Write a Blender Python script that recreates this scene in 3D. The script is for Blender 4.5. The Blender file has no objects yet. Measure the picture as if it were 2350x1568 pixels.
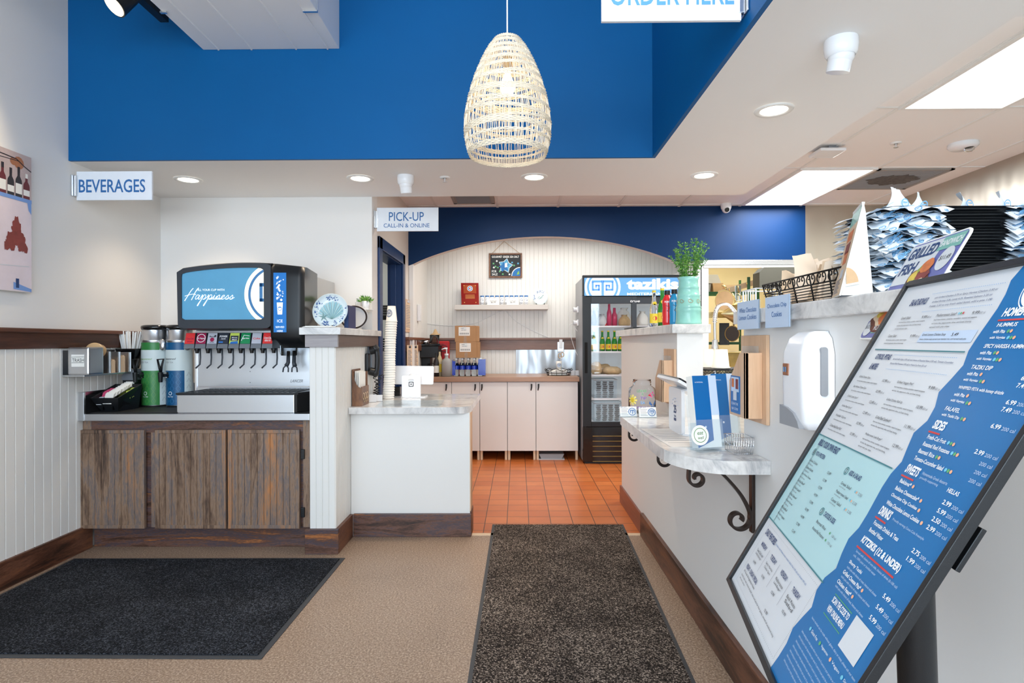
import bpy, bmesh, math, random
from mathutils import Vector, Matrix
random.seed(11)
C = bpy.context.scene.collection
SC = bpy.context.scene
V = Vector
PI = math.pi

# ------------------------------------------------------------------ camera
F = 1350.0; CAMZ = 1.29; YAW = 13 / 1350.0; ROLL = math.radians(.17)
cd = bpy.data.cameras.new('camera'); cd.sensor_width = 36; cd.lens = 36 * F / 2350; cd.shift_y = 2 / 2350
cd.clip_start = .02
cam = bpy.data.objects.new('camera', cd); C.objects.link(cam)
cam.matrix_world = Matrix.Translation((0, 0, CAMZ)) @ Matrix.Rotation(YAW, 4, 'Z') @ Matrix.Rotation(PI / 2, 4, 'X') @ Matrix.Rotation(-ROLL, 4, 'Z')
SC.camera = cam

# ------------------------------------------------------------------ world, lights, exposure
SC.view_settings.view_transform = 'Standard'; SC.view_settings.look = 'None'
SC.view_settings.gamma = 1; SC.view_settings.use_curve_mapping = False
SC.view_settings.exposure = 0.17
cy_ = SC.cycles; cy_.max_bounces = 8; cy_.diffuse_bounces = 4; cy_.glossy_bounces = 4; cy_.transmission_bounces = 8; cy_.transparent_max_bounces = 12
cy_.caustics_refractive = False
w = bpy.data.worlds.new('world'); SC.world = w; w.use_nodes = True
w.node_tree.nodes['Background'].inputs[0].default_value = (.75, .87, 1, 1)
w.node_tree.nodes['Background'].inputs[1].default_value = 1.2


def area(loc, rot, sx, sy, power, col=(1, 1, 1), spread=PI, name='area_light'):
    l = bpy.data.lights.new(name, 'AREA'); l.shape = 'RECTANGLE'; l.size = sx; l.size_y = sy
    l.energy = power; l.color = col; l.spread = spread
    o = bpy.data.objects.new(name, l); C.objects.link(o); o.location = loc; o.rotation_euler = rot
    return o


# daylight through the three shop windows behind the camera and the two in the near part of the left wall
DAY = (.66, .84, 1)
for wx in (-1.9, -.2, 1.5):
    area((wx, -3.45, 1.55), (PI / 2, 0, 0), 1.4, 2.2, 74, DAY, name='window_daylight')
for wy in (-2.3, -.7):
    area((-2.66, wy, 1.6), (0, -PI / 2, 0), 1.9, 1.3, 16, DAY, name='window_daylight')
# added fill points behind the camera, there to brighten the side walls
for lx, ly, lz in ((-.2, -1.5, 2.35), (.52, -.8, 2.35), (.3, -.3, 2.9)):
    l = bpy.data.lights.new('added_fill', 'POINT'); l.energy = 32 if lz < 2.5 else 66; l.color = (1, .95, .88); l.shadow_soft_size = .16
    o = bpy.data.objects.new('added_fill', l); C.objects.link(o); o.location = (lx, ly, lz)
# fluorescent ceiling panels of the kitchen
TROFF = [(2.54, 2.86), (2.54, 5.27)]
for tx_, ty_ in TROFF:
    area((tx_, ty_, 2.628), (0, 0, 0), .56, 1.16, 40, (.95, .985, 1), name='troffer_light')
# lamps over the service room behind the arch and the dish room; added fill brightens the store room
area((.3, 6.45, 2.55), (0, 0, 0), 1.8, .5, 20, (1, .95, .87), name='service_room_lamp')
area((2.5, 6.9, 2.55), (0, 0, 0), .8, .8, 22, (1, .9, .62), name='dish_room_lamp')
area((-1.9, 5.9, 2.5), (0, 0, 0), .5, .9, 10, (.9, 1, .97), name='store_room_fill')
area((.3, 5.2, 2.6), (0, 0, 0), 1.4, .3, 10, (1, .94, .86), name='pass_lamp')


# ------------------------------------------------------------------ measuring: a pixel of the photograph on a plane of the room
def ray(px, py):
    dx, dy = px - 1175, 784 - py
    x = dx * math.cos(ROLL) + dy * math.sin(ROLL); z = -dx * math.sin(ROLL) + dy * math.cos(ROLL) + 2
    return V((x * math.cos(YAW) - F * math.sin(YAW), x * math.sin(YAW) + F * math.cos(YAW), z))


def P(px, py, X=None, Y=None, Z=None):
    d = ray(px, py)
    t = X / d.x if X is not None else Y / d.y if Y is not None else (Z - CAMZ) / d.z
    return V((0, 0, CAMZ)) + d * t


# ------------------------------------------------------------------ materials
def C8(r, g, b):
    f = lambda c: (c / 255 / 12.92) if c / 255 <= .04045 else ((c / 255 + .055) / 1.055) ** 2.4
    return (f(r), f(g), f(b), 1)


m = {}


def newmat(name):
    a = bpy.data.materials.new(name); a.use_nodes = True
    nt = a.node_tree; b = nt.nodes['Principled BSDF']; m[name] = a
    return a, nt, b


def tex_coord(nt, scale=(1, 1, 1), rot=(0, 0, 0)):
    tc = nt.nodes.new('ShaderNodeTexCoord'); mp = nt.nodes.new('ShaderNodeMapping')
    mp.inputs['Scale'].default_value = scale; mp.inputs['Rotation'].default_value = rot
    nt.links.new(tc.outputs['Object'], mp.inputs['Vector'])
    return mp.outputs['Vector']


def noise(nt, vec, scale, detail=4, rough=.5, dist=0):
    n = nt.nodes.new('ShaderNodeTexNoise'); n.inputs['Scale'].default_value = scale
    n.inputs['Detail'].default_value = detail; n.inputs['Roughness'].default_value = rough
    n.inputs['Distortion'].default_value = dist
    if vec is not None: nt.links.new(vec, n.inputs['Vector'])
    return n.outputs['Fac']


def ramp(nt, fac, stops):
    r = nt.nodes.new('ShaderNodeValToRGB'); e = r.color_ramp.elements
    while len(e) < len(stops): e.new(.5)
    for k, (p, c) in enumerate(stops): e[k].position = p; e[k].color = c
    nt.links.new(fac, r.inputs['Fac']); return r.outputs['Color']


def bump(nt, b, fac, strength, dist=.002):
    n = nt.nodes.new('ShaderNodeBump'); n.inputs['Strength'].default_value = strength; n.inputs['Distance'].default_value = dist
    nt.links.new(fac, n.inputs['Height']); nt.links.new(n.outputs['Normal'], b.inputs['Normal'])


def S(name, col, rough=.5, metal=0, bumpy=0, bscale=200, coat=0, vary=0, vscale=3, emit=0, trans=0, ior=1.45, alpha=1):
    a, nt, b = newmat(name)
    b.inputs['Base Color'].default_value = col; b.inputs['Roughness'].default_value = rough
    b.inputs['Metallic'].default_value = metal; b.inputs['IOR'].default_value = ior
    b.inputs['Coat Weight'].default_value = coat; b.inputs['Coat Roughness'].default_value = .1
    b.inputs['Transmission Weight'].default_value = trans; b.inputs['Alpha'].default_value = alpha
    if emit:
        b.inputs['Emission Color'].default_value = col; b.inputs['Emission Strength'].default_value = emit
    vec = None
    if vary or bumpy: vec = tex_coord(nt)
    if vary:
        f = noise(nt, vec, vscale, 5, .6)
        d = tuple(c * (1 - vary) for c in col[:3]) + (1,); u = tuple(min(1, c * (1 + vary * .6)) for c in col[:3]) + (1,)
        nt.links.new(ramp(nt, f, [(.3, d), (.7, u)]), b.inputs['Base Color'])
    if bumpy: bump(nt, b, noise(nt, vec, bscale, 3), bumpy)
    return a


def wood(name, stops, axis, rough=.45, scale=5, stretch=.07, fine=.25, spec=.5):
    a, nt, b = newmat(name)
    sc = [1, 1, 1]; sc[axis] = stretch
    vec = tex_coord(nt, sc)
    big = noise(nt, vec, scale, 6, .62, .8); gr = noise(nt, vec, scale * 22, 4, .6)
    mx = nt.nodes.new('ShaderNodeMix'); mx.data_type = 'FLOAT'; mx.inputs[0].default_value = fine
    nt.links.new(big, mx.inputs[2]); nt.links.new(gr, mx.inputs[3])
    nt.links.new(ramp(nt, mx.outputs[0], stops), b.inputs['Base Color'])
    b.inputs['Roughness'].default_value = rough; b.inputs['Specular IOR Level'].default_value = spec
    bump(nt, b, gr, .25, .001)
    return a


def steel(name, col=(.62, .63, .65, 1), rough=.3, axis=2, st=.02, b_=.04, wavy=0):
    a, nt, b = newmat(name)
    b.inputs['Metallic'].default_value = 1; b.inputs['Base Color'].default_value = col; b.inputs['Roughness'].default_value = rough
    sc = [1, 1, 1]; sc[axis] = st
    f = noise(nt, tex_coord(nt, sc), 90, 3)
    if wavy:
        f2 = noise(nt, tex_coord(nt, (1, 1, .35)), 3.2, 2)
        n1 = nt.nodes.new('ShaderNodeBump'); n1.inputs['Strength'].default_value = 1; n1.inputs['Distance'].default_value = wavy
        nt.links.new(f2, n1.inputs['Height'])
        n2 = nt.nodes.new('ShaderNodeBump'); n2.inputs['Strength'].default_value = b_; n2.inputs['Distance'].default_value = .001
        nt.links.new(f, n2.inputs['Height']); nt.links.new(n1.outputs['Normal'], n2.inputs['Normal'])
        nt.links.new(n2.outputs['Normal'], b.inputs['Normal'])
    else: bump(nt, b, f, b_, .001)
    return a


S('plaster', C8(233, 231, 228), .62, bumpy=.05, bscale=120)
S('plaster_warm', C8(225, 219, 212), .62, bumpy=.05, bscale=120)
S('ceiling_white', C8(240, 239, 238), .7, bumpy=.05, bscale=150)
S('ceiling_tile', C8(244, 243, 242), .55, bumpy=.06, bscale=90)
S('bead_white', C8(231, 229, 224), .45, bumpy=.03, bscale=60)
S('blue_paint', C8(0, 90, 150), .5, bumpy=.08, bscale=240, vary=.06, vscale=1.2)
S('blue_paint_dark', C8(6, 46, 90), .45, bumpy=.07, bscale=200)  # darker version of the upper wall blue, used on the header
S('door_navy', C8(8, 48, 98), .35, bumpy=.04)
for k_ in ('blue_paint', 'blue_paint_dark'): m[k_].node_tree.nodes['Principled BSDF'].inputs['Specular IOR Level'].default_value = .22
S('cream_wall', C8(240, 232, 205), .5)
S('white_lam', C8(232, 230, 226), .32)
S('white_trim', C8(236, 236, 234), .4)
S('white_plastic', C8(236, 237, 240), .25, coat=.3)
S('matte_white', C8(238, 238, 236), .6)
S('paper', C8(238, 236, 230), .75)
S('paper_grey', C8(205, 208, 212), .75)
S('paper_tan', C8(222, 196, 166), .8)
S('pouch_paper', C8(234, 214, 192), .8)
S('kraft', C8(204, 170, 132), .75, vary=.1, vscale=12)
S('cardboard', C8(178, 135, 94), .75, vary=.06, vscale=10)
S('black_plastic', C8(22, 24, 27), .38, bumpy=.1, bscale=700)
S('black_gloss', C8(14, 15, 17), .16, coat=.4)
S('charcoal', C8(52, 57, 64), .42, bumpy=.1, bscale=800)
S('grey_plastic', C8(112, 117, 124), .45)
S('mid_grey', C8(150, 153, 158), .45)
S('light_grey', C8(196, 198, 202), .5)
S('dull_black', C8(26, 27, 29), .6)
S('mat_edge', C8(62, 64, 67), .55)
S('dark_void', C8(16, 16, 17), .9)
S('chrome', (.8, .8, .82, 1), .12, 1)
S('aluminium', (.74, .76, .78, 1), .28, 1)
S('iron', C8(54, 44, 40), .4, .6, bumpy=.15, bscale=120)
S('wire_black', C8(28, 25, 24), .45, .5)
S('wire_white', C8(236, 236, 236), .4)
S('green_wire', C8(30, 84, 52), .45)
S('brass', C8(196, 160, 96), .3, 1)
S('rattan', C8(240, 227, 204), .75, vary=.12, vscale=30)
S('bulb', (1, .83, .58, 1), .3, emit=7)
S('down_glow', (1, .90, .75, 1), .3, emit=9)
S('spot_glow', (1, .80, .5, 1), .3, emit=12)
S('troffer_glow', (1, .985, .96, 1), .3, emit=1.9)
S('sign_white', C8(233, 238, 245), .5, vary=.04, vscale=7)
S('ink_blue', C8(44, 106, 168), .5)
S('ink_sky', C8(94, 160, 214), .5)
S('ink_navy', C8(34, 62, 112), .5)
S('ink_dark', C8(54, 56, 62), .6)
S('ink_grey', C8(128, 132, 140), .6)
S('ink_white', C8(244, 246, 248), .5)
S('ink_red', C8(206, 66, 66), .5)
S('brand_blue', C8(10, 100, 166), .4)
S('fridge_sign', C8(104, 168, 226), .4, emit=.35)
S('fridge_sign_white', C8(250, 250, 250), .4, emit=.45)
S('display_blue', C8(88, 154, 190), .35, emit=.22, vary=.1, vscale=4)
S('display_cream', C8(250, 244, 214), .4, emit=.55)
S('display_white', C8(250, 252, 255), .4, emit=.6)
S('display_deep', C8(62, 118, 168), .4, emit=.2)
S('ice_blue', C8(8, 112, 190), .35, emit=.15)
S('poster_white', C8(212, 216, 220), .35)
S('poster_blue', C8(12, 108, 170), .35, vary=.05, vscale=4)
S('poster_mint', C8(176, 214, 218), .35)
S('poster_pale', C8(196, 214, 236), .4)
S('teal_line', C8(66, 128, 136), .5)
S('dot_green', C8(96, 170, 112), .5)
S('dot_peach', C8(240, 176, 140), .5)
S('dot_cyan', C8(116, 196, 220), .5)
S('red', C8(206, 32, 38), .4)
S('coke_red', C8(226, 52, 52), .35)
S('maroon', C8(158, 24, 74), .35)
S('silver_label', C8(186, 190, 202), .35)
S('dark_label', C8(44, 52, 66), .35)
S('yellow', C8(236, 204, 58), .45)
S('lime', C8(204, 222, 96), .45)
S('sprite_green', C8(12, 140, 84), .35)
S('label_blue', C8(38, 112, 190), .4)
S('tea_green', C8(54, 132, 66), .35, vary=.12, vscale=18)
S('tea_blue', C8(18, 88, 136), .35, vary=.12, vscale=18)
S('tea_pale', C8(214, 226, 226), .45)
S('tan_plastic', C8(196, 164, 122), .35)
S('wine', C8(104, 40, 44), .5)
S('bottle_dark', C8(44, 38, 40), .4)
S('print_stone', C8(188, 170, 168), .6, vary=.16, vscale=9)
S('print_wall', C8(226, 212, 218), .6, vary=.06, vscale=9)
S('print_rust', C8(166, 110, 78), .6, vary=.15, vscale=20)
S('leaf_red', C8(136, 60, 54), .6, vary=.22, vscale=24)
S('print_blue', C8(120, 156, 214), .6)
S('leaf_green', C8(74, 130, 52), .55, vary=.3, vscale=30)
S('leaf_light', C8(134, 182, 84), .55, vary=.25, vscale=30)
S('vase_aqua', C8(140, 200, 188), .28, vary=.14, vscale=14, coat=.3)
S('vase_line', C8(150, 150, 122), .5)
S('glass', (1, 1, 1, 1), .02, trans=1, ior=1.2)
S('clear_plastic', (.94, .97, 1, 1), .08, trans=1, ior=1.15)
S('green_glass', C8(70, 176, 74), .08, trans=.75, ior=1.3)
S('red_drink', C8(218, 38, 42), .2, coat=.4)
S('blue_drink', C8(26, 138, 190), .2, coat=.4)
S('pale_sauce', C8(226, 206, 164), .5)
S('frosted', C8(206, 208, 206), .35, trans=.45, ior=1.2)
S('cup_white', C8(240, 236, 228), .45)
S('navy_box', C8(34, 38, 92), .5)
S('plate_white', C8(222, 234, 236), .2, coat=.4)
S('plate_blue', C8(52, 92, 156), .35)
S('plate_aqua', C8(150, 196, 206), .3)
S('plate_grey', C8(116, 150, 150), .35)
S('plaque_red', C8(140, 30, 22), .22, coat=.6)
S('plaque_gold', C8(176, 82, 46), .28, .3)
S('gold_ink', C8(226, 176, 96), .4)
S('chalk_black', C8(42, 48, 52), .7)
S('chalk_white', C8(240, 242, 240), .7)
S('chalk_blue', C8(92, 166, 206), .7)
S('chalk_deep', C8(44, 112, 176), .7)
S('shelf_grey', C8(206, 200, 194), .5)
S('water_blue', C8(24, 56, 176), .25, coat=.5)
S('pink', C8(214, 78, 116), .3)
S('bread', C8(206, 176, 132), .75, vary=.2, vscale=30)
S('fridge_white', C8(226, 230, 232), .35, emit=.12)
S('flower_yellow', C8(240, 224, 120), .5)
S('flower_pink', C8(222, 96, 150), .5)
S('flower_purple', C8(128, 84, 170), .5)
S('butterfly', C8(70, 112, 172), .5)
S('food_orange', C8(214, 120, 66), .6, vary=.25, vscale=60)
S('food_yellow', C8(226, 198, 86), .6, vary=.2, vscale=60)
S('food_green', C8(150, 172, 70), .6, vary=.25, vscale=60)
S('food_brown', C8(112, 64, 48), .6, vary=.25, vscale=60)
S('menu_purple', C8(104, 108, 172), .4, vary=.1, vscale=40)
S('menu_green', C8(124, 182, 170), .4)
S('canvas_dark', C8(78, 76, 66), .7, bumpy=.1)
S('pan_bronze', C8(142, 116, 62), .4, .5, vary=.25, vscale=14)
S('gold_steel', C8(206, 190, 146), .28, 1)
S('liner_white', C8(226, 234, 242), .7)
S('liner_blue', C8(112, 170, 212), .7)
S('bounce_floor', C8(205, 203, 200), .5)
S('dust', C8(96, 95, 93), .9, vary=.4, vscale=40)
S('vent_grey', C8(158, 156, 152), .6)
S('amber_glass', C8(150, 96, 66), .3)
S('mesh_black', C8(24, 25, 28), .4, .4)
S('olive', C8(150, 150, 70), .5)
steel('steel_h', axis=0, rough=.26)
steel('steel_v', axis=2, rough=.3)
steel('steel_dull', col=(.55, .54, .53, 1), axis=2, rough=.42, b_=.08)
steel('steel_wavy', col=(.52, .55, .58, 1), axis=2, rough=.38, wavy=.09)
steel('steel_kitchen', col=(.52, .47, .40, 1), axis=0, rough=.36, wavy=.02)
wood('stain_h', [(.36, C8(36, 24, 20)), (.44, C8(80, 52, 40)), (.49, C8(110, 76, 62)), (.53, C8(66, 60, 70)), (.58, C8(92, 60, 46)), (.66, C8(172, 106, 54))], 0, scale=13, stretch=.13)
wood('stain_y', [(.36, C8(42, 25, 18)), (.46, C8(84, 50, 34)), (.54, C8(108, 70, 52)), (.66, C8(140, 86, 48))], 1, scale=13, stretch=.13)
wood('stain_v', [(.35, C8(48, 34, 28)), (.43, C8(106, 82, 66)), (.50, C8(146, 118, 96)), (.54, C8(104, 96, 96)), (.59, C8(140, 112, 92)), (.67, C8(184, 122, 72))], 2, scale=7, stretch=.12)
wood('rail_y', [(.30, C8(66, 38, 26)), (.52, C8(110, 66, 44)), (.75, C8(138, 88, 58))], 1, rough=.35)
wood('rail_x', [(.30, C8(96, 68, 58)), (.52, C8(132, 98, 84)), (.75, C8(164, 134, 118))], 0, rough=.4)
wood('frieze_grey', [(.30, C8(116, 108, 110)), (.52, C8(156, 150, 152)), (.75, C8(180, 174, 174))], 0, rough=.45)
wood('frieze_brown', [(.30, C8(88, 68, 60)), (.52, C8(112, 88, 76)), (.75, C8(128, 104, 92))], 1, rough=.45)
wood('maple', [(.30, C8(190, 148, 112)), (.52, C8(216, 178, 144)), (.75, C8(232, 200, 168))], 2, rough=.5, scale=7)
wood('walnut', [(.30, C8(60, 38, 24)), (.50, C8(112, 72, 44)), (.75, C8(150, 104, 66))], 2, rough=.4, scale=14, stretch=.5)
wood('counter_brown', [(.30, C8(146, 108, 84)), (.52, C8(172, 134, 106)), (.75, C8(188, 152, 124))], 0, rough=.35)
wood('brick_red', [(.30, C8(112, 58, 42)), (.52, C8(146, 84, 62)), (.75, C8(166, 104, 78))], 1, rough=.4)


def marble(name):
    a, nt, b = newmat(name)
    vec = tex_coord(nt, (1, 1, 1), (.3, .2, .7))
    f = noise(nt, vec, 7, 9, .68, 1.6); g = noise(nt, vec, 2.2, 5, .6, .5)
    mx = nt.nodes.new('ShaderNodeMix'); mx.data_type = 'FLOAT'; mx.inputs[0].default_value = .4
    nt.links.new(f, mx.inputs[2]); nt.links.new(g, mx.inputs[3])
    nt.links.new(ramp(nt, mx.outputs[0], [(.36, C8(166, 166, 168)), (.46, C8(208, 206, 204)), (.56, C8(228, 226, 223)), (.7, C8(214, 210, 205))]), b.inputs['Base Color'])
    b.inputs['Roughness'].default_value = .14


marble('marble')

a, nt, b = newmat('concrete')
vec = tex_coord(nt)
f = noise(nt, vec, 1.1, 6, .65, .4)
c1 = ramp(nt, f, [(.25, C8(118, 94, 74)), (.5, C8(154, 128, 106)), (.75, C8(170, 145, 122))])
sp = noise(nt, vec, 120, 4, .8)
c2 = ramp(nt, sp, [(.38, C8(66, 50, 40)), (.5, C8(148, 124, 104)), (.62, C8(224, 204, 182))])
mx = nt.nodes.new('ShaderNodeMix'); mx.data_type = 'RGBA'; mx.inputs[0].default_value = .55
nt.links.new(c1, mx.inputs[6]); nt.links.new(c2, mx.inputs[7]); nt.links.new(mx.outputs[2], b.inputs['Base Color'])
b.inputs['Roughness'].default_value = .38; bump(nt, b, sp, .08, .001)

a, nt, b = newmat('quarry_tile')
tc = nt.nodes.new('ShaderNodeTexCoord'); mp = nt.nodes.new('ShaderNodeMapping')
mp.inputs['Location'].default_value = (.0806, -4.348 + .157 * 40, 0)
nt.links.new(tc.outputs['Object'], mp.inputs['Vector'])
br = nt.nodes.new('ShaderNodeTexBrick'); br.offset = 0; br.squash = 1
for k, v_ in (('Scale', 1), ('Mortar Size', .0028), ('Mortar Smooth', .1), ('Bias', 0), ('Brick Width', .157), ('Row Height', .157)): br.inputs[k].default_value = v_
br.inputs['Color1'].default_value = C8(216, 126, 66); br.inputs['Color2'].default_value = C8(200, 108, 52); br.inputs['Mortar'].default_value = C8(84, 58, 44)
nt.links.new(mp.outputs['Vector'], br.inputs['Vector'])
f = noise(nt, mp.outputs['Vector'], 3, 5, .6)
mx = nt.nodes.new('ShaderNodeMix'); mx.data_type = 'RGBA'; mx.blend_type = 'MULTIPLY'; mx.inputs[0].default_value = 1
nt.links.new(br.outputs['Color'], mx.inputs[6]); nt.links.new(ramp(nt, f, [(.3, (.8, .76, .72, 1)), (.7, (1.0, 1.0, 1.0, 1))]), mx.inputs[7])
nt.links.new(mx.outputs[2], b.inputs['Base Color']); b.inputs['Roughness'].default_value = .33
inv = nt.nodes.new('ShaderNodeMath'); inv.operation = 'SUBTRACT'; inv.inputs[0].default_value = 1; nt.links.new(br.outputs['Fac'], inv.inputs[1])
bump(nt, b, inv.outputs[0], .5, .003)


def matmat(name, lo, mid, hi, scale):
    a, nt, b = newmat(name)
    vec = tex_coord(nt); f = noise(nt, vec, scale, 4, .75); g = noise(nt, vec, 2.5, 4, .6)
    mx = nt.nodes.new('ShaderNodeMix'); mx.data_type = 'FLOAT'; mx.inputs[0].default_value = .13
    nt.links.new(f, mx.inputs[2]); nt.links.new(g, mx.inputs[3])
    nt.links.new(ramp(nt, mx.outputs[0], [(.40, lo), (.52, mid), (.60, hi)]), b.inputs['Base Color'])
    b.inputs['Roughness'].default_value = .95; b.inputs['Specular IOR Level'].default_value = .15
    bump(nt, b, f, .9, .006)


matmat('mat_black', C8(10, 11, 14), C8(30, 32, 37), C8(88, 92, 100), 150)
matmat('mat_brown', C8(20, 17, 16), C8(60, 51, 46), C8(190, 174, 160), 150)

a, nt, b = newmat('pane')
tr = nt.nodes.new('ShaderNodeBsdfTransparent'); gl = nt.nodes.new('ShaderNodeBsdfGlossy'); gl.inputs['Roughness'].default_value = .03
ms = nt.nodes.new('ShaderNodeMixShader'); ms.inputs[0].default_value = .07
nt.links.new(tr.outputs[0], ms.inputs[1]); nt.links.new(gl.outputs[0], ms.inputs[2]); nt.links.new(ms.outputs[0], nt.nodes['Material Output'].inputs['Surface'])
a, nt, b = newmat('acrylic')
tr = nt.nodes.new('ShaderNodeBsdfTransparent'); tr.inputs['Color'].default_value = (.93, .96, .98, 1)
ms = nt.nodes.new('ShaderNodeMixShader'); ms.inputs[0].default_value = .08
b.inputs['Base Color'].default_value = (.9, .94, .97, 1); b.inputs['Roughness'].default_value = .06
nt.links.new(tr.outputs[0], ms.inputs[1]); nt.links.new(b.outputs[0], ms.inputs[2]); nt.links.new(ms.outputs[0], nt.nodes['Material Output'].inputs['Surface'])

# ------------------------------------------------------------------ mesh builder
_TC = {}


def tmesh(s, bold):
    k = (s, bold)
    if k not in _TC:
        cu = bpy.data.curves.new('t', 'FONT'); cu.body = s; cu.size = 1; cu.offset = bold; cu.resolution_u = 3
        ob = bpy.data.objects.new('t', cu); me = bpy.data.meshes.new_from_object(ob)
        vs = [(v.co.x, v.co.y) for v in me.vertices]; fs = [tuple(p.vertices) for p in me.polygons]
        bpy.data.objects.remove(ob); bpy.data.curves.remove(cu); bpy.data.meshes.remove(me)
        if not vs: vs = [(0, 0)]; fs = []
        xs = [q[0] for q in vs]; ys = [q[1] for q in vs]
        _TC[k] = (vs, fs, min(xs), min(ys), max(xs), max(ys))
    return _TC[k]


class Fr:
    """a flat frame in space: (u, v, h) -> point, h along the normal"""
    def __init__(s, o, u, v):
        s.o = V(o); s.u = V(u).normalized(); s.v = V(v).normalized(); s.n = s.u.cross(s.v)
    def __call__(s, u, v, h=0): return s.o + s.u * u + s.v * v + s.n * h


class Cy:
    """a frame wrapped round a vertical cylinder, u is arc length from the side that faces angle a0"""
    def __init__(s, c, r, a0=-PI / 2, taper=0): s.c = V(c); s.r = r; s.a0 = a0; s.t = taper
    def __call__(s, u, v, h=0):
        r = s.r + s.t * v; a = s.a0 + u / s.r
        return s.c + V(((r + h) * math.cos(a), (r + h) * math.sin(a), v))


class MB:
    def __init__(s): s.v = []; s.f = []; s.m = []; s.sm = []; s.ms = []; s.M = None
    def mi(s, n):
        if n not in s.ms: s.ms.append(n)
        return s.ms.index(n)
    def add(s, vs, fs, mat, smooth=False):
        k = len(s.v); i = s.mi(mat)
        for p in vs: s.v.append(s.M @ V(p) if s.M else V(p))
        for f in fs: s.f.append([k + j for j in f]); s.m.append(i); s.sm.append(smooth)
        return s
    def box(s, x0, y0, z0, x1, y1, z1, mat, bev=0):
        return s.fbox(Fr((0, 0, 0), (1, 0, 0), (0, 1, 0)), x0, y0, z0, x1, y1, z1, mat, bev)
    def fbox(s, fr, x0, y0, z0, x1, y1, z1, mat, bev=0):
        x0, x1 = min(x0, x1), max(x0, x1); y0, y1 = min(y0, y1), max(y0, y1); z0, z1 = min(z0, z1), max(z0, z1)
        if not bev:
            vs = [fr(x, y, z) for z in (z0, z1) for x, y in ((x0, y0), (x1, y0), (x1, y1), (x0, y1))]
            return s.add(vs, [(3, 2, 1, 0), (4, 5, 6, 7), (0, 1, 5, 4), (1, 2, 6, 5), (2, 3, 7, 6), (3, 0, 4, 7)], mat)
        bev = min(bev, (x1 - x0) * .49, (y1 - y0) * .49, (z1 - z0) * .49)
        bm = bmesh.new()
        vs = [bm.verts.new((x, y, z)) for z in (z0, z1) for x, y in ((x0, y0), (x1, y0), (x1, y1), (x0, y1))]
        for f in [(3, 2, 1, 0), (4, 5, 6, 7), (0, 1, 5, 4), (1, 2, 6, 5), (2, 3, 7, 6), (3, 0, 4, 7)]: bm.faces.new([vs[i] for i in f])
        bmesh.ops.bevel(bm, geom=bm.edges[:], offset=bev, segments=2, affect='EDGES', profile=.6)
        bm.verts.index_update()
        out = [fr(*v.co) for v in bm.verts]; fs = [[v.index for v in f.verts] for f in bm.faces]
        bm.free(); return s.add(out, fs, mat)
    def cyl(s, p0, p1, r0, r1, mat, n=24, caps=True, smooth=True):
        p0, p1 = V(p0), V(p1); d = (p1 - p0).normalized(); a = d.orthogonal().normalized(); b = d.cross(a)
        vs = []
        for p, r in ((p0, r0), (p1, r1)):
            for k in range(n): vs.append(p + (a * math.cos(2 * PI * k / n) + b * math.sin(2 * PI * k / n)) * r)
        s.add(vs, [(k, (k + 1) % n, n + (k + 1) % n, n + k) for k in range(n)], mat, smooth)
        if caps: s.add(vs[:n], [list(range(n))[::-1]], mat); s.add(vs[n:], [list(range(n))], mat)
        return s
    def lathe(s, c, prof, mat, n=28, smooth=True, sx=1, sy=1, axis='z'):
        c = V(c); vs = []; fs = []
        for r, z in prof:
            for k in range(n):
                a = 2 * PI * k / n; x, y = r * sx * math.cos(a), r * sy * math.sin(a)
                vs.append(c + (V((x, y, z)) if axis == 'z' else V((x, -z, y)) if axis == 'y' else V((z, x, y))))
        for i in range(len(prof) - 1):
            for k in range(n): fs.append((i * n + k, i * n + (k + 1) % n, (i + 1) * n + (k + 1) % n, (i + 1) * n + k))
        return s.add(vs, fs, mat, smooth)
    def ball(s, c, r, mat, n=14, sz=1): return s.lathe(c, [(max(1e-4, r * math.sin(PI * k / 8)), -r * sz * math.cos(PI * k / 8)) for k in range(9)], mat, n)
    def tube(s, pts, r, mat, n=7, closed=False, smooth=True, flat=1):
        pts = [V(p) for p in pts]; L = len(pts); rs = r if isinstance(r, (list, tuple)) else [r] * L
        vs = []; prev = None
        for i, p in enumerate(pts):
            q0 = pts[(i - 1) % L] if closed or i else p; q1 = pts[(i + 1) % L] if closed or i < L - 1 else p
            d = (q1 - q0)
            d = d.normalized() if d.length > 1e-9 else V((0, 0, 1))
            if prev is None: a = d.orthogonal().normalized()
            else:
                a = prev - d * prev.dot(d); a = a.normalized() if a.length > 1e-6 else d.orthogonal().normalized()
            prev = a; b = d.cross(a)
            for k in range(n): vs.append(p + (a * math.cos(2 * PI * k / n) + b * flat * math.sin(2 * PI * k / n)) * rs[i])
        fs = []
        for i in range(L if closed else L - 1):
            j = (i + 1) % L
            for k in range(n): fs.append((i * n + k, i * n + (k + 1) % n, j * n + (k + 1) % n, j * n + k))
        if not closed: fs += [list(range(n))[::-1], [(L - 1) * n + k for k in range(n)]]
        return s.add(vs, fs, mat, smooth)
    def prism(s, fr, poly, h0, h1, mat, side=None):
        n = len(poly); ar = sum(poly[i][0] * poly[(i + 1) % n][1] - poly[(i + 1) % n][0] * poly[i][1] for i in range(n))
        if ar < 0: poly = poly[::-1]
        vs = [fr(x, y, h0) for x, y in poly] + [fr(x, y, h1) for x, y in poly]
        s.add(vs, [list(range(n))[::-1], list(range(n, 2 * n))], mat)
        return s.add(vs, [(k, (k + 1) % n, n + (k + 1) % n, n + k) for k in range(n)], side or mat)
    def poly(s, fr, pts, mat, h=.0008): return s.add([fr(x, y, h) for x, y in pts], [list(range(len(pts)))], mat)
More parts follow.
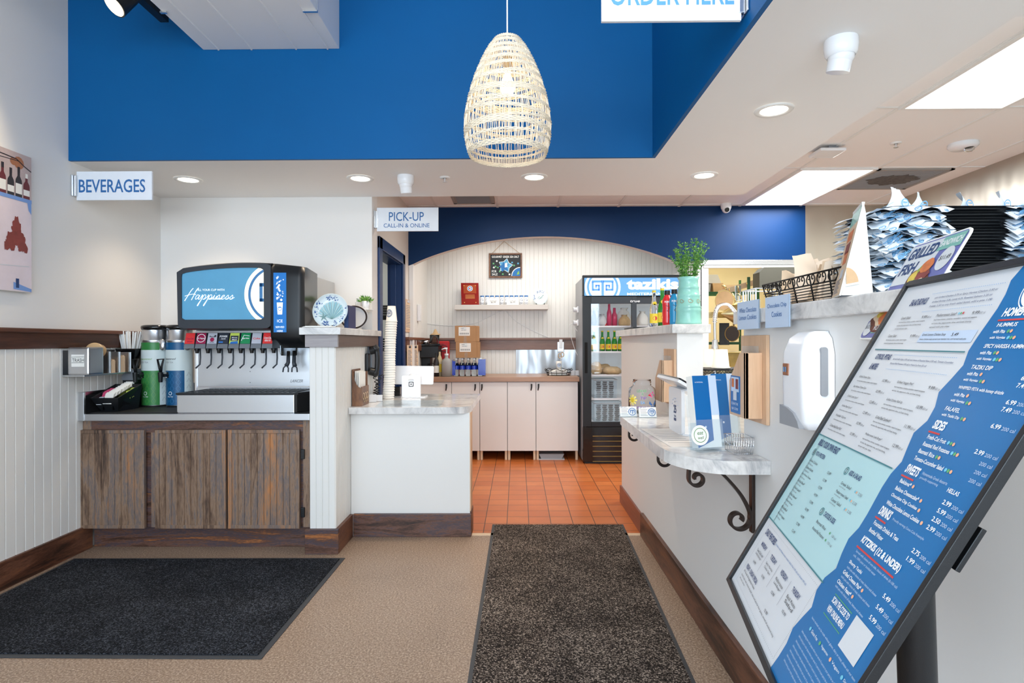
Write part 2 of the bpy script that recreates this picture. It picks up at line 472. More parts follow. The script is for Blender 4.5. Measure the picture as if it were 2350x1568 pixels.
    def rect(s, fr, x0, y0, x1, y1, mat, h=.0008, n=1):
        vs = []; fs = []
        for k in range(n + 1):
            x = x0 + (x1 - x0) * k / n; vs += [fr(x, y0, h), fr(x, y1, h)]
        for k in range(n): fs.append((2 * k, 2 * k + 2, 2 * k + 3, 2 * k + 1))
        return s.add(vs, fs, mat, n > 1)
    def disc(s, fr, x, y, r, mat, h=.0008, n=28, sy=1): return s.poly(fr, [(x + r * math.cos(2 * PI * k / n), y + r * sy * math.sin(2 * PI * k / n)) for k in range(n)], mat, h)
    def ring(s, fr, x, y, r0, r1, mat, h=.001, n=36, a0=0, a1=2 * PI):
        vs = []; fs = []
        for k in range(n + 1):
            a = a0 + (a1 - a0) * k / n; vs += [fr(x + r0 * math.cos(a), y + r0 * math.sin(a), h), fr(x + r1 * math.cos(a), y + r1 * math.sin(a), h)]
        for k in range(n): fs.append((2 * k, 2 * k + 1, 2 * k + 3, 2 * k + 2))
        return s.add(vs, fs, mat)
    def line(s, fr, pts, w, mat, h=.0008):
        """a painted stroke of width w along pts"""
        vs = []; fs = []; L = len(pts)
        for i, (x, y) in enumerate(pts):
            ax, ay = pts[max(0, i - 1)]; bx, by = pts[min(L - 1, i + 1)]
            d = math.hypot(bx - ax, by - ay) or 1; nx, ny = -(by - ay) / d * w / 2, (bx - ax) / d * w / 2
            vs += [fr(x + nx, y + ny, h), fr(x - nx, y - ny, h)]
        for i in range(L - 1): fs.append((2 * i, 2 * i + 1, 2 * i + 3, 2 * i + 2))
        return s.add(vs, fs, mat)
    def text(s, fr, t, x, y, mat, size=None, w=None, hh=None, align='l', sx=1, sh=0, bold=0, h=.001, rot=0):
        """t at (x, y); either size (+ sx) or an exact box w x hh"""
        vs, fs, x0, y0, x1, y1 = tmesh(t, bold)
        if w is not None: kx = w / (x1 - x0); ky = (hh / (y1 - y0)) if hh else kx; oy = y0
        else: kx = size * sx; ky = size; oy = 0
        W = (x1 - x0) * kx; off = {'l': 0, 'c': -W / 2, 'r': -W}[align]
        cr, sr = math.cos(rot), math.sin(rot); out = []
        for a, b in vs:
            p = (a - x0) * kx + off + sh * (b - oy) * ky; q = (b - oy) * ky
            out.append(fr(x + p * cr - q * sr, y + p * sr + q * cr, h))
        return s.add(out, fs, mat)
    def logo(s, fr, x, y, r, bg, fg, h=.0012, ring=True):
        """round crest with two mirrored key spirals that share a stem"""
        s.disc(fr, x, y, r, fg, h, 40)
        if ring: s.ring(fr, x, y, r * .80, r * .92, bg, h + .0006, 40)
        k = r * .62; e = h + .0012; t = .15
        R = lambda a, b, c, d: s.rect(fr, x + min(a, c) * k, y + b * k, x + max(a, c) * k, y + d * k, bg, e)
        for g in (-1, 1):
            R(g * .05, .62, g * 1.0, .62 + t + .03); R(g * (1.0 - t), -.45, g * 1.0, .62); R(g * .24, -.45, g * 1.0, -.45 + t)
            R(g * .24, -.45, g * (.24 + t), .32); R(g * .24, .18, g * .66, .18 + t); R(g * (.66 - t), -.12, g * .66, .32)
        R(-.09, -1.15, .09, .7)
        return s
    def build(s, name, parent=None, loc=None, local=False, label=None):
        """link as ONE mesh object; vertices are world points unless local"""
        off = V((0, 0, 0))
        if not local:
            if loc is not None: off = V(loc)
            elif parent is not None: off = WL.get(parent.name, V((0, 0, 0)))
        me = bpy.data.meshes.new(name); me.from_pydata([v - off for v in s.v], [], s.f)
        for n in s.ms: me.materials.append(m[n])
        me.polygons.foreach_set('material_index', s.m); me.polygons.foreach_set('use_smooth', s.sm)
        me.validate(); me.update()
        o = bpy.data.objects.new(name, me); C.objects.link(o)
        if parent is not None: o.parent = parent; WL[o.name] = WL.get(parent.name, V((0, 0, 0)))
        elif loc is not None: o.location = loc; WL[o.name] = V(loc)
        if label: o['label'] = label
        return o


WL = {}


def tag(o, label, cat, group=None, kind=None):
    o['label'] = label; o['category'] = cat
    if group: o['group'] = group
    if kind: o['kind'] = kind
    return o


def thing(name, label, cat, loc=(0, 0, 0), group=None, rotz=0):
    o = bpy.data.objects.new(name, None); o.empty_display_size = .05; C.objects.link(o); o.location = loc; o.rotation_euler = (0, 0, rotz)
    WL[o.name] = V(loc); return tag(o, label, cat, group)


def struct(mb, name, loc=None):
    o = mb.build(name, loc=loc); o['kind'] = 'structure'; return o


def dup(root, loc, rotz=None, label=None, group=None, scale=None):
    r = root.copy(); C.objects.link(r); r.location = loc; WL[r.name] = V(loc)
    if rotz is not None: r.rotation_euler = (0, 0, rotz)
    if scale: r.scale = scale
    if label: r['label'] = label
    if group: r['group'] = group
    for ch in list(root.children):
        c = ch.copy(); C.objects.link(c); c.parent = r
        for g in list(ch.children):
            d = g.copy(); C.objects.link(d); d.parent = c
    return r


def bead(mb, fr, u0, u1, v0, v1, mat, pitch=.05, g=.006, dp=.004):
    """tongue-and-groove boards: raised boards with V grooves between them, fr normal outwards"""
    n = max(1, round((u1 - u0) / pitch)); p = (u1 - u0) / n; pts = []
    for k in range(n):
        a = u0 + k * p
        pts += [(a, 0), (a + g / 2, dp), (a + p - g / 2, dp)]
    pts.append((u1, 0)); vs = []; fs = []
    for u, h in pts: vs += [fr(u, v0, h), fr(u, v1, h)]
    for i in range(len(pts) - 1): fs.append((2 * i, 2 * i + 2, 2 * i + 3, 2 * i + 1))
    mb.add(vs, fs, mat)


def rpoly(x0, y0, x1, y1, r, n=6):
    out = []
    for cx, cy, a in ((x1 - r, y0 + r, -PI / 2), (x1 - r, y1 - r, 0), (x0 + r, y1 - r, PI / 2), (x0 + r, y0 + r, PI)):
        for k in range(n + 1): out.append((cx + r * math.cos(a + PI / 2 * k / n), cy + r * math.sin(a + PI / 2 * k / n)))
    return out


def smooth_pts(pts, n=6, closed=False):
    """Catmull-Rom through pts"""
    pts = [V(p) for p in pts]; L = len(pts); out = []
    g = lambda i: pts[i % L] if closed else pts[max(0, min(L - 1, i))]
    for i in range(L if closed else L - 1):
        a, b, c, d = g(i - 1), g(i), g(i + 1), g(i + 2)
        for k in range(n):
            t = k / n
            out.append(.5 * ((2 * b) + (c - a) * t + (2 * a - 5 * b + 4 * c - d) * t * t + (3 * b - a - 3 * c + d) * t ** 3))
    if not closed: out.append(pts[-1])
    return out


XF = lambda o: Fr(o, (1, 0, 0), (0, 0, 1))           # faces the camera (-Y)
LF = lambda o: Fr(o, (0, -1, 0), (0, 0, 1))          # faces left (-X)
RF = lambda o: Fr(o, (0, 1, 0), (0, 0, 1))           # faces right (+X)
TF = lambda o: Fr(o, (1, 0, 0), (0, 1, 0))           # faces up
# ================================================================== THE SETTING
XL, XR, ZS, ZK, YB, YA, XS, YH, YK = -2.72, .835, 2.40, 2.66, 3.54, 4.46, -1.105, 5.95, 7.15

b = MB(); b.box(-2.85, -3.7, -.06, .97, 3.945, 0, 'concrete'); struct(b, 'floor')
b = MB(); b.box(-2.85, 3.965, -.06, 4.0, 9.2, 0, 'quarry_tile'); b.box(.97, -3.7, -.06, 4.0, 3.965, 0, 'bounce_floor'); struct(b, 'floor_kitchen')  # unseen right part made pale to bounce light onto the ceiling
b = MB(); b.box(-.32, 3.925, -.02, .82, 3.968, .004, 'paper_tan', .002); struct(b, 'trim_threshold')

# left wall: plaster above, white grooved boards below
b = MB(); b.box(XL - .12, 0, 0, XL, 4.56, 4.3, 'plaster'); b.box(XL - .12, -3.7, 2.56, XL, 0, 4.3, 'plaster'); b.box(XL - .12, -3.7, 0, XL, 0, .64, 'plaster')
for y0, y1 in ((-3.7, -2.95), (-1.65, -1.35), (-.05, 0)): b.box(XL - .12, y0, .64, XL, y1, 2.56, 'plaster')
struct(b, 'wall_left')
for k, (y0, y1) in enumerate(((-2.95, -1.65), (-1.35, -.05))):
    b = MB()
    for a in ((y0, .64, y0 + .05, 2.56), (y1 - .05, .64, y1, 2.56), (y0, .64, y1, .69), (y0, 2.51, y1, 2.56)): b.box(XL - .09, a[0], a[1], XL - .03, a[2], a[3], 'black_plastic')
    struct(b, f'window_{k + 4}')
b = MB(); bead(b, Fr((XL + .002, .1, 0), (0, 1, 0), (0, 0, 1)), 0, 4.35, .14, 1.27, 'bead_white', .062, .008, .008); struct(b, 'wall_wainscot_left')
b = MB(); b.box(XL, -3.6, .0, XL + .026, 3.70, .150, 'stain_y', .003); struct(b, 'baseboard_left')
b = MB(); b.box(XL, .1, 1.262, XL + .022, 4.455, 1.36, 'rail_y', .004); b.box(XL, .1, 1.352, XL + .05, 4.455, 1.376, 'rail_y', .006); struct(b, 'trim_rail_left')

# upper blue wall, blue side wall of the bulkhead, ceilings
b = MB(); b.box(XL, YB, ZS, XR - .022, YB + .02, 4.2, 'blue_paint'); struct(b, 'wall_upper_back')
b = MB(); b.box(XR - .022, -3.6, ZS, XR - .002, YB + .02, 4.2, 'blue_paint'); struct(b, 'wall_upper_right')
b = MB(); b.box(XL - .12, -3.7, 4.2, 1.0, YB + .1, 4.3, 'ceiling_white'); struct(b, 'ceiling')
b = MB()
b.box(XL, YB + .02, ZS, 1.708, YA, ZK + .02, 'ceiling_white')
b.box(XR - .002, 2.03, ZS, 1.708, YB + .02, ZK + .02, 'ceiling_white')
b.box(XR - .002, -3.6, ZS, 3.9, 2.03, ZK + .02, 'ceiling_white')
struct(b, 'ceiling_soffit')
b = MB(); b.box(-2.85, YA, ZK, 3.95, 9.2, ZK + .08, 'ceiling_tile'); b.box(1.69, 2.0, ZK, 3.95, YA, ZK + .08, 'ceiling_tile')
xs_ = [2.24 + .61 * k for k in range(-5, 3)]
for x in xs_: b.box(x - .012, 2.03 if x > 1.7 else YA, ZK - .006, x + .012, 9.0, ZK, 'white_trim')
for y in (2.24, 3.47, 4.66, 5.88): b.box(-1.1 if y > YA else 1.71, y - .012, ZK - .005, 3.67, y + .012, ZK, 'white_trim')
struct(b, 'ceiling_kitchen')

# alcove behind the drinks counter, side wall with the navy doorway
b = MB(); b.box(XL, YA, 0, XS - .13, YA + .1, ZS + .2, 'plaster'); b.box(XS - .13, YA, 0, XS, YA + .17, ZS + .2, 'plaster'); struct(b, 'wall_alcove')
b = MB(); b.box(XL + .022, YA - .02, 1.262, -2.2, YA, 1.36, 'rail_x', .004); struct(b, 'trim_rail_alcove')
DY0, DY1, DZ = 4.72, 5.60, 2.05
b = MB()
b.box(XS - .13, YA + .17, 0, XS, DY0, ZK, 'plaster_warm'); b.box(XS - .13, DY1, 0, XS, 9.2, ZK, 'plaster_warm'); b.box(XS - .13, DY0, DZ, XS, DY1, ZK, 'plaster_warm')
b.box(XS - .13, YA, ZS + .2, XS, YA + .17, ZK, 'plaster_warm')
struct(b, 'wall_side')
b = MB()
for y0, y1 in ((DY0 - .085, DY0 + .012), (DY1 - .012, DY1 + .085)): b.box(XS, y0, 0, XS + .02, y1, DZ + .085, 'door_navy', .005)
b.box(XS, DY0 - .085, DZ - .012, XS + .02, DY1 + .085, DZ + .085, 'door_navy', .005)
b.box(XS - .13, DY0, 0, XS, DY0 + .02, DZ, 'door_navy'); b.box(XS - .13, DY1 - .02, 0, XS, DY1, DZ, 'door_navy'); b.box(XS - .13, DY0, DZ - .02, XS, DY1, DZ, 'door_navy')
b.box(XS - .1, DY1 - .05, 0, XS - .045, DY1 - .02, DZ, 'door_navy', .004)
struct(b, 'door_1')
b = MB(); b.box(-2.75, 7.15, 0, XS - .13, 7.25, ZK, 'plaster'); b.box(-2.85, YA + .1, 0, -2.75, 7.25, ZK, 'plaster'); struct(b, 'wall_store_room')

# service room behind the arch
b = MB(); b.box(XS, YK, 0, 1.93, YK + .1, ZK, 'bead_white')
bead(b, XF((XS, YK - .001, 0)), 0, 3.03, .9, ZK, 'bead_white', .052, .007, .005); struct(b, 'wall_back')
b = MB(); b.box(XS + .022, YK - .03, 1.20, 1.93, YK - .004, 1.325, 'rail_x', .004); b.box(XS + .022, YK - .06, 1.318, 1.93, YK - .004, 1.345, 'rail_x', .005); struct(b, 'trim_rail_back')
b = MB(); b.box(XS, 5.76, 1.20, XS + .022, YK - .004, 1.325, 'rail_y', .004); b.box(XS, 5.72, 1.318, XS + .05, YK - .004, 1.345, 'rail_y', .005); struct(b, 'trim_rail_side')
b = MB(); bead(b, Fr((XS + .001, 6.03, 0), (0, 1, 0), (0, 0, 1)), 0, 1.12, 1.345, ZK, 'bead_white', .052, .007, .005); struct(b, 'wall_side_boards')
b = MB(); b.box(-.02, YK - .022, .9, 1.20, YK - .006, 1.205, 'steel_wavy'); b.box(1.24, YK - .022, .9, 1.9, YK - .006, 1.205, 'steel_wavy'); struct(b, 'wall_backsplash')

# blue header with the arch cut out of its lower edge
arch = [(XS, ZK), (XS, 2.07)]
x0, x1 = -1.06, 1.62
for k in range(0, 41):
    t = k / 40; x = x0 + (x1 - x0) * t
    arch.append((x, 2.085 + .275 * (1 - (2 * t - 1) ** 2) ** .92))
arch += [(1.87, 2.115), (2.9, 2.115), (2.9, ZK)]
b = MB(); fr = Fr((0, YH, 0), (1, 0, 0), (0, 0, 1))
b.prism(fr, arch, 0, -.10, 'blue_paint_dark', 'plaster_warm'); struct(b, 'wall_header')
b = MB(); b.box(1.85, YH + .012, 0, 1.93, YK, 2.09, 'white_trim'); b.box(1.82, YH + .012, 0, 1.86, YH + .10, 2.07, 'white_trim'); b.box(1.93, YH + .10, 2.07, 1.95, YK, ZK, 'plaster'); struct(b, 'wall_partition')
b = MB(); b.box(1.87, YH - .006, 2.062, 2.93, YH + .06, 2.113, 'steel_h', .004); b.box(1.88, YH, 2.035, 2.88, YH + .04, 2.062, 'white_trim', .003); b.box(2.80, YH - .004, 1.99, 2.87, YH + .05, 2.062, 'steel_v', .004); struct(b, 'trim_header')
b = MB(); b.box(XS + .003, YH + .01, 0, XS + .045, YH + .085, 2.10, 'white_trim'); struct(b, 'trim_header_post')

# kitchen to the right: sheet-steel walls and the cream dish room
b = MB(); b.box(2.90, YH, 0, 3.78, YH + .05, ZK, 'steel_kitchen'); struct(b, 'wall_kitchen_back')
b = MB()
for k, (y0, y1) in enumerate(((-3.6, 1.8), (1.803, 3.0), (3.003, 4.2), (4.203, 5.4), (5.403, 5.95))): b.box(3.68, y0, 0, 3.73, y1, ZK, 'steel_kitchen')
struct(b, 'wall_kitchen_right')
b = MB(); b.box(1.93, 8.2, 0, 4.0, 8.3, ZK, 'cream_wall'); b.box(3.45, YH + .05, 0, 3.55, 8.2, ZK, 'cream_wall'); b.box(1.9, YK + .1, 0, 1.93, 8.2, ZK, 'cream_wall'); struct(b, 'wall_dish_room')
b = MB(); b.box(.97, -3.7, 0, 3.8, -3.6, ZK, 'plaster'); struct(b, 'wall_kitchen_rear')

# half wall on the left: grooved boards, plank frieze, marble cap
PX0, PX1, PY = -1.278, -1.122, 3.60
b = MB(); b.box(PX0, PY, 0, PX1, YA, 1.34, 'bead_white')
bead(b, XF((PX0, PY, 0)), 0, PX1 - PX0, .15, 1.27, 'bead_white', .039, .005, .004)
bead(b, RF((PX1, PY, 0)), 0, 1.0, .15, 1.27, 'bead_white', .04, .005, .004); struct(b, 'wall_pillar')
b = MB(); b.box(-1.298, PY - .024, 1.264, -1.098, PY, 1.34, 'frieze_grey', .002); struct(b, 'trim_frieze_front')
b = MB(); b.box(PX1, PY, 1.264, -1.096, 4.62, 1.34, 'frieze_brown', .002); struct(b, 'trim_frieze_side')
b = MB(); b.box(-1.325, PY - .05, 1.34, -1.074, 4.63, 1.384, 'marble', .004); struct(b, 'trim_cap_pillar')
b = MB(); b.box(-1.302, PY - .025, 0, -1.098, PY, .152, 'stain_h', .003); b.box(PX1, PY, 0, -1.098, 3.90, .152, 'stain_y', .003); struct(b, 'baseboard_pillar')

# right half wall: a tall far block, a low stretch under the order counter, a tall near run
b = MB()
b.box(XR, 3.09, 0, .97, 4.745, 1.335, 'plaster'); b.box(XR, 2.18, 0, .97, 3.09, .849, 'plaster'); b.box(XR, -3.6, 0, .97, 2.18, 1.355, 'plaster')
struct(b, 'wall_counter')
b = MB(); b.box(.80, 3.05, 1.335, 1.0, 4.79, 1.382, 'marble', .004); struct(b, 'trim_cap_far')
b = MB(); b.box(.812, -3.6, 1.355, 1.36, 2.225, 1.402, 'marble', .004); struct(b, 'trim_cap_near')
b = MB(); b.box(.812, -3.6, 0, XR, 3.93, .152, 'stain_y', .003); b.box(.82, 3.93, 0, XR, 4.76, .135, 'brick_red', .003); struct(b, 'baseboard_right')

# wall behind the camera with three shop windows
b = MB(); wins = [(-2.6, -1.2), (-.9, .5), (.8, 2.2)]
b.box(-2.85, -3.7, 0, 3.9, -3.6, .45, 'plaster'); b.box(-2.85, -3.7, 2.65, 3.9, -3.6, 4.3, 'plaster')
for x0, x1 in ((-2.85, -2.6), (-1.2, -.9), (.5, .8), (2.2, 3.9)): b.box(x0, -3.7, .45, x1, -3.6, 2.65, 'plaster')
struct(b, 'wall_rear')
for k, (x0, x1) in enumerate(wins):
    b = MB()
    for a in ((x0, .45, x0 + .05, 2.65), (x1 - .05, .45, x1, 2.65), (x0, .45, x1, .5), (x0, 2.6, x1, 2.65)): b.box(a[0], -3.68, a[1], a[2], -3.62, a[3], 'black_plastic')
    struct(b, f'window_{k + 1}')

# ================================================================== CEILING THINGS
def downlight(px, py, label):
    c = P(px, py, Z=ZS)
    t = thing('recessed_downlight', label, 'ceiling light', (c.x, c.y, ZS), 'recessed downlights in the white soffit')
    b = MB(); b.lathe((0, 0, 0), [(.062, -.004), (.066, -.007), (.086, -.007), (.09, -.001)], 'white_trim', 36); b.build('trim_ring', t, local=True)
    b = MB(); b.lathe((0, 0, 0), [(.0001, -.003), (.063, -.003)], 'down_glow', 32); b.build('diffuser', t, local=True)
    l = bpy.data.lights.new('downlight_beam', 'SPOT'); l.energy = 27; l.color = (1, .80, .58); l.spot_size = 2.0; l.spot_blend = .9; l.shadow_soft_size = .05
    o = bpy.data.objects.new('downlight_beam', l); C.objects.link(o); o.location = (c.x, c.y, ZS - .02)


for px, py, lb in ((432, 412, 'round lit downlight in soffit right of the beverages sign'), (827, 409, 'round lit downlight in soffit left of the small white camera'),
                   (1226, 406, 'round lit downlight in soffit under the woven pendant'), (1616, 402, 'round lit downlight at the soffit corner, right of the blue wall end'),
                   (1776, 252, 'nearest and largest round lit downlight on the right-hand soffit')): downlight(px, py, lb)


def dome_cam(name, c, r, face, label, dark, up=1):
    """ceiling turret camera, round base, tilted collar, ball facing `face`"""
    t = thing(name, label, 'security camera', c)
    b = MB(); b.lathe((0, 0, 0), [(r * .98, 0), (r, -r * .12), (r, -r * .5), (r * .93, -r * .9), (r * .80, -r * 1.08)], 'white_plastic', 32); b.build('base', t, local=True)
    f = V(face).normalized(); cen = V((0, 0, -r * 1.0))
    b = MB(); b.ball(cen, r * .80, 'white_plastic', 28); b.build('ball', t, local=True)
    b = MB(); q = cen + f * r * .70
    if dark:
        b.cyl(q, q + f * r * .16, r * .46, r * .42, 'black_gloss', 24); b.build('lens', t, local=True)
    else:
        b.cyl(cen + f * r * .3, cen + f * r * 1.0, r * .72, r * .68, 'white_plastic', 28); b.build('hood', t, local=True)


c = P(1930, 92, Z=ZS); dome_cam('ceiling_camera', (c.x, c.y, ZS), .058, (-.1, .25, -1), 'large white turret camera on the soffit above the nearest downlight', False)
c = P(931, 404, Z=ZS); dome_cam('ceiling_camera', (c.x, c.y, ZS), .056, (.05, .25, -1), 'small white turret camera on soffit between two downlights', False)
c = P(1663, 466, Y=5.90); dome_cam('ceiling_camera', (c.x, 5.86, ZK), .052, (-.05, -1, -.42), 'white camera with black lens at the top of the navy header', True)


def sprinkler(c, label):
    t = thing('fire_sprinkler', label, 'sprinkler', c)
    b = MB(); b.lathe((0, 0, 0), [(.036, 0), (.034, -.006), (.012, -.008)], 'white_trim', 24); b.build('escutcheon', t, local=True)
    b = MB(); b.cyl((0, 0, -.006), (0, 0, -.03), .007, .006, 'aluminium', 12); b.cyl((0, 0, -.03), (0, 0, -.033), .016, .016, 'aluminium', 16); b.build('head', t, local=True)


c = P(1021, 407, Z=ZS); sprinkler((c.x, c.y, ZS), 'small chrome sprinkler in soffit right of the small white camera')
c = P(2056, 328, Z=ZK); sprinkler((c.x, c.y, ZK), 'small sprinkler on kitchen ceiling tile beside the smoke alarm')
c = P(2210, 330, Z=ZK)
t = thing('smoke_alarm', 'round white smoke alarm with clear strobe on kitchen ceiling', 'smoke alarm', (c.x, c.y, ZK))
b = MB(); b.lathe((0, 0, 0), [(.09, 0), (.092, -.02), (.075, -.036), (.0001, -.04)], 'white_plastic', 32, sx=1.0); b.build('housing', t, local=True)
b = MB(); b.lathe((.02, -.03, -.036), [(.03, 0), (.03, -.018), (.018, -.028), (.0001, -.03)], 'clear_plastic', 20); b.build('strobe', t, local=True)
c = P(1898, 350, Z=ZK - .03)
t = thing('ceiling_panel', 'flat white antenna panel tucked beside the soffit edge', 'antenna', (c.x, c.y, ZK))
b = MB(); b.box(-.09, -.09, -.045, .09, .09, -.022, 'white_plastic', .01); b.build('cover', t, local=True)
b = MB(); b.box(-.02, -.06, -.024, .05, .06, -.0, 'mid_grey', .004); b.build('bracket', t, local=True)

for (x, y), lb in zip(TROFF, ('near fluorescent ceiling panel at the upper right corner', 'far fluorescent ceiling panel next to the dusty vent')):
    t = thing('ceiling_light_panel', lb, 'ceiling light', (x, y, ZK), 'fluorescent kitchen ceiling panels')
    b = MB()
    for q in ((-.305, -.61, -.28, .61), (.28, -.61, .305, .61), (-.28, -.61, .28, -.59), (-.28, .59, .28, .61)): b.box(q[0], q[1], -.016, q[2], q[3], -.001, 'white_trim')
    b.build('frame', t, local=True)
    b = MB(); b.box(-.28, -.59, -.012, .28, .59, -.004, 'troffer_glow'); b.build('diffuser', t, local=True)


def vent(x, y, s, label, dusty):
    t = thing('ceiling_vent', label, 'vent', (x, y, ZK), 'perforated ceiling vents')
    b = MB()
    for q in ((-s, -s, -s + .03, s), (s - .03, -s, s, s), (-s, -s, s, -s + .03), (-s, s - .03, s, s)): b.box(q[0], q[1], -.014, q[2], q[3], -.001, 'vent_grey')
    b.build('frame', t, local=True)
    b = MB(); b.box(-s + .03, -s + .03, -.01, s - .03, s - .03, -.004, 'vent_grey')
    for k in range(26):
        y_ = -s + .05 + k * (2 * s - .1) / 25; b.box(-s + .04, y_ - .003, -.0125, s - .04, y_ + .003, -.01, 'mid_grey')
    b.build('grille', t, local=True)
    if dusty:
        b = MB(); rr = random.Random(5)
        pts = [((.17 + .06 * rr.random()) * math.cos(a), (.13 + .05 * rr.random()) * math.sin(a)) for a in [2 * PI * k / 40 for k in range(40)]]
        b.poly(Fr((0, 0, -.0135), (1, 0, 0), (0, -1, 0)), pts, 'dust', 0); b.build('dust_patch', t, local=True)


vent(3.155, 4.985, .305, 'grey ceiling vent with dark dust patch beside far light panel', True)
vent(-.42, 5.56, .20, 'grey ceiling vent above the pick-up sign', False)

# woven pendant
pc = P(1165, 350, Y=2.5); PXc, PYc = pc.x, 2.5
t = thing('pendant_lamp', 'large white woven rattan pendant hanging before the blue wall', 'pendant lamp', (PXc, PYc, 2.08))
prof = [(.035, .505), (.055, .495), (.085, .455), (.113, .40), (.140, .335), (.162, .265), (.178, .19), (.184, .13), (.181, .075), (.172, .03), (.160, 0)]
def prad(z):
    for (r0, z0), (r1, z1) in zip(prof, prof[1:]):
        if z1 <= z <= z0: return r1 + (r0 - r1) * (z - z1) / (z0 - z1)
    return prof[0][0] if z > .5 else prof[-1][0]
b = MB(); rr = random.Random(3); nS = 112
for k in range(nS):
    a0 = 2 * PI * k / nS; tw = rr.uniform(-.05, .05)
    pts = []
    for i in range(17):
        z = .5 * i / 16; a = a0 + tw * math.sin(z * 9) + rr.uniform(-.012, .012); r = prad(z) + rr.uniform(-.0012, .0012)
        pts.append((r * math.cos(a), r * math.sin(a), z))
    b.tube(pts, .0020, 'rattan', 4)
b.build('uprights', t, local=True)
b = MB()
for z, n_, tl in ((.004, 4, 0), (.05, 2, .006), (.078, 4, .010), (.12, 2, -.016), (.145, 3, .014), (.175, 2, -.012), (.20, 2, .02), (.235, 5, .010), (.275, 2, -.014), (.30, 3, .012), (.335, 3, .008), (.365, 3, .006), (.395, 4, .004), (.43, 3, 0), (.46, 3, 0), (.485, 3, 0)):
    for j in range(n_):
        pts = []; z0 = z + j * .0052
        for k in range(72):
            a = 2 * PI * k / 72; zz = z0 + tl * math.cos(a + z * 20); r = prad(max(0, zz)) + (.0024 if (k + j) % 2 else -.0012)
            pts.append((r * math.cos(a), r * math.sin(a), zz))
        b.tube(pts, .0026, 'rattan', 5, closed=True)
b.build('weave_bands', t, local=True)
b = MB(); b.cyl((0, 0, .36), (0, 0, .42), .02, .02, 'brass', 20); b.build('socket', t, local=True)
b = MB(); b.lathe((0, 0, .255), [(.0001, 0), (.02, .006), (.031, .03), (.027, .06), (.014, .09), (.012, .105)], 'bulb', 20); b.build('bulb', t, local=True)
b = MB(); b.cyl((0, 0, .42), (0, 0, 2.12), .0035, .0035, 'white_trim', 8); b.build('cord', t, local=True)
l = bpy.data.lights.new('pendant_glow', 'POINT'); l.energy = 3.2; l.color = (1, .83, .62); l.shadow_soft_size = .035
o = bpy.data.objects.new('pendant_glow', l); C.objects.link(o); o.location = (PXc, PYc, 2.37)

# white square duct and the black spotlight track
t = thing('air_duct', 'white boxed air duct running overhead to the blue wall', 'duct', (-1.48, 1.9, 3.065))
b = MB(); b.box(-1.896, -3.4, 3.065, -1.07, YB, 3.62, 'white_trim', .004); b.build('casing', t)
b = MB()
for x in (-1.80, -1.60, -1.33, -1.14): b.box(x - .004, -3.4, 3.058, x + .004, YB - .005, 3.065, 'white_trim')
b.build('seam', t)
b = MB(); b.box(-1.905, 3.12, 3.056, -1.87, 3.135, 3.064, 'aluminium'); b.cyl((-1.902, 3.128, 3.06), (-1.902, 3.128, 4.2), .003, .003, 'aluminium', 6); b.build('hanger', t)
b = MB(); b.box(-1.14, 3.12, 3.056, -1.062, 3.135, 3.064, 'aluminium'); b.cyl((-1.064, 3.128, 3.06), (-1.064, 3.128, 4.2), .003, .003, 'aluminium', 6); b.build('hanger', t)
c = P(378, 52, Y=3.42)
t = thing('track_light', 'black track with glowing warm spotlight at the top left', 'track light', (c.x, 3.0, c.z))
b = MB(); b.box(c.x - .025, .6, c.z, c.x + .025, 3.42, c.z + .04, 'black_plastic', .003); b.box(c.x - .028, 3.28, c.z + .006, c.x + .028, 3.39, c.z + .05, 'black_plastic', .003); b.box(c.x - .028, 2.96, c.z + .006, c.x + .028, 3.12, c.z + .05, 'black_plastic', .003); b.build('track', t)
b = MB(); b.cyl((c.x, 3.2, c.z + .04), (c.x, 3.2, 4.2), .006, .006, 'black_plastic', 8); b.build('hanger_rod', t)
b = MB(); b.cyl((c.x, 1.4, c.z + .04), (c.x, 1.4, 4.2), .006, .006, 'black_plastic', 8); b.build('hanger_rod', t)
s0 = P(262, 14, Y=3.05); dr = V((-.40, -.50, -.77)).normalized(); up = s0 - dr * .15
b = MB(); b.cyl(up, s0, .042, .06, 'black_plastic', 28); b.lathe(up, [(.0001, -.02), (.03, -.01), (.042, 0)], 'black_plastic', 20); b.build('lamp_head', t)
b = MB(); b.cyl(s0 - dr * .012, s0 + dr * .002, .05, .052, 'spot_glow', 28); b.build('lamp_lens', t)
b = MB(); b.tube([up - dr * .0, up + V((.04, 0, .07)), (c.x, up.y, c.z + .004)], .008, 'black_plastic', 8); b.build('arm', t)
l = bpy.data.lights.new('track_beam', 'SPOT'); l.energy = 30; l.color = (1, .78, .5); l.spot_size = 1.5; l.spot_blend = .6; l.shadow_soft_size = .04
o = bpy.data.objects.new('track_beam', l); C.objects.link(o); o.location = s0 + dr * .02; o.rotation_euler = dr.to_track_quat('-Z', 'Y').to_euler()


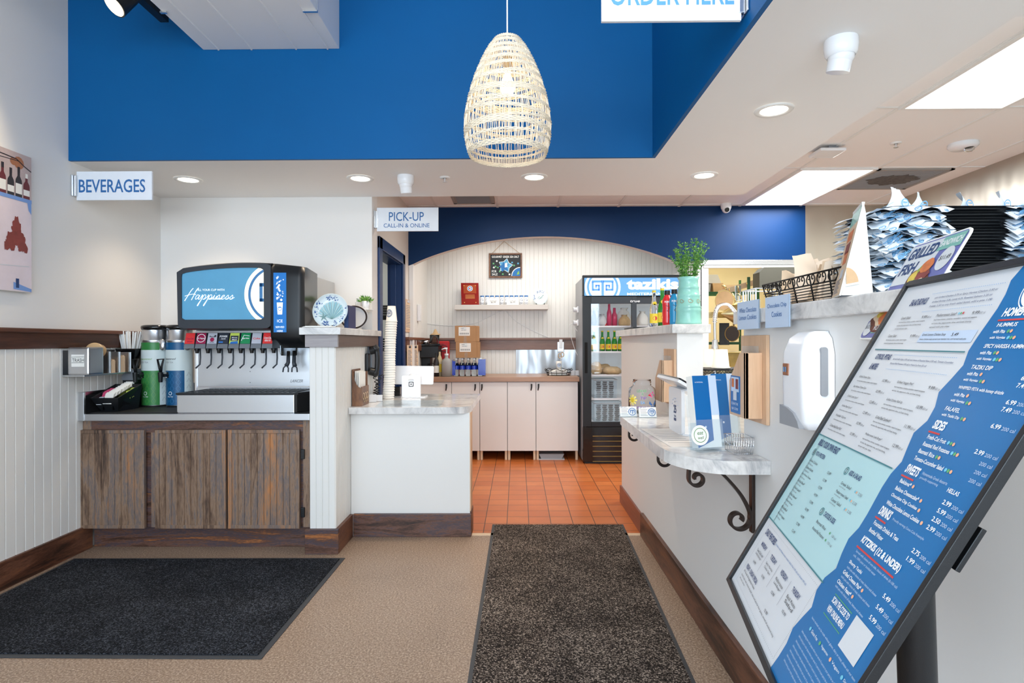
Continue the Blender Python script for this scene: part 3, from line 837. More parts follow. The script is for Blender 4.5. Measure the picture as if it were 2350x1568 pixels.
# ================================================================== HANGING SIGNS
def hang_sign(name, label, x0, x1, z0, z1, Y, lines, side, big=False):
    t = thing(name, label, 'sign', ((x0 + x1) / 2, Y, z0))
    b = MB(); b.box(x0, Y - .007, z0, x1, Y + .007, z1, 'sign_white', .002); fr = XF((0, Y - .007, 0))
    for s_, cx, z, w_, h_, ink, bd in lines: b.text(fr, s_, cx - w_ / 2, z, ink, w=w_, hh=h_, bold=bd)
    b.build('panel', t)
    xe = x0 if side < 0 else x1
    b = MB(); h = (z1 - z0); zc = (z0 + z1) / 2
    b.box(xe - .010, Y - .014, zc - h * .36, xe + .010, Y + .014, zc + h * .36, 'aluminium', .002)
    b.box(xe + side * .012, Y - .03, zc - h * .36, xe + side * .018, Y + .03, zc + h * .36, 'aluminium', .001)
    b.box(min(xe, xe + side * .018), Y - .005, zc - h * .36, max(xe, xe + side * .018), Y + .005, zc + h * .36, 'aluminium')
    b.build('wall_bracket', t)


Y = 3.585; z1 = P(260, 394, Y=Y).z; z0 = P(260, 460, Y=Y).z; xa, xb = XL + .02, P(350, 427, Y=Y).x
ta, tb = P(183, 443, Y=Y), P(335, 412, Y=Y)
hang_sign('hanging_sign', 'white hanging sign reading beverages on the left wall', xa, xb, z0, z1, Y, [('BEVERAGES', (ta.x + tb.x) / 2, ta.z, tb.x - ta.x, tb.z - ta.z, 'ink_blue', .012)], -1)
Y = 4.54; z1 = P(930, 477, Y=Y).z; z0 = P(930, 531, Y=Y).z; xa, xb = XS + .02, P(1006, 500, Y=Y).x
ta, tb, tc_, td = P(893, 508, Y=Y), P(973, 487, Y=Y), P(881, 523, Y=Y), P(986, 513, Y=Y)
hang_sign('hanging_sign', 'white hanging sign reading pick-up call-in and online', xa, xb, z0, z1, Y, [('PICK-UP', (ta.x + tb.x) / 2, ta.z, tb.x - ta.x, tb.z - ta.z, 'ink_blue', .005), ('CALL-IN & ONLINE', (tc_.x + td.x) / 2, tc_.z, td.x - tc_.x, td.z - tc_.z, 'ink_blue', .003)], -1)
Y = 2.09; z0 = P(1540, 50, Y=Y).z; z1 = z0 + .175; xa, xb = P(1380, 50, Y=Y).x, XR - .024 - .018
ta = P(1399, 16, Y=Y); tb = P(1683, 16, Y=Y)
hang_sign('hanging_sign', 'white order-here sign hanging at the top edge on blue wall', xa, xb, z0, z1, Y, [('ORDER HERE', (ta.x + tb.x) / 2, ta.z, tb.x - ta.x, .085, 'ink_sky', .012)], 1)

# canvas print on the left wall
cz1, cz0, cy1 = P(72, 362, X=XL + .03).z, P(66, 672, X=XL + .03).z, P(72, 362, X=XL + .03).y
cw = 1.05; t = thing('canvas_print', 'canvas photo print of wine bottles and red leaves on left wall', 'picture', (XL, cy1 - cw / 2, cz0))
b = MB(); b.box(XL + .001, cy1 - cw, cz0, XL + .03, cy1, cz1, 'paper', .002); b.build('stretcher', t)
fr = Fr((XL + .0306, cy1 - cw, cz0), (0, 1, 0), (0, 0, 1)); Hc = cz1 - cz0
b = MB(); b.rect(fr, .002, .002, cw - .002, Hc - .002, 'print_wall', .0004); b.rect(fr, .002, Hc * .68, cw - .002, Hc - .002, 'print_stone', .0007)
rr = random.Random(2)
for k in range(7): b.disc(fr, rr.uniform(.1, cw - .08), Hc * rr.uniform(.86, .93), rr.uniform(.02, .045), 'print_rust', .0009 + k * .00004, 12)
b.line(fr, [(cw - .20, Hc * .955), (cw - .1, Hc * .95), (cw - .05, Hc * .915), (cw - .004, Hc * .89)], .006, 'bottle_dark', .0012)
b.line(fr, [(cw - .5, Hc * .90), (cw - .2, Hc * .93), (cw - .08, Hc * .94)], .004, 'bottle_dark', .0012)
x = cw - .035
k = 0
while x > .06:
    h_ = Hc * (.205 if k % 2 else .185) + rr.uniform(0, .02); g = 'bottle_dark' if k % 3 else 'wine'; z = Hc * .68
    w_ = .021
    b.poly(fr, [(x - w_, z), (x + w_, z), (x + w_, z + h_ * .5), (x + w_ * .9, z + h_ * .58), (x + .008, z + h_ * .70), (x + .008, z + h_), (x - .008, z + h_), (x - .008, z + h_ * .70), (x - w_ * .9, z + h_ * .58), (x - w_, z + h_ * .5)], g, .0012)
    b.rect(fr, x - w_ * .95, z + .018, x + w_ * .95, z + h_ * (.45 if k % 2 else .36), 'paper', .0016)
    b.rect(fr, x - .008, z + h_ * .82, x + .008, z + h_, 'paper' if k % 4 == 0 else 'bottle_dark', .0017)
    x -= .05; k += 1
b.rect(fr, .002, Hc * .655, cw - .002, Hc * .682, 'print_blue', .0018)
b.poly(fr, [(cw - .004, Hc * .655), (cw - .03, Hc * .655), (cw - .022, Hc * .60), (cw - .004, Hc * .575)], 'print_blue', .0018)
_lh = [.0013]
def leaf(cx, cz, sc, seed):
    _lh[0] += .0003
    q = random.Random(seed); pts = []
    for i in range(44):
        a = 2 * PI * i / 44; r = sc * (.62 + .3 * math.cos(3 * (a - PI / 2)) * .6 + q.uniform(-.08, .1)); pts.append((cx + r * math.cos(a) * .62, cz + r * math.sin(a)))
    b.poly(fr, pts, 'leaf_red', _lh[0])
leaf(cw - .10, Hc * .40, .125, 1); leaf(cw - .06, Hc * .34, .07, 4); leaf(cw - .145, Hc * .34, .075, 7); leaf(cw - .40, Hc * .42, .12, 9)
b.poly(fr, [(cw - .105, .02), (cw - .085, .02), (cw - .085, .07), (cw - .105, .07)], 'ink_navy', .0015)
b.poly(fr, [(cw - .12, .012), (cw - .004, .004), (cw - .004, .02), (cw - .12, .05)], 'print_blue', .0013)
b.line(fr, [(.05, Hc * .2), (cw - .3, Hc * .17), (cw - .02, Hc * .19)], .004, 'paper_grey', .0012)
b.build('printed_canvas', t)
# ================================================================== DRINKS COUNTER (left)
CZ = .855                                   # steel worktop
t = thing('drinks_cabinet', 'dark stained base cabinet with three grooved doors under drinks counter', 'cabinet', (-2.0, 3.64, 0))
FY = 3.655
b = MB(); b.box(-2.715, FY, .145, PX0, YA - .01, CZ - .045, 'stain_h'); b.build('carcass', t)
b = MB()
b.box(-2.715, FY - .012, .145, -2.66, FY, CZ - .045, 'stain_v'); b.box(-1.335, FY - .012, .145, PX0 - .003, FY, CZ - .045, 'stain_v'); b.box(-2.66, FY - .012, .735, -1.335, FY, CZ - .045, 'stain_h'); b.box(-2.285, FY - .012, .145, -2.205, FY, .735, 'stain_v'); b.build('face_frame', t)
b = MB(); b.box(-2.692, FY + .055, 0, PX0 - .003, FY + .075, .15, 'stain_h'); b.build('toe_kick', t)
z1, z0 = P(260, 987, Y=FY - .03).z, P(260, 1213, Y=FY - .03).z
for a, c_ in ((179, 331), (356, 518), (523, 687)):
    xa, xb = P(a, 1100, Y=FY - .035).x, P(c_, 1100, Y=FY - .035).x
    yf = FY - .034; b = MB(); b.box(xa, yf + .006, z0, xb, FY - .013, z1, 'stain_v')
    fr = XF((xa, yf + .006, z0)); bead(b, fr, .022, xb - xa - .022, .02, z1 - z0 - .02, 'stain_v', .040, .007, .005)
    for q in ((0, 0, .024, z1 - z0), (xb - xa - .024, 0, xb - xa, z1 - z0), (.024, 0, xb - xa - .024, .022), (.024, z1 - z0 - .022, xb - xa - .024, z1 - z0)): b.fbox(fr, q[0], q[1], 0, q[2], q[3], .010, 'stain_v', .003)
    d = b.build('door', t)
for z in (.24, .60):
    b = MB(); x = P(691, 1100, Y=FY - .02).x; b.box(x, FY - .03, z - .03, x + .022, FY - .012, z + .03, 'black_plastic', .003); b.build('hinge', t)

t = thing('steel_worktop', 'stainless steel drinks worktop with raised end and painted dark tray reflection', 'worktop', (-2.0, 4.0, CZ))
b = MB(); b.box(-2.71, 3.60, CZ - .042, PX0 - .002, YA - .003, CZ, 'steel_h', .003); b.build('top', t)
b = MB()
b.fbox(RF((-2.715, 3.60, CZ)), 0, -.04, 0, .85, .135, .012, 'steel_h', .003); b.box(-2.715, 3.596, CZ - .042, -2.672, 3.612, CZ + .135, 'steel_v', .002)
b.box(-2.70, YA - .016, CZ, PX0 - .002, YA - .004, CZ + .135, 'steel_h'); b.build('splash_rim', t)
b = MB(); b.box(-2.66, 3.63, CZ, -2.12, YA - .02, CZ + .006, 'dull_black', .003); b.box(-2.703, 3.62, CZ, -2.698, YA - .02, CZ + .11, 'dull_black'); b.build('painted_reflection', t)  # black sheets paint the dark reflection in the steel tray

# tea urns
def tea_urn(px, label, body, script, ink, lid_sx):
    cx = P(px, 900, Y=4.02).x; r = .083; z0 = CZ + .006; t = thing('tea_urn', label, 'tea dispenser', (cx, 4.02, z0), 'iced tea urns on the drinks counter'); H = .535
    b = MB(); b.lathe((0, 0, 0), [(.0001, 0), (r * .99, 0), (r, .012), (r, H - .10), (r * 1.03, H - .094), (r * 1.03, H - .08), (r * .97, H - .076), (r * .97, H)], 'steel_v', 40); b.build('tank', t, local=True)
    cy = Cy((0, 0, 0), r, -PI / 2)
    b = MB(); hw = .098
    b.rect(cy, -hw, .012, hw * .72, H - .10, body, .0012, 26); b.rect(cy, hw * .72, .012, hw * 1.36, H - .10, 'tea_pale', .0012, 10); b.rect(cy, -hw, .245, hw * 1.36, .385, 'tea_pale', .002, 30)
    for q in range(5):
        z = .04 + q * .042
        for u in (-.06, -.02, .02): b.line(cy, [(u, z), (u + .014, z + .02), (u + .028, z), (u + .014, z - .02), (u, z)], .0012, 'leaf_light' if body == 'tea_green' else 'ink_sky', .0018)
        b.line(cy, [(.085, z), (.10, z + .025), (.115, z)], .0014, 'ink_dark', .0018)
    b.text(cy, script, -.028, .318, ink, w=.088 if script == 'Sweetened' else .1, align='c', sh=.3, h=.0026); b.text(cy, 'ICED TEA', -.028, .296, 'ink_grey', w=.062, align='c', h=.0026)
    b.ring(cy, -.018, .092, .009, .0125, 'ink_white', .002, 20); b.text(cy, 'BELLTEA', -.018, .066, 'ink_white', w=.04, align='c', h=.002)
    b.build('printed_wrap', t, local=True)
    b = MB(); b.lathe((.01, 0, H), [(.0001, .022), (r * .9, .020), (r * 1.12, .014), (r * 1.16, .002), (r * 1.08, -.014), (r * .9, -.014)], 'black_gloss', 36, sx=lid_sx); b.build('lid', t, local=True)
    u0 = cy(.078, H - .145, .02); b = MB(); b.lathe((u0.x, u0.y, H - .155), [(.0001, 0), (.017, .006), (.02, .03), (.02, .07), (.0001, .08)], 'aluminium', 16, sy=.6); b.build('sight_gauge', t, local=True)
    q = cy(-.058, .215, 0); n = V((math.cos(-PI / 2 - .058 / r), math.sin(-PI / 2 - .058 / r), 0)); q2 = q + V((0, -.05, 0))
    sp = MB(); a = q + V((.014, -.002, -.0)); sp.cyl(a, a + V((.0, -.012, 0)), .022, .020, 'chrome', 24); sp.cyl(a, a + V((-.004, -.05, .0)), .012, .011, 'black_plastic', 16)
    e = a + V((-.018, -.06, 0)); sp.cyl(e + V((0, 0, -.045)), e + V((0, 0, .022)), .012, .017, 'black_plastic', 18); sp.build('spigot', t, local=True)
    sp = MB(); hz = e + V((0, 0, .022)); sp.tube([hz, hz + V((-.006, -.004, .035)), hz + V((-.016, -.006, .085)), hz + V((.024, -.006, .088)), hz + V((.010, -.004, .04)), hz + V((.004, 0, 0))], .0072, 'black_plastic', 8); sp.build('tap_handle', t, local=True)


tea_urn(357, 'green iced tea urn, unsweetened, beside the sugar caddy', 'tea_green', 'Unsweetened', 'leaf_light', 1.0)
tea_urn(413, 'blue iced tea urn, sweetened, beside the soda fountain', 'tea_blue', 'Sweetened', 'ink_dark', 1.0)

# ------------------------------------------------ soda fountain
t = thing('soda_fountain', 'large black and steel soda fountain with lit blue display', 'soda fountain', (-1.78, 4.0, CZ))
HY = 3.72; hx0, hx1 = P(404, 680, Y=HY).x, P(700, 680, Y=HY).x; hz1, hz0 = P(550, 603, Y=HY).z, P(550, 756, Y=HY).z
SX0, SX1 = -2.165, -1.372
b = MB(); b.box(SX0, 3.95, CZ + .03, SX1, 4.40, hz1 - .06, 'steel_dull', .004); b.box(SX1 - .016, 3.93, CZ + .03, SX1 + .002, 3.955, hz1 - .03, 'chrome'); b.build('ice_chest', t)
b = MB(); q = P(716, 680, X=SX1); b.cyl((SX1, q.y, q.z), (SX1 + .016, q.y, q.z), .011, .010, 'brass', 16); b.build('lock', t)
# head: arched top, thick shell
fr = XF((0, HY, 0)); top = []; n = 20; xs0, xs1 = hx0, P(616, 680, Y=HY).x
zl, zm, zr = P(404, 617, Y=HY).z, P(560, 602, Y=HY).z, P(700, 612, Y=HY).z
def ztop(x):
    u = (x - hx0) / (hx1 - hx0); return zl * (1 - u) * (1 - 2 * u) + zm * 4 * u * (1 - u) + zr * u * (2 * u - 1)
def outline(xa, xb, zb, r=.03):
    pts = []
    for k in range(7): a = PI + PI / 2 * k / 6; pts.append((xa + .006 + r + r * math.cos(a), zb + r + r * math.sin(a)))
    for k in range(7): a = 1.5 * PI + PI / 2 * k / 6; pts.append((xb - r + r * math.cos(a), zb + r + r * math.sin(a)))
    for k in range(17):
        x = xb - (xb - xa) * k / 16; dz = .0
        if x < xa + .02: dz = .018 * (1 - (x - xa) / .02) ** 2
        pts.append((x, ztop(x) - dz))
    return pts
ol = outline(hx0, xs1 + .02, hz0)
b = MB(); b.prism(fr, ol, -.22, -.016, 'black_plastic'); ins = [((p[0] - (hx0 + xs1) / 2) * .985 + (hx0 + xs1) / 2, (p[1] - (hz0 + hz1) / 2) * .97 + (hz0 + hz1) / 2) for p in ol]
b.add([fr(p[0], p[1], -.016) for p in ol] + [fr(p[0], p[1], 0) for p in ins], [(k, (k + 1) % len(ol), len(ol) + (k + 1) % len(ol), len(ol) + k) for k in range(len(ol))], 'black_plastic')
# bezel ring round the display
da, db = P(416, 734, Y=HY), P(605, 618, Y=HY); dx0, dx1, dz0 = da.x, db.x, da.z
def dtop(x): return ztop(x) - (ztop((dx0 + dx1) / 2) - P(510, 616, Y=HY).z)
dpts = [(dx0 + .006, dz0), (dx1 - .006, dz0), (dx1, dz0 + .006)] + [(dx1 - (dx1 - dx0) * k / 16, dtop(dx1 - (dx1 - dx0) * k / 16) - (.006 if k in (0, 16) else 0)) for k in range(17)] + [(dx0, dz0 + .006)]
cx_, cz_ = (dx0 + dx1) / 2, (dz0 + dtop((dx0 + dx1) / 2)) / 2
N = 96
def cast(poly, a):
    best = 0
    for i in range(len(poly)):
        (x1_, y1_), (x2_, y2_) = poly[i], poly[(i + 1) % len(poly)]; dx, dy = math.cos(a), math.sin(a); ex, ey = x2_ - x1_, y2_ - y1_; den = dx * ey - dy * ex
        if abs(den) < 1e-12: continue
        tt = ((x1_ - cx_) * ey - (y1_ - cz_) * ex) / den; uu = ((x1_ - cx_) * dy - (y1_ - cz_) * dx) / den
        if tt > 0 and -1e-6 <= uu <= 1 + 1e-6: best = max(best, tt)
    return (cx_ + best * math.cos(a), cz_ + best * math.sin(a))
ro = [cast(ins, 2 * PI * k / N) for k in range(N)]; ri = [cast(dpts, 2 * PI * k / N) for k in range(N)]
b.add([fr(p[0], p[1], 0) for p in ro] + [fr(p[0], p[1], .0) for p in ri] + [fr(p[0], p[1], -.012) for p in ri], [(k, (k + 1) % N, N + (k + 1) % N, N + k) for k in range(N)] + [(N + k, N + (k + 1) % N, 2 * N + (k + 1) % N, 2 * N + k) for k in range(N)], 'charcoal')
b.build('head', t)
b = MB(); f2 = XF((0, HY + .010, 0)); b.poly(f2, dpts, 'display_blue', 0)
lc = P(634, 676, Y=HY + .01); lr = P(561, 676, Y=HY + .01); R = lc.x - lr.x
def clipped_ring(r0, r1, mat, h):
    a1 = math.acos(max(-1, min(1, (dx1 - .003 - lc.x) / max(r1, 1e-6)))) if True else 0
    vs = []; fs = []; nn = 40
    for k in range(nn + 1):
        z = -r1 + 2 * r1 * k / nn; xo = -math.sqrt(max(0, r1 * r1 - z * z)); lim = dx1 - .003 - lc.x
        xi = -math.sqrt(r0 * r0 - z * z) if abs(z) < r0 else lim
        xi = min(xi, lim); xo = min(xo, lim); vs += [f2(lc.x + xo, lc.z + z, h), f2(lc.x + xi, lc.z + z, h)]
    for k in range(nn): fs.append((2 * k, 2 * k + 1, 2 * k + 3, 2 * k + 2))
    b.add(vs, fs, mat)
clipped_ring(.001, R, 'display_cream', .001); clipped_ring(R * .80, R * .88, 'display_deep', .0018)
K = R * .5; rr_ = lambda x0, z0, x1, z1: b.rect(f2, lc.x + x0 * K, lc.z + z0 * K, min(lc.x + x1 * K, dx1 - .003), lc.z + z1 * K, 'display_deep', .0022)
rr_(-1.05, .50, 0, .72); rr_(-1.05, -.45, -.85, .72); rr_(-1.05, -.45, -.45, -.25); rr_(-.62, -.45, -.45, .15); rr_(-.85 + .18, .12, -.3, .28)
p1, p2 = P(452, 668, Y=HY + .01), P(515, 663, Y=HY + .01); b.text(f2, 'FILL YOUR CUP WITH', p1.x, p1.z, 'display_white', w=p2.x - p1.x, hh=p2.z - p1.z)
p1, p2 = P(479, 688, Y=HY + .01), P(511, 684, Y=HY + .01); b.text(f2, 'DRINK & REPEAT', p1.x, p1.z, 'display_white', w=p2.x - p1.x, hh=p2.z - p1.z)
# brush lettering: Happiness
hp1 = P(425, 688, Y=HY + .01); ux = (P(541, 688, Y=HY + .01).x - hp1.x) / 11.6
def scr(pts, w=.0032): b.line(f2, [(q.x, q.y) for q in smooth_pts([(hp1.x + (x + y * .32) * ux, hp1.z + y * ux, 0) for x, y in pts], 6)], w, 'display_white', .003)
scr([(0, -.3), (.3, .6), (.75, 2.0), (1.1, 2.6)], .0042); scr([(1.5, -.1), (1.7, .8), (1.9, 1.9), (2.3, 2.7)], .0042); scr([(-.3, .8), (.8, 1.15), (1.7, 1.25), (2.2, 1.1)])
scr([(3.0, .9), (2.6, 1.1), (2.3, .6), (2.4, .1), (2.8, .3), (3.1, 1.0), (3.0, .2), (3.3, .1), (3.6, .7)])
for x in (3.6, 5.0): scr([(x, .7), (x + .1, 1.1), (x + .15, .2), (x - .2, -1.3), (x - .35, -1.2), (x + .2, .2), (x + .5, 1.05), (x + .9, .95), (x + .85, .25), (x + .5, .1), (x + .9, .15), (x + 1.4, .7)])
scr([(6.4, .6), (6.5, 1.0), (6.5, .2), (6.8, .15), (7.1, .8)]); scr([(6.62, 1.42), (6.7, 1.5)], .004)
scr([(7.1, .8), (7.15, .1), (7.3, .8), (7.7, 1.0), (7.7, .2), (8.0, .15), (8.3, .5)])
scr([(8.3, .45), (8.8, .75), (8.7, 1.0), (8.3, .8), (8.3, .2), (8.7, .1), (9.2, .5)])
for x in (9.2, 10.2): scr([(x, .4), (x + .4, 1.0), (x + .6, .5), (x + .4, .1), (x, .15), (x + .5, .12), (x + 1.0, .5)])
b.build('display_panel', t)
# ice column
ix0, ix1 = P(617, 700, Y=HY - .03).x, hx1; IY = HY - .035; iz0 = P(650, 792, Y=IY).z
prof = [(hz1 + .002, HY + .01), (hz1 - .03, HY - .022), (hz1 - .10, IY), (hz0 + .02, IY), (hz0 - .045, IY + .004), (iz0 + .025, IY + .02), (iz0, IY + .06), (iz0 - .02, IY + .12)]
b = MB(); vs = []; fs = []; wl = [(0, .03), (.05, .006), (.16, 0), (.84, 0), (.95, .006), (1, .03)]
for i, (z, y) in enumerate(prof):
    for u, dy in wl:
        x = ix0 + (ix1 - ix0) * u; xx = x + (.035 * (1 - u) if i >= 5 else 0); vs.append((xx, y + dy, (ztop(min(x, hx1)) - .002) if i == 0 else z))
nw = len(wl)
for i in range(len(prof) - 1):
    for k in range(nw - 1): fs.append((i * nw + k, (i + 1) * nw + k, (i + 1) * nw + k + 1, i * nw + k + 1))
b.add(vs, fs, 'black_plastic', True)
b.prism(Fr((ix1, 0, 0), (0, 1, 0), (0, 0, 1)), [(y + .03, z) for z, y in [(ztop(ix1) - .002, prof[0][1])] + prof[1:]] + [(3.95, iz0 + .03), (3.95, ztop(ix1) - .02)], -.07, 0, 'black_gloss')
b.add([(ix0, prof[i][1] + .03, (ztop(ix0) if i == 0 else prof[i][0])) for i in range(6)] + [(ix0, 3.93, hz0 - .03), (ix0, 3.93, ztop(ix0))], [list(range(8))], 'black_plastic')
b.build('ice_column', t)
b = MB(); f3 = XF((0, IY - .001, 0)); a_, c_ = P(628, 763, Y=IY), P(657, 626, Y=IY); b.rect(f3, a_.x, a_.z, c_.x, c_.z, 'ice_blue', 0)
mx_ = (a_.x + c_.x) / 2
for s_, z, w_ in (('ICE', 735, .034), ('SERVED', 748, .054), ('HERE', 757, .036)): b.text(f3, s_, mx_, P(640, z + 5, Y=IY).z, 'display_white', w=w_, align='c', h=.001)
rr = random.Random(8)
for k in range(26):
    x, z = mx_ + rr.uniform(-.022, .022), P(640, 636 + k * 2.1, Y=IY).z; s_ = rr.uniform(.003, .009); b.poly(f3, [(x - s_, z), (x, z - s_), (x + s_, z), (x, z + s_)], 'display_white' if k % 2 else 'poster_pale', .001)
z = P(640, 722, Y=IY).z; b.poly(f3, [(mx_ - .014, z), (mx_ + .014, z), (mx_ + .019, z + .075), (mx_ - .019, z + .075)], 'display_white', .0012); b.ring(f3, mx_, z + .037, .010, .013, 'ice_blue', .0018); b.rect(f3, mx_ - .008, z + .042, mx_ + .008, z + .046, 'ice_blue', .0018)
b.build('ice_label', t)
# splash, valve shelf, valves
b = MB(); b.box(SX0, 3.935, CZ + .145, SX1 + .006, 3.95, hz0 + .03, 'steel_v'); b.box(SX0 + .02, 3.90, hz0 - .035, -1.47, 3.94, hz0 - .002, 'steel_h', .003); b.box(SX0, 3.93, CZ + .10, SX1, 3.97, CZ + .147, 'steel_h', .008)
f4 = XF((0, 3.935, 0)); b.text(f4, 'LANCER', P(666, 878, Y=3.935).x, P(666, 878, Y=3.935).z, 'mid_grey', w=.085, hh=.02, sh=.3, bold=.02)
for px, py in ((574, 853), (574, 878)):
    q = P(px, py, Y=3.934); b.disc(f4, q.x, q.z, .003, 'ink_dark', .001, 10)
b.box(SX0 - .002, 3.925, CZ + .10, SX0 + .010, 3.952, hz0, 'chrome'); b.build('splash_panel', t)
flav = [('coke_red', [('Coca-Cola', 'maroon', .046, .0), ('ZERO SUGAR', 'maroon', .036, -.018)]), ('maroon', [('Dr Pepper', 'ink_white', .046, 0)]), ('silver_label', [('Barqs', 'ink_dark', .04, .012), ('root beer', 'ink_dark', .03, -.022)]),
        ('dark_label', [('POWER', 'ink_white', .05, .014), ('ADE', 'ink_white', .03, .0)]), ('lime', [('Minute', 'ink_white', .036, .008), ('Maid', 'ink_white', .03, -.006)]), ('sprite_green', [('Sprite', 'ink_white', .046, 0)]), ('silver_label', [('Coke', 'coke_red', .046, .0)]), ('coke_red', [('Coca-Cola', 'ink_white', .05, .004), ('ORIGINAL TASTE', 'ink_white', .04, -.014)])]
VY = 3.80; vz1, vz0 = P(500, 764, Y=VY).z, P(500, 800, Y=VY).z
for k, (bg, lines) in enumerate(flav):
    px = 435.5 + 25.5 * k; xc = P(px, 780, Y=VY).x; hw = .033
    ln = Fr((xc, VY - .012, vz0), (1, 0, 0), (0, .26, 1)); Lh = (vz1 - vz0) / math.cos(.254)
    b = MB(); vs = [ln(-hw * 1.04, 0), ln(hw * 1.04, 0), ln(hw * .94, Lh), ln(-hw * .94, Lh)]; bk = [V((p.x, 3.915, p.z)) for p in vs]
    b.add(vs + bk, [(0, 1, 2, 3), (1, 5, 6, 2), (0, 3, 7, 4), (3, 2, 6, 7), (0, 4, 5, 1)], 'charcoal'); b.poly(ln, [(-hw * 1.03, .001), (hw * 1.03, .001), (hw * 1.0, Lh * .28), (-hw * 1.0, Lh * .28)], 'grey_plastic', .0008)
    vv = b.build('valve', t, label=None)
    b = MB(); b.poly(ln, [(-hw * .96, Lh * .30), (hw * .96, Lh * .30), (hw * .90, Lh * .985), (-hw * .90, Lh * .985)], bg, .0012); zc = Lh * .60
    if bg == 'maroon': b.ring(ln, 0, zc + .006, .024, .028, 'ink_white', .0016)
    if bg == 'lime': b.poly(ln, [(-.026, zc - .012), (.026, zc - .012), (.026, zc + .022), (-.026, zc + .022)], 'dark_label', .0016); b.poly(ln, [(-.026, zc - .032), (.026, zc - .032), (.024, zc - .014), (-.022, zc - .018)], 'label_blue', .0015)
    if bg == 'dark_label': b.rect(ln, -.028, zc - .026, .0, zc - .016, 'label_blue', .0016)
    if k == 2: b.disc(ln, 0, zc - .004, .014, 'maroon', .0014, 16); b.disc(ln, .018, zc + .020, .007, 'ink_dark', .0014, 10)
    if bg == 'sprite_green': b.line(ln, [(-.026, zc - .012), (-.012, zc + .026), (.024, zc + .02)], .004, 'ink_white', .0015)
    for s_, ink, w_, dz in lines: b.text(ln, s_, 0, zc + dz - .003, ink, w=w_, hh=.013 if w_ > .037 else .008, align='c', sh=.12, bold=.02, h=.0022)
    b.build('flavour_label', vv)
    b = MB(); b.cyl((xc + .018, VY + .055, vz0 + .004), (xc + .018, VY + .055, vz0 - .012), .016, .016, 'black_plastic', 16); b.cyl((xc + .018, VY + .055, vz0 - .012), (xc + .018, VY + .055, vz0 - .032), .014, .011, 'black_gloss', 16); b.build('nozzle', vv)
    b = MB(); x = xc + .040; b.tube([(x, VY + .05, vz0 + .002), (x + .002, VY + .05, vz0 - .06), (x + .001, VY + .045, vz0 - .105), (x - .022, VY + .035, vz0 - .130)], .0052, 'charcoal', 8); b.build('lever', vv)
# ice chute
cx = P(662, 800, Y=3.84).x
b = MB(); b.lathe((cx, 3.85, P(660, 816, Y=3.85).z), [(.05, 0), (.055, .01), (.057, .07)], 'clear_plastic', 24); b.lathe((cx, 3.85, P(660, 816, Y=3.85).z), [(.046, .07), (.044, 0), (.05, 0)], 'clear_plastic', 24); b.build('ice_chute', t)
for dx, ax in ((-.004, -.03), (.034, .03)):
    b = MB(); zt = P(660, 815, Y=3.84).z; x = cx + dx; b.tube([(x, 3.85, zt + .03), (x, 3.845, zt - .05), (x + ax * .3, 3.835, zt - .072)], [.011, .013, .015], 'charcoal', 8)
    for e in (-.017, .015): b.tube([(x + ax * .3, 3.835, zt - .066), (x + ax * .3 + e, 3.832, zt - .085), (x + ax * .35 + e * 1.1, 3.83, zt - .112)], .0048, 'charcoal', 6)
    b.build('ice_lever', t)
# drip tray
ta_, tb_ = P(406, 946, Y=3.64), P(697, 903, Y=3.64); b = MB(); b.box(ta_.x, 3.64, CZ, tb_.x - .06, 3.93, tb_.z - .008, 'steel_h', .004); b.prism(TF((0, 0, 0)), [(tb_.x - .06, 3.64), (tb_.x - .045, 3.648), (tb_.x + .02, 3.80), (tb_.x + .02, 3.93), (tb_.x - .06, 3.93)], CZ, tb_.z - .008, 'black_gloss')
b.build('drip_tray', t)
b = MB(); z = tb_.z - .008
b.prism(TF((0, 0, 0)), [(ta_.x - .004, 3.635), (tb_.x - .055, 3.635), (tb_.x - .038, 3.645), (tb_.x + .022, 3.80), (tb_.x + .022, 3.935), (ta_.x + .03, 3.935), (ta_.x - .004, 3.70)], z, z + .012, 'black_plastic')
for k in range(20): x = ta_.x + .04 + k * .036; b.box(x, 3.67, z + .012, x + .012, 3.91, z + .016, 'charcoal')
b.build('drip_grille', t)

# ------------------------------------------------ left wall organiser
t = thing('wall_organiser', 'stainless wall organiser with open bins above the drinks counter', 'organiser', (XL + .02, 3.7, 1.10))
ox0, ox1 = XL + .012, -2.575
b = MB(); b.box(ox0, 3.47, 1.093, ox1, 3.92, 1.103, 'steel_v', .002); b.box(XL + .012, 3.47, 1.103, XL + .016, 3.92, 1.25, 'steel_v'); b.build('shelf', t)
for k, y in enumerate((3.62, 3.69, 3.78, 3.885)):
    b = MB(); b.box(ox0, y, 1.103, ox1 + .004, y + .006, 1.245 - .004 * k, 'steel_v', .002); b.box(ox1 - .012, y - .012, 1.103, ox1, y + .012, 1.245 - .004 * k, 'steel_v', .002); b.build('divider', t)
t = thing('napkin_dispenser', 'steel napkin dispenser with a handwritten trash note', 'napkin dispenser', (-2.62, 3.5, 1.103))
na, nb = P(155, 856, Y=3.46), P(204, 797, Y=3.46)
b = MB(); b.box(max(na.x, XL + .018), 3.46, 1.1035, nb.x, 3.585, nb.z, 'steel_v', .010); b.build('body', t)
b = MB(); fr = XF((0, 3.459, 0)); b.text(fr, 'TRASH', P(166, 832, Y=3.459).x, P(166, 831, Y=3.459).z, 'ink_dark', w=.07, hh=.021, h=.0016)
a_, c_ = P(164, 842, Y=3.459), P(194, 814, Y=3.459); b.rect(fr, a_.x, a_.z, c_.x, c_.z, 'paper', .0008)
for yy in (820, 833): z = P(170, yy, Y=3.459).z; b.line(fr, [(a_.x + .002, z), (c_.x - .002, z + .001)], .0022, 'ink_dark', .0016)
b.build('note', t)
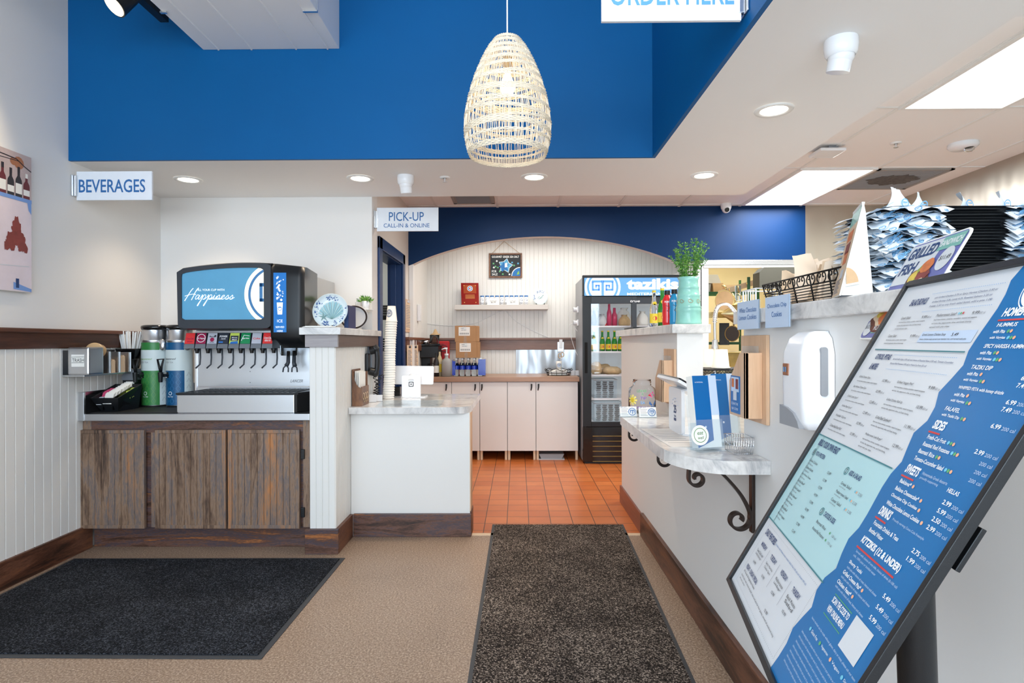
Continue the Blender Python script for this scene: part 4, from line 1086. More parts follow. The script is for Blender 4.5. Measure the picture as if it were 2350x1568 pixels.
def lids(y, n, label):
    for k in range(n):
        q = MB(); q.lathe((0, 0, 0), [(.0001, .006), (.034, .006), (.045, .003), (.047, 0), (.044, 0)], 'tan_plastic', 28); o = q.build('tan_disc', local=True); o.location = (-2.632, 3.632 + k * .007, 1.252 - k * .002); o.rotation_euler = (math.radians(70), 0, .5)
        tag(o, label, 'disc', 'tan discs on the organiser')
lids(3.6, 5, 'tan plastic disc standing behind the trash napkin dispenser')
for k, (y, zt, lb) in enumerate(((3.705, .085, 'paper_tan'), (3.80, .11, 'paper_tan'))):
    q = MB()
    for j in range(6): q.box(ox0 + .03, y + j * .008, 1.1035, ox1 - .008, y + j * .008 + .006, 1.103 + zt - (j % 2) * .006, lb, .001)
    o = q.build('napkin_stack', loc=((ox0 + ox1) / 2, y + .02, 1.1035)); tag(o, ('short stack of tan napkins in the first open steel bin', 'taller stack of tan napkins in the far open steel bin')[k], 'napkins')
t = thing('straw_cup', 'black square straw holder mounted beside the napkin bins', 'straw holder', (-2.635, 3.985, 1.13))
b = MB(); x0, y0 = -2.655, 3.98; cxs, cys = -2.638, 3.985
vs = [(cxs + sx * .035, cys + sy * .035, 1.12) for sx, sy in ((-1, -1), (1, -1), (1, 1), (-1, 1))] + [(cxs + sx * .068, cys + sy * .055, 1.255) for sx, sy in ((-1, -1), (1, -1), (1, 1), (-1, 1))] + [(cxs + sx * .062, cys + sy * .05, 1.255) for sx, sy in ((-1, -1), (1, -1), (1, 1), (-1, 1))] + [(cxs + sx * .032, cys + sy * .032, 1.125) for sx, sy in ((-1, -1), (1, -1), (1, 1), (-1, 1))]
b.add(vs, [(3, 2, 1, 0)] + [(k, (k + 1) % 4, 4 + (k + 1) % 4, 4 + k) for k in range(4)] + [(4 + k, 4 + (k + 1) % 4, 8 + (k + 1) % 4, 8 + k) for k in range(4)] + [(8 + k, 8 + (k + 1) % 4, 12 + (k + 1) % 4, 12 + k) for k in range(4)] + [(12, 13, 14, 15)], 'black_gloss'); b.build('cup', t)
b = MB(); b.box(XL + .012, 3.96, 1.13, -2.668, 4.01, 1.16, 'black_plastic'); b.build('wall_mount', t)
q = MB(); q.cyl((0, 0, 0), (0, 0, .235), .0042, .0042, 'matte_white', 8); s0_ = q.build('drinking_straw', local=True); rr = random.Random(4)
for k in range(26):
    o = s0_ if k == 0 else s0_.copy()
    if k: C.objects.link(o)
    x, y = rr.uniform(-.034, .034), rr.uniform(-.026, .026); o.location = (cxs + x * .75, cys + y, 1.13 + rr.uniform(0, .012)); o.rotation_euler = (-y * 1.5, x * 5.5 + rr.uniform(-.05, .05), 0)
    tag(o, 'white drinking straw standing in the black straw holder', 'straw', 'white straws in the black holder')
# sugar caddy
t = thing('sugar_caddy', 'slanted black sugar caddy with divided trays on the drinks counter', 'caddy', (-2.52, 3.9, CZ + .006))
a0 = (-2.655, 3.70); b = MB(); zb = CZ + .0065
cw0, cw1 = -2.655, -2.510
v8 = [(cw0 + .02, 3.70, zb), (cw1 - .02, 3.70, zb), (cw1, 3.87, zb), (cw0 + .01, 3.87, zb), (cw0 - .02, 3.655, zb + .088), (cw1 + .01, 3.655, zb + .088), (cw1 + .015, 3.885, zb + .16), (cw0 - .02, 3.885, zb + .16)]
i8 = [(p[0] + (.008 if k % 4 in (0, 3) else -.008), p[1] + (.008 if k % 4 < 2 else -.008), p[2] if k >= 4 else p[2] + .01) for k, p in enumerate(v8)]
b.add(v8 + i8, [(3, 2, 1, 0), (0, 1, 5, 4), (1, 2, 6, 5), (2, 3, 7, 6), (3, 0, 4, 7)] + [(4 + k, 4 + (k + 1) % 4, 12 + (k + 1) % 4, 12 + k) for k in range(4)] + [(8 + (k + 1) % 4, 8 + k, 12 + k, 12 + (k + 1) % 4) for k in range(4)] + [(8, 9, 10, 11)], 'black_plastic'); b.build('tray_body', t)
for x in (cw0 + .042, cw1 - .042):
    b = MB(); b.add([(x, 3.68, zb + .01), (x, 3.86, zb + .01), (x, 3.86, zb + .145), (x, 3.68, zb + .085), (x + .004, 3.68, zb + .01), (x + .004, 3.86, zb + .01), (x + .004, 3.86, zb + .145), (x + .004, 3.68, zb + .085)], [(3, 2, 1, 0), (4, 5, 6, 7), (3, 7, 6, 2), (0, 3, 2, 1)], 'black_gloss'); b.build('divider', t)
def packets(x, w_, y0, n, mat_, label, nm, h=.075, dz=.0, st=.0115):
    q = MB(); q.box(-w_ / 2, 0, 0, w_ / 2, .007, h, mat_, .002); o0 = q.build(nm, local=True)
    for k in range(n):
        o = o0 if k == 0 else o0.copy()
        if k: C.objects.link(o)
        yy = y0 + k * st; o.location = (x + rr.uniform(-.002, .002), yy, zb + .035 + (yy - 3.66) * .31 + dz + rr.uniform(-.002, .002)); o.rotation_euler = (math.radians(-24), 0, rr.uniform(-.03, .03)); tag(o, label, 'sweetener packet', label.split(' ')[0] + ' packets in the caddy')
packets((cw0 + cw1) / 2, .056, 3.672, 24, 'paper', 'white tea packet in the middle row of the black caddy', 'tea_packet', .070, .012, .0084)
packets(cw0 + .018, .032, 3.72, 7, 'pink', 'pink sweetener packet in the left slot of the black caddy', 'sweetener_packet', .05, .02)
packets(cw1 - .018, .036, 3.78, 7, 'lime', 'yellow sweetener packet in the right slot of the black caddy', 'sweetener_packet', .05, .0)
packets(cw0 + .016, .034, 3.675, 3, 'paper_grey', 'grey sugar packet at the front left of the black caddy', 'sugar_packet', .045, .004)
t = thing('lidded_bin', 'black counter bin with domed grey lid behind the sugar caddy', 'bin', (-2.60, 3.96, CZ + .006))
b = MB(); b.prism(XF((0, 3.905, 0)), [(-2.625, CZ + .0065), (-2.575, CZ + .0065), (-2.564, CZ + .19), (-2.64, CZ + .19)], -.12, 0, 'black_plastic'); b.build('bin_body', t)
b = MB(); fr = XF((0, 3.90, CZ + .19)); arc = [(-2.645, 0), (-2.562, 0), (-2.562, .072)] + [(-2.58 + .065 * math.cos(PI / 2 + PI / 2 * k / 10), .004 + .07 * math.sin(PI / 2 + PI / 2 * k / 10)) for k in range(11)]
b.prism(fr, arc, -.13, 0, 'grey_plastic'); b.build('bin_lid', t)
# ================================================================== PICK-UP COUNTER
KZ = .864
t = thing('pickup_counter', 'white pick-up counter with rounded marble top and wood plinth', 'counter', (-.71, 3.92, 0))
b = MB(); b.box(-1.116, 3.92, 0, -.322, 4.07, KZ - .044, 'white_lam'); b.box(-.322, 3.922, .16, -.316, 4.07, KZ - .044, 'maple'); b.build('front_panel', t)
b = MB(); b.box(-1.095, 3.896, 0, -.312, 3.92, .152, 'stain_h', .003); b.box(-.322, 3.92, 0, -.310, 4.06, .165, 'stain_y', .002); b.build('plinth', t)
tp = [(-1.115, 3.862), (-.44, 3.862)] + [(-.44 + .125 * math.sin(PI / 2 * k / 8), 3.987 - .125 * math.cos(PI / 2 * k / 8)) for k in range(1, 9)] + [(-.312, 4.88), (-1.06, 4.88), (-1.06, 4.66), (-1.115, 4.60)]
b = MB(); b.prism(TF((0, 0, 0)), tp, KZ - .044, KZ, 'marble'); b.build('countertop', t)

a_, c_ = P(860, 934, Z=KZ), P(1020, 919, Z=KZ)
b = MB(); b.prism(TF((0, 0, 0)), [(a_.x, a_.y), (P(1010, 934, Z=KZ).x, a_.y), (c_.x, c_.y), (P(880, 919, Z=KZ).x, c_.y)], KZ + .0004, KZ + .002, 'acrylic')
fr = TF((0, 0, KZ + .002))
for k in range(6): b.rect(fr, a_.x + .05, a_.y + .03 + k * .03, a_.x + .16 + .03 * (k % 3), a_.y + .036 + k * .03, 'ink_grey', .0003)
o = b.build('counter_sheet', loc=(a_.x + .2, a_.y + .1, KZ + .0005)); tag(o, 'printed sheet lying flat on the pick-up marble', 'paper sheet')

# card tablet on its white stand, seen from behind
ty = 4.62; sa, sb = P(895, 885, Y=ty), P(995, 843, Y=ty); t = thing('tablet_register', 'white tablet register seen from behind on the pick-up counter', 'tablet', ((sa.x + sb.x) / 2, ty, KZ))
b = MB(); fr = Fr((0, ty, 0), (1, 0, 0), (0, -.22, 1)); k_ = lambda z: (z - 1.0)
fr = Fr((0, ty, (sa.z + sb.z) / 2), (1, 0, -.012), (0, .30, 1)); hh = (sb.z - sa.z) / 2 * 1.03
b.prism(fr, rpoly(sa.x, -hh, sb.x, hh, .012), -.012, .004, 'white_plastic'); b.build('screen_back', t)
b = MB(); b.prism(fr, rpoly(sa.x, -hh, sb.x, hh, .012), -.018, -.012, 'black_gloss'); b.build('screen_glass', t)
q0, q1 = P(922, 908, Y=ty - .06), P(965, 862, Y=ty - .06)
b = MB(); fs_ = XF((0, ty - .06, 0)); b.prism(fs_, rpoly(q0.x, KZ + .002, q1.x, q1.z, .012), -.014, 0, 'white_plastic'); b.cyl(((q0.x + q1.x) / 2, ty - .05, q1.z - .05), ((q0.x + q1.x) / 2, ty + .0, (sa.z + sb.z) / 2), .03, .03, 'white_plastic', 18)
xm, zm_ = (q0.x + q1.x) / 2, P(943, 882, Y=ty - .06).z
b.prism(fs_, rpoly(xm - .019, zm_ - .019, xm + .019, zm_ + .019, .005), .0005, .0012, 'ink_dark'); b.prism(fs_, rpoly(xm - .0135, zm_ - .0135, xm + .0135, zm_ + .0135, .003), .0012, .0016, 'white_plastic'); b.rect(fs_, xm - .005, zm_ - .005, xm + .005, zm_ + .005, 'ink_dark', .002); b.build('stand', t)
b = MB(); b.prism(TF((0, 0, 0)), rpoly(q0.x - .01, ty - .075, q1.x + .035, ty + .10, .03), KZ + .0005, KZ + .008, 'white_plastic'); b.build('base_plate', t)
b = MB(); x_ = P(905, 900, Y=ty + .06).x; b.box(x_, ty + .06, KZ + .001, x_ + .045, ty + .12, KZ + .075, 'black_gloss', .004); b.box(x_ + .12, ty + .06, KZ + .001, x_ + .2, ty + .12, KZ + .08, 'black_plastic', .004); o = b.build('card_reader', t)

# tower of stacked cups
ccx, ccy = P(891, 912, Y=4.48).x, 4.48; n = 33; ct = P(895, 702, Y=4.48).z; pit = (ct - KZ - .125) / (n - 1)
q = MB(); q.lathe((0, 0, 0), [(.0405, .0), (.0445, .001), (.0445, .006), (.0418, .008), (.030, .122), (.0001, .124)], 'cup_white', 26); c0 = q.build('plastic_cup', local=True); top_mesh = None
rr = random.Random(9)
for k in range(n):
    o = c0 if k == 0 else c0.copy()
    if k: C.objects.link(o)
    f = k / (n - 1); o.location = (ccx + .026 * f + .003 * math.sin(f * 7) + rr.uniform(-.001, .001), ccy, KZ + .0008 + k * pit)
    tag(o, 'upturned white plastic cup in the tall tower on the pick-up counter' if k < n - 1 else 'topmost white cup with blue round crest on the cup tower', 'cup', 'cups of the tall tower')
q = MB(); q.lathe((0, 0, 0), [(.0405, .0), (.0445, .001), (.0445, .006), (.0418, .008), (.030, .122), (.0001, .124)], 'cup_white', 26)
q.logo(Cy((0, 0, 0), .0418, -PI / 2 - .35, -.1), 0, .066, .026, 'ink_navy', 'ink_white', .0016); q.ring(Cy((0, 0, 0), .0418, -PI / 2 - .35, -.1), 0, .066, .026, .029, 'ink_navy', .0022)
tm = q.build('t', local=True); o.data = tm.data; bpy.data.objects.remove(tm)

# walnut card caddy against the half wall
t = thing('card_caddy', 'burl wood caddy holding white menus against the grooved half wall', 'caddy', (-1.08, 4.0, KZ))
wx0, wx1, wy0, wy1 = -1.112, -1.046, 3.935, 4.12; wz = P(815, 848, Y=3.95).z
b = MB(); fr = XF((0, wy0, 0)); cut = [(wx0, KZ + .0006), (wx1, KZ + .0006)] + [(wx1 - .0 - .055 * math.sin(PI / 2 * k / 8), KZ + .12 + .1 * (1 - math.cos(PI / 2 * k / 8))) for k in range(9)] + [(wx1 - .055, wz), (wx0, wz)]
b.prism(fr, cut, -.008, 0, 'walnut'); b.build('front_board', t)
b = MB(); b.box(wx0, wy0 + .008, KZ + .0006, wx0 + .008, wy1, wz, 'walnut'); b.box(wx1 - .008, wy0 + .008, KZ + .0006, wx1, wy1, KZ + .13, 'walnut'); b.box(wx0 + .008, wy1 - .008, KZ + .0006, wx1 - .008, wy1, wz - .02, 'walnut')
fr = RF((wx1, wy0, KZ))
for k in range(3): b.ring(fr, .04 + k * .05, .065, .018, .024, 'paper_tan', .002, 24); b.ring(fr, .06 + k * .045, .04, .014, .019, 'brass', .003, 24)
b.build('side_board', t)
for k in range(3):
    o = MB().box(wx0 + .016 + k * .012, wy0 + .012, KZ + .012, wx0 + .022 + k * .012, wy1 - .012, wz - .012 - k * .004, 'paper').build('menu_card', loc=(wx0 + .02 + k * .012, 4.0, KZ + .012)); tag(o, 'white folded menu standing in the burl wood caddy', 'menu', 'menus in the wood caddy')

# wall telephone
t = thing('wall_telephone', 'black wall telephone with coiled cord on the half wall', 'telephone', (PX1 + .004, 4.4, 1.14))
b = MB(); pz1, pz0 = 1.262, 1.05; b.box(PX1 + .004, 4.36, pz0, PX1 + .04, 4.57, pz1, 'grey_plastic', .012)
fr = RF((PX1 + .041, 4.36, pz0))
for i in range(4):
    for j in range(3): b.rect(fr, .12 + j * .022, .05 + i * .026, .135 + j * .022, .066 + i * .026, 'charcoal', .001)
b.build('phone_body', t)
b = MB(); b.box(PX1 + .004, 4.285, pz0 + .03, PX1 + .03, 4.36, pz1 - .05, 'black_plastic', .01); b.build('cradle', t)
hs = smooth_pts([(PX1 + .06, 4.33, pz1 - .002), (PX1 + .082, 4.33, pz1 - .03), (PX1 + .088, 4.33, 1.155), (PX1 + .080, 4.33, pz0 + .03), (PX1 + .055, 4.33, pz0)], 6); L = len(hs)
b = MB(); b.tube(hs, [.028 if k < 6 or k > L - 7 else .019 for k in range(L)], 'black_plastic', 12, flat=.8); b.cyl((PX1 + .035, 4.33, pz1 - .03), (PX1 + .07, 4.33, pz1 - .022), .03, .03, 'black_plastic', 18); b.cyl((PX1 + .035, 4.33, pz0 + .03), (PX1 + .07, 4.33, pz0 + .022), .03, .03, 'black_plastic', 18); b.build('handset', t)
b = MB(); pts = []
for k in range(150):
    f = k / 149; a = f * 2 * PI * 16; pts.append((PX1 + .06 + .02 * math.sin(f * 7) + .013 * math.cos(a), 4.34 + .16 * f + .012 * math.sin(a), pz0 - .005 - .15 * math.sin(PI * min(1, f * 1.0)) + .0))
b.tube(pts, .0035, 'black_plastic', 6); b.build('coiled_cord', t)
for k, (y, h_) in enumerate(((4.18, .06), (4.24, .05))):
    o = MB().fbox(Fr((-1.06 + k * .03, y, KZ + .0008), (.9, .3, 0), (-.1, .5, .86)), 0, 0, 0, .05, h_, .006, 'paper_grey').build('folded_leaflet', loc=(-1.05, y, KZ + .001)); tag(o, ('folded grey leaflet leaning behind the burl wood caddy', 'second folded leaflet leaning under the telephone cord')[k], 'leaflet')

# ------------------------------------------------ things on the left half-wall cap
CP = 1.385
def plate(name, c, r, label, tilt, mats, cat='plate', face=(0, -1)):
    t = thing(name, label, cat, c); b = MB(); b.M = Matrix.Rotation(math.atan2(face[0], -face[1]), 4, 'Z') @ Matrix.Rotation(PI / 2 - tilt, 4, 'X') @ Matrix.Translation((0, r, 0)) if False else Matrix.Translation((0, 0, r * math.cos(tilt))) @ Matrix.Rotation(math.atan2(face[0], -face[1]), 4, 'Z') @ Matrix.Rotation(PI / 2 - tilt, 4, 'X')
    b.lathe((0, 0, 0), [(.0001, -.012), (r * .55, -.012), (r * .62, -.010), (r, .004), (r * 1.0, .007), (r * .62, -.006), (r * .55, -.008), (.0001, -.008)], mats[0], 48)
    return t, b
t, b = plate('decorative_plate', (P(756, 748, Y=3.70).x, 3.72, CP), .112, 'round blue and white plate painted with a seashell and starfish', .22, ['plate_white'])
fr = Fr((0, 0, -.006), (1, 0, 0), (0, 1, 0)); rr = random.Random(6)
for k in range(95):
    a = rr.choice([rr.uniform(1.0, 1.9), rr.uniform(2.3, 3.6), rr.uniform(-1.3, .25), rr.uniform(4.2, 4.7)]); q = rr.uniform(.07, .105); h = .0012 + max(0, (q - .069) * .30) + .0012
    s_ = rr.uniform(.003, .008); aa = rr.uniform(0, PI); x, y = q * math.cos(a), q * math.sin(a); b.poly(fr, [(x + s_ * math.cos(aa), y + s_ * math.sin(aa)), (x - s_ * .5 * math.sin(aa), y + s_ * .5 * math.cos(aa)), (x - s_ * math.cos(aa), y - s_ * math.sin(aa)), (x + s_ * .5 * math.sin(aa), y - s_ * .5 * math.cos(aa))], 'plate_blue', h)
cx0, cy0 = .012, -.055
for k in range(13):
    a = math.radians(28 + k * 10.4); L_ = .115 - .02 * abs(k - 6) / 6; d = math.radians(3.6)
    b.poly(fr, [(cx0, cy0), (cx0 + L_ * math.cos(a - d), cy0 + L_ * math.sin(a - d)), (cx0 + L_ * 1.04 * math.cos(a), cy0 + L_ * 1.04 * math.sin(a)), (cx0 + L_ * math.cos(a + d), cy0 + L_ * math.sin(a + d))], 'plate_aqua' if k % 2 else 'poster_mint', .0035); b.line(fr, [(cx0, cy0), (cx0 + L_ * math.cos(a + d), cy0 + L_ * math.sin(a + d))], .0015, 'plate_grey', .0042)
st = []
for k in range(10): a = PI / 2 + k * PI / 5 + .15; q = .038 if k % 2 == 0 else .008; st.append((-.042 + q * math.cos(a), -.04 + q * math.sin(a)))
b.poly(fr, st, 'plate_grey', .0046); b.build('plate_face', t, local=True)
b = MB(); b.box(-.025, -.035, 0, -.019, .05, .006, 'black_plastic'); b.box(.019, -.035, 0, .025, .05, .006, 'black_plastic'); b.box(-.025, .044, 0, .025, .05, .09, 'black_plastic'); b.box(-.025, -.035, .0, -.019, -.03, .016, 'black_plastic'); b.box(.019, -.035, .0, .025, -.03, .016, 'black_plastic'); b.build('plate_stand', t, local=True)
for k in range(3): o = MB().box(-1.31 + .01 * k, 3.56, CP + .0005 + k * .003, -1.11 - .02 * k, 3.655, CP + .0032 + k * .003, 'paper').build('paper_sheet', loc=(-1.2, 3.6, CP + .001 + k * .003)); tag(o, 'thin white paper lying on the marble cap before the seashell plate', 'paper', 'papers on the left marble cap')
b = MB(); b.box(-1.13, 3.82, CP + .0006, -1.10, 3.99, CP + .15, 'navy_box', .003); b.box(-1.127, 3.818, CP + .004, -1.103, 3.82, CP + .146, 'ink_navy'); o = b.build('navy_book', loc=(-1.115, 3.9, CP)); tag(o, 'dark navy book standing behind the seashell plate', 'book')
t = thing('oval_tray', 'silver oval tray with dark ornamental rim behind the navy book', 'tray', (-1.155, 4.14, CP)); b = MB(); b.M = Matrix.Translation((0, 0, .0855)) @ Matrix.Rotation(PI / 2 - .15, 4, 'X')
b.lathe((0, 0, 0), [(.0001, -.004), (.062, -.004), (.07, .0), (.085, .003), (.087, .0), (.07, -.006), (.0001, -.008)], 'light_grey', 44, sx=1.15); b.build('tray_dish', t, local=True)
b = MB(); b.M = Matrix.Translation((0, 0, .0855)) @ Matrix.Rotation(PI / 2 - .15, 4, 'X'); b.lathe((0, 0, .0015), [(.073, .001), (.076, .0035), (.082, .0045), (.084, .002)], 'iron', 44, sx=1.15); b.build('tray_rim', t, local=True)
t = thing('corner_shelf', 'small white shelf stand on the cap beside the alcove corner', 'shelf', (-1.14, 4.37, CP))
b = MB(); b.box(-1.205, 4.30, 1.532, -1.092, 4.45, 1.542, 'white_trim', .002); b.build('board', t)
b = MB(); b.box(-1.195, 4.30, CP + .0006, -1.18, 4.44, 1.532, 'white_trim', .002); b.build('side_panel', t)
t = thing('glass_jar', 'small clear glass jar beside the potted succulent', 'jar', (-1.183, 4.36, 1.5425))
b = MB(); b.lathe((0, 0, 0), [(.0001, .001), (.02, .001), (.022, .01), (.022, .045), (.012, .058), (.012, .07), (.016, .075), (.013, .075), (.010, .07), (.010, .058), (.019, .045), (.019, .01), (.0001, .006)], 'clear_plastic', 20); b.build('glass', t, local=True)
b = MB(); b.tube(smooth_pts([(.021, 0, .02), (.036, 0, .03), (.034, 0, .05), (.02, 0, .052)]), .003, 'clear_plastic', 6); b.build('jar_handle', t, local=True)
def bush(b, c, R, H, n, mats, seed, lw=.006, ll=.03):
    q = random.Random(seed)
    for k in range(n):
        a = q.uniform(0, 2 * PI); e = q.uniform(.05, 1.2); d = V((math.cos(a) * math.cos(e), math.sin(a) * math.cos(e), math.sin(e))); p = V(c) + V((d.x * R, d.y * R, d.z * H)) * q.uniform(.25, 1)
        f = (d + V((q.uniform(-.6, .6), q.uniform(-.6, .6), q.uniform(-.2, .8)))).normalized(); s_ = f.cross(V((q.uniform(-1, 1), q.uniform(-1, 1), q.uniform(-1, 1)))).normalized() * lw
        L_ = ll * q.uniform(.6, 1.2); b.add([p, p + f * L_ * .5 + s_, p + f * L_, p + f * L_ * .5 - s_], [(0, 1, 2, 3)], q.choice(mats))
t = thing('potted_succulent', 'small green succulent in white pot on the white shelf stand', 'plant', (-1.13, 4.37, 1.5425))
b = MB(); b.lathe((0, 0, 0), [(.0001, .0), (.024, .0), (.031, .058), (.028, .058), (.0001, .05)], 'white_plastic', 24); b.build('pot', t, local=True)
b = MB(); bush(b, (0, 0, .05), .05, .035, 150, ['leaf_green', 'leaf_light'], 3, .005, .028); b.build('foliage', t, local=True)

# ------------------------------------------------ boards and notes on the side wall
def clip_menu(px0, px1, py0, py1, label, wood_=True):
    a, c = P(px0, py1, X=XS + .006), P(px1, py0, X=XS + .006); t = thing('clipboard_menu', label, 'clipboard', (XS + .003, (a.y + c.y) / 2, a.z)); b = MB()
    b.box(XS + .003, a.y, a.z, XS + .010, c.y, c.z, 'maple', .001); b.build('board', t)
    b = MB(); b.box(XS + .0105, a.y + .015, a.z + .03, XS + .0125, c.y - .015, c.z - .03, 'paper_tan'); fr = RF((XS + .0126, a.y, a.z)); W_ = c.y - a.y; H_ = c.z - a.z
    for k in range(14): b.rect(fr, .03, H_ * .15 + k * H_ * .05, W_ - .04 - (k % 3) * .02, H_ * .15 + k * H_ * .05 + .006, 'ink_grey', .0004)
    b.build('paper', t)
    b = MB(); b.box(XS + .010, (a.y + c.y) / 2 - .04, c.z - .035, XS + .022, (a.y + c.y) / 2 + .04, c.z - .01, 'chrome', .003); b.build('clip', t)
clip_menu(929, 941, 690, 762, 'tall narrow clipboard hanging right of the navy doorway')
for k, (px0, px1) in enumerate(((934, 946), (948, 959))):
    a, c = P(px0, 868, X=XS + .03), P(px1, 792, X=XS + .03); t = thing('order_slip', ('left printed order slip hanging from a hook by the doorway', 'right printed order slip hanging from a hook by the doorway')[k], 'paper slip', (XS + .03, (a.y + c.y) / 2, a.z)); b = MB()
    b.box(XS + .030, a.y, a.z, XS + .0325, c.y, c.z, 'paper_tan'); fr = RF((XS + .0326, a.y, a.z)); W_ = c.y - a.y; H_ = c.z - a.z
    b.rect(fr, W_ * .3, H_ * .9, W_ * .7, H_ * .98, 'ink_dark', .0004)
    for j in range(18): b.rect(fr, W_ * .12, H_ * .08 + j * H_ * .044, W_ * (.85 - .1 * (j % 3)), H_ * .08 + j * H_ * .044 + .007, 'ink_grey', .0004)
    b.build('paper', t); b = MB(); y = (a.y + c.y) / 2; b.tube([(XS + .022, y, c.z + .05), (XS + .036, y, c.z + .05), (XS + .036, y, c.z + .0), (XS + .028, y, c.z - .02)], .004, 'wire_white', 6); b.build('hook', t)
a, c = P(958, 737, X=XS + .012), P(967, 702, X=XS + .012); o = MB().box(XS + .008, a.y, a.z, XS + .04, a.y + .10, c.z, 'white_plastic', .006).build('wall_thermostat', loc=(XS + .01, a.y, a.z)); tag(o, 'slim white device on the left boards of the arch room', 'thermostat')

# ================================================================== SERVICE ROOM BEHIND THE ARCH
FYC, CTZ = 6.43, .912
cabx = [P(x, 950, Y=FYC).x for x in (960, 1036.5, 1101, 1164.5, 1230, 1327)]
t = thing('back_counter_top', 'brown laminate worktop along the back wall', 'worktop', (-.2, 6.75, CTZ - .05)); b = MB(); b.box(XS + .02, 6.39, CTZ - .05, .668, YK - .03, CTZ, 'counter_brown', .003); b.build('slab', t)
hand = [(.86,), (.86,), (.10,), (.86,), (.07,)]
for k in range(5):
    x0, x1 = cabx[k], cabx[k + 1]; side = ('leftmost visible', 'second', 'middle', 'fourth', 'rightmost')[k]
    t = thing('base_cabinet', f'white base cabinet, {side} of the row under the brown worktop', 'cabinet', ((x0 + x1) / 2, FYC, 0), 'white base cabinets of the back counter')
    b = MB(); b.box(x0 + .001, FYC + .02, .105, x1 - .001, YK - .05, CTZ - .052, 'white_lam'); b.build('carcass', t)
    b = MB(); b.box(x0 + .003, FYC, .103, x1 - .004, FYC + .019, CTZ - .058, 'white_lam', .002); d = b.build('door', t)
    b = MB(); hx = x0 + (x1 - x0) * hand[k][0]; b.tube([(hx - .004, FYC - .016, .835), (hx - .004, FYC - .020, .80), (hx - .010, FYC - .012, .765)], [.009, .008, .006], 'black_plastic', 8); b.cyl((hx - .004, FYC, .83), (hx - .004, FYC - .02, .83), .006, .006, 'black_plastic', 8); b.build('handle', d)
    for xx in ((x1 - .03, x1 - .004), (x0 + .004, x0 + .03)):
        if k in (0, 1) and xx[0] < x1 - .1: continue
        if k == 1 and xx[0] < x0 + .1: continue
        b = MB(); b.box(xx[0], FYC + .02, 0, xx[1], FYC + .05, .105, 'paper_tan', .002); b.build('leg', t)
b = MB(); b.box(-1.0, 6.98, 0, .66, 7.0, .105, 'dark_void'); struct(b, 'painted_cabinet_shade')  # near-black strip stands in for the shade under the cabinets
b = MB(); x0, x1 = P(1236, 1050, Y=6.44).x, P(1296, 1050, Y=6.44).x; b.box(x0, 6.45, .0, x1, 6.7, .01, 'light_grey', .003)
b.prism(XF((0, 6.46, 0)), [(x0 + .03, .01), (x1 - .03, .01), (x1 - .005, .062), (x0 + .005, .062)], -.2, 0, 'mid_grey'); o = b.build('floor_tray', loc=((x0 + x1) / 2, 6.55, 0)); tag(o, 'grey plastic tray on the floor under the rightmost white cabinet', 'tray')

def at(px, py, Y): return P(px, py, Y=Y)
Z0 = CTZ + .0006
# espresso machine
Y = 6.62; a, c = at(964, 868, Y), at(1006, 778, Y); t = thing('coffee_machine', 'black espresso machine at the left end of the back worktop', 'coffee machine', ((a.x + c.x) / 2, Y, Z0))
b = MB(); b.box(a.x, Y, at(0, 824, Y).z, c.x, Y + .3, at(0, 797, Y).z, 'black_plastic', .008); b.box(a.x, Y + .1, Z0, a.x + .10, Y + .3, at(0, 824, Y).z, 'black_plastic', .006); b.box(a.x, Y - .02, Z0, c.x + .03, Y + .3, Z0 + .03, 'black_gloss', .004); b.box(a.x - .02, Y - .01, at(0, 797, Y).z, c.x + .02, Y + .3, at(0, 793, Y).z + .004, 'black_gloss', .004); b.build('housing', t)
b = MB(); b.lathe((c.x - .06, Y + .12, at(0, 793, Y).z + .005), [(.0001, 0), (.055, 0), (.055, .10), (.05, .10), (.05, .01), (.0001, .01)], 'clear_plastic', 24); b.build('hopper', t)
b = MB(); b.lathe((a.x + .04, Y + .1, at(0, 793, Y).z + .005), [(.0001, 0), (.04, .0), (.055, .035), (.05, .036), (.035, .008), (.0001, .006)], 'chrome', 22); b.build('portafilter_cup', t)
b = MB(); b.lathe((c.x - .05, Y + .12, at(0, 793, Y).z + .105), [(.058, 0), (.058, .008), (.03, .02), (.012, .06), (.0001, .07)], 'tan_plastic', 20); b.build('hopper_lid', t)
b = MB(); b.lathe((c.x - .10, Y + .10, Z0 + .03), [(.0001, 0), (.05, 0), (.055, .05), (.035, .1), (.04, .11), (.037, .11), (.03, .1), (.048, .05), (.0001, .005)], 'clear_plastic', 22); b.build('glass_jug', t)
def bottle(nm, label, cat, px, Y, r, h, body, cap, lab=None, group=None, zb=Z0):
    q = at(px, 800, Y); t = thing(nm, label, cat, (q.x, Y, zb), group); b = MB(); b.lathe((0, 0, 0), [(.0001, 0), (r, 0), (r, h * .58), (r * .8, h * .68), (r * .34, h * .8), (r * .34, h * .93)], body, 20); b.build('body', t, local=True)
    b = MB(); b.cyl((0, 0, h * .92), (0, 0, h), r * .4, r * .38, cap, 16); b.build('cap', t, local=True)
    if lab: b = MB(); b.rect(Cy((0, 0, 0), r), -r * 1.3, h * .16, r * 1.3, h * .46, lab, .0012, 12); b.build('label', t, local=True)
bottle('syrup_bottle', 'dark syrup bottle with white label beside the espresso machine', 'bottle', 1001, 6.56, .032, .26, 'bottle_dark', 'black_plastic', 'paper')
bottle('syrup_bottle', 'amber syrup bottle with yellow label left of the white pump bottle', 'bottle', 1009, 6.60, .03, .30, 'pale_sauce', 'black_plastic', 'yellow')
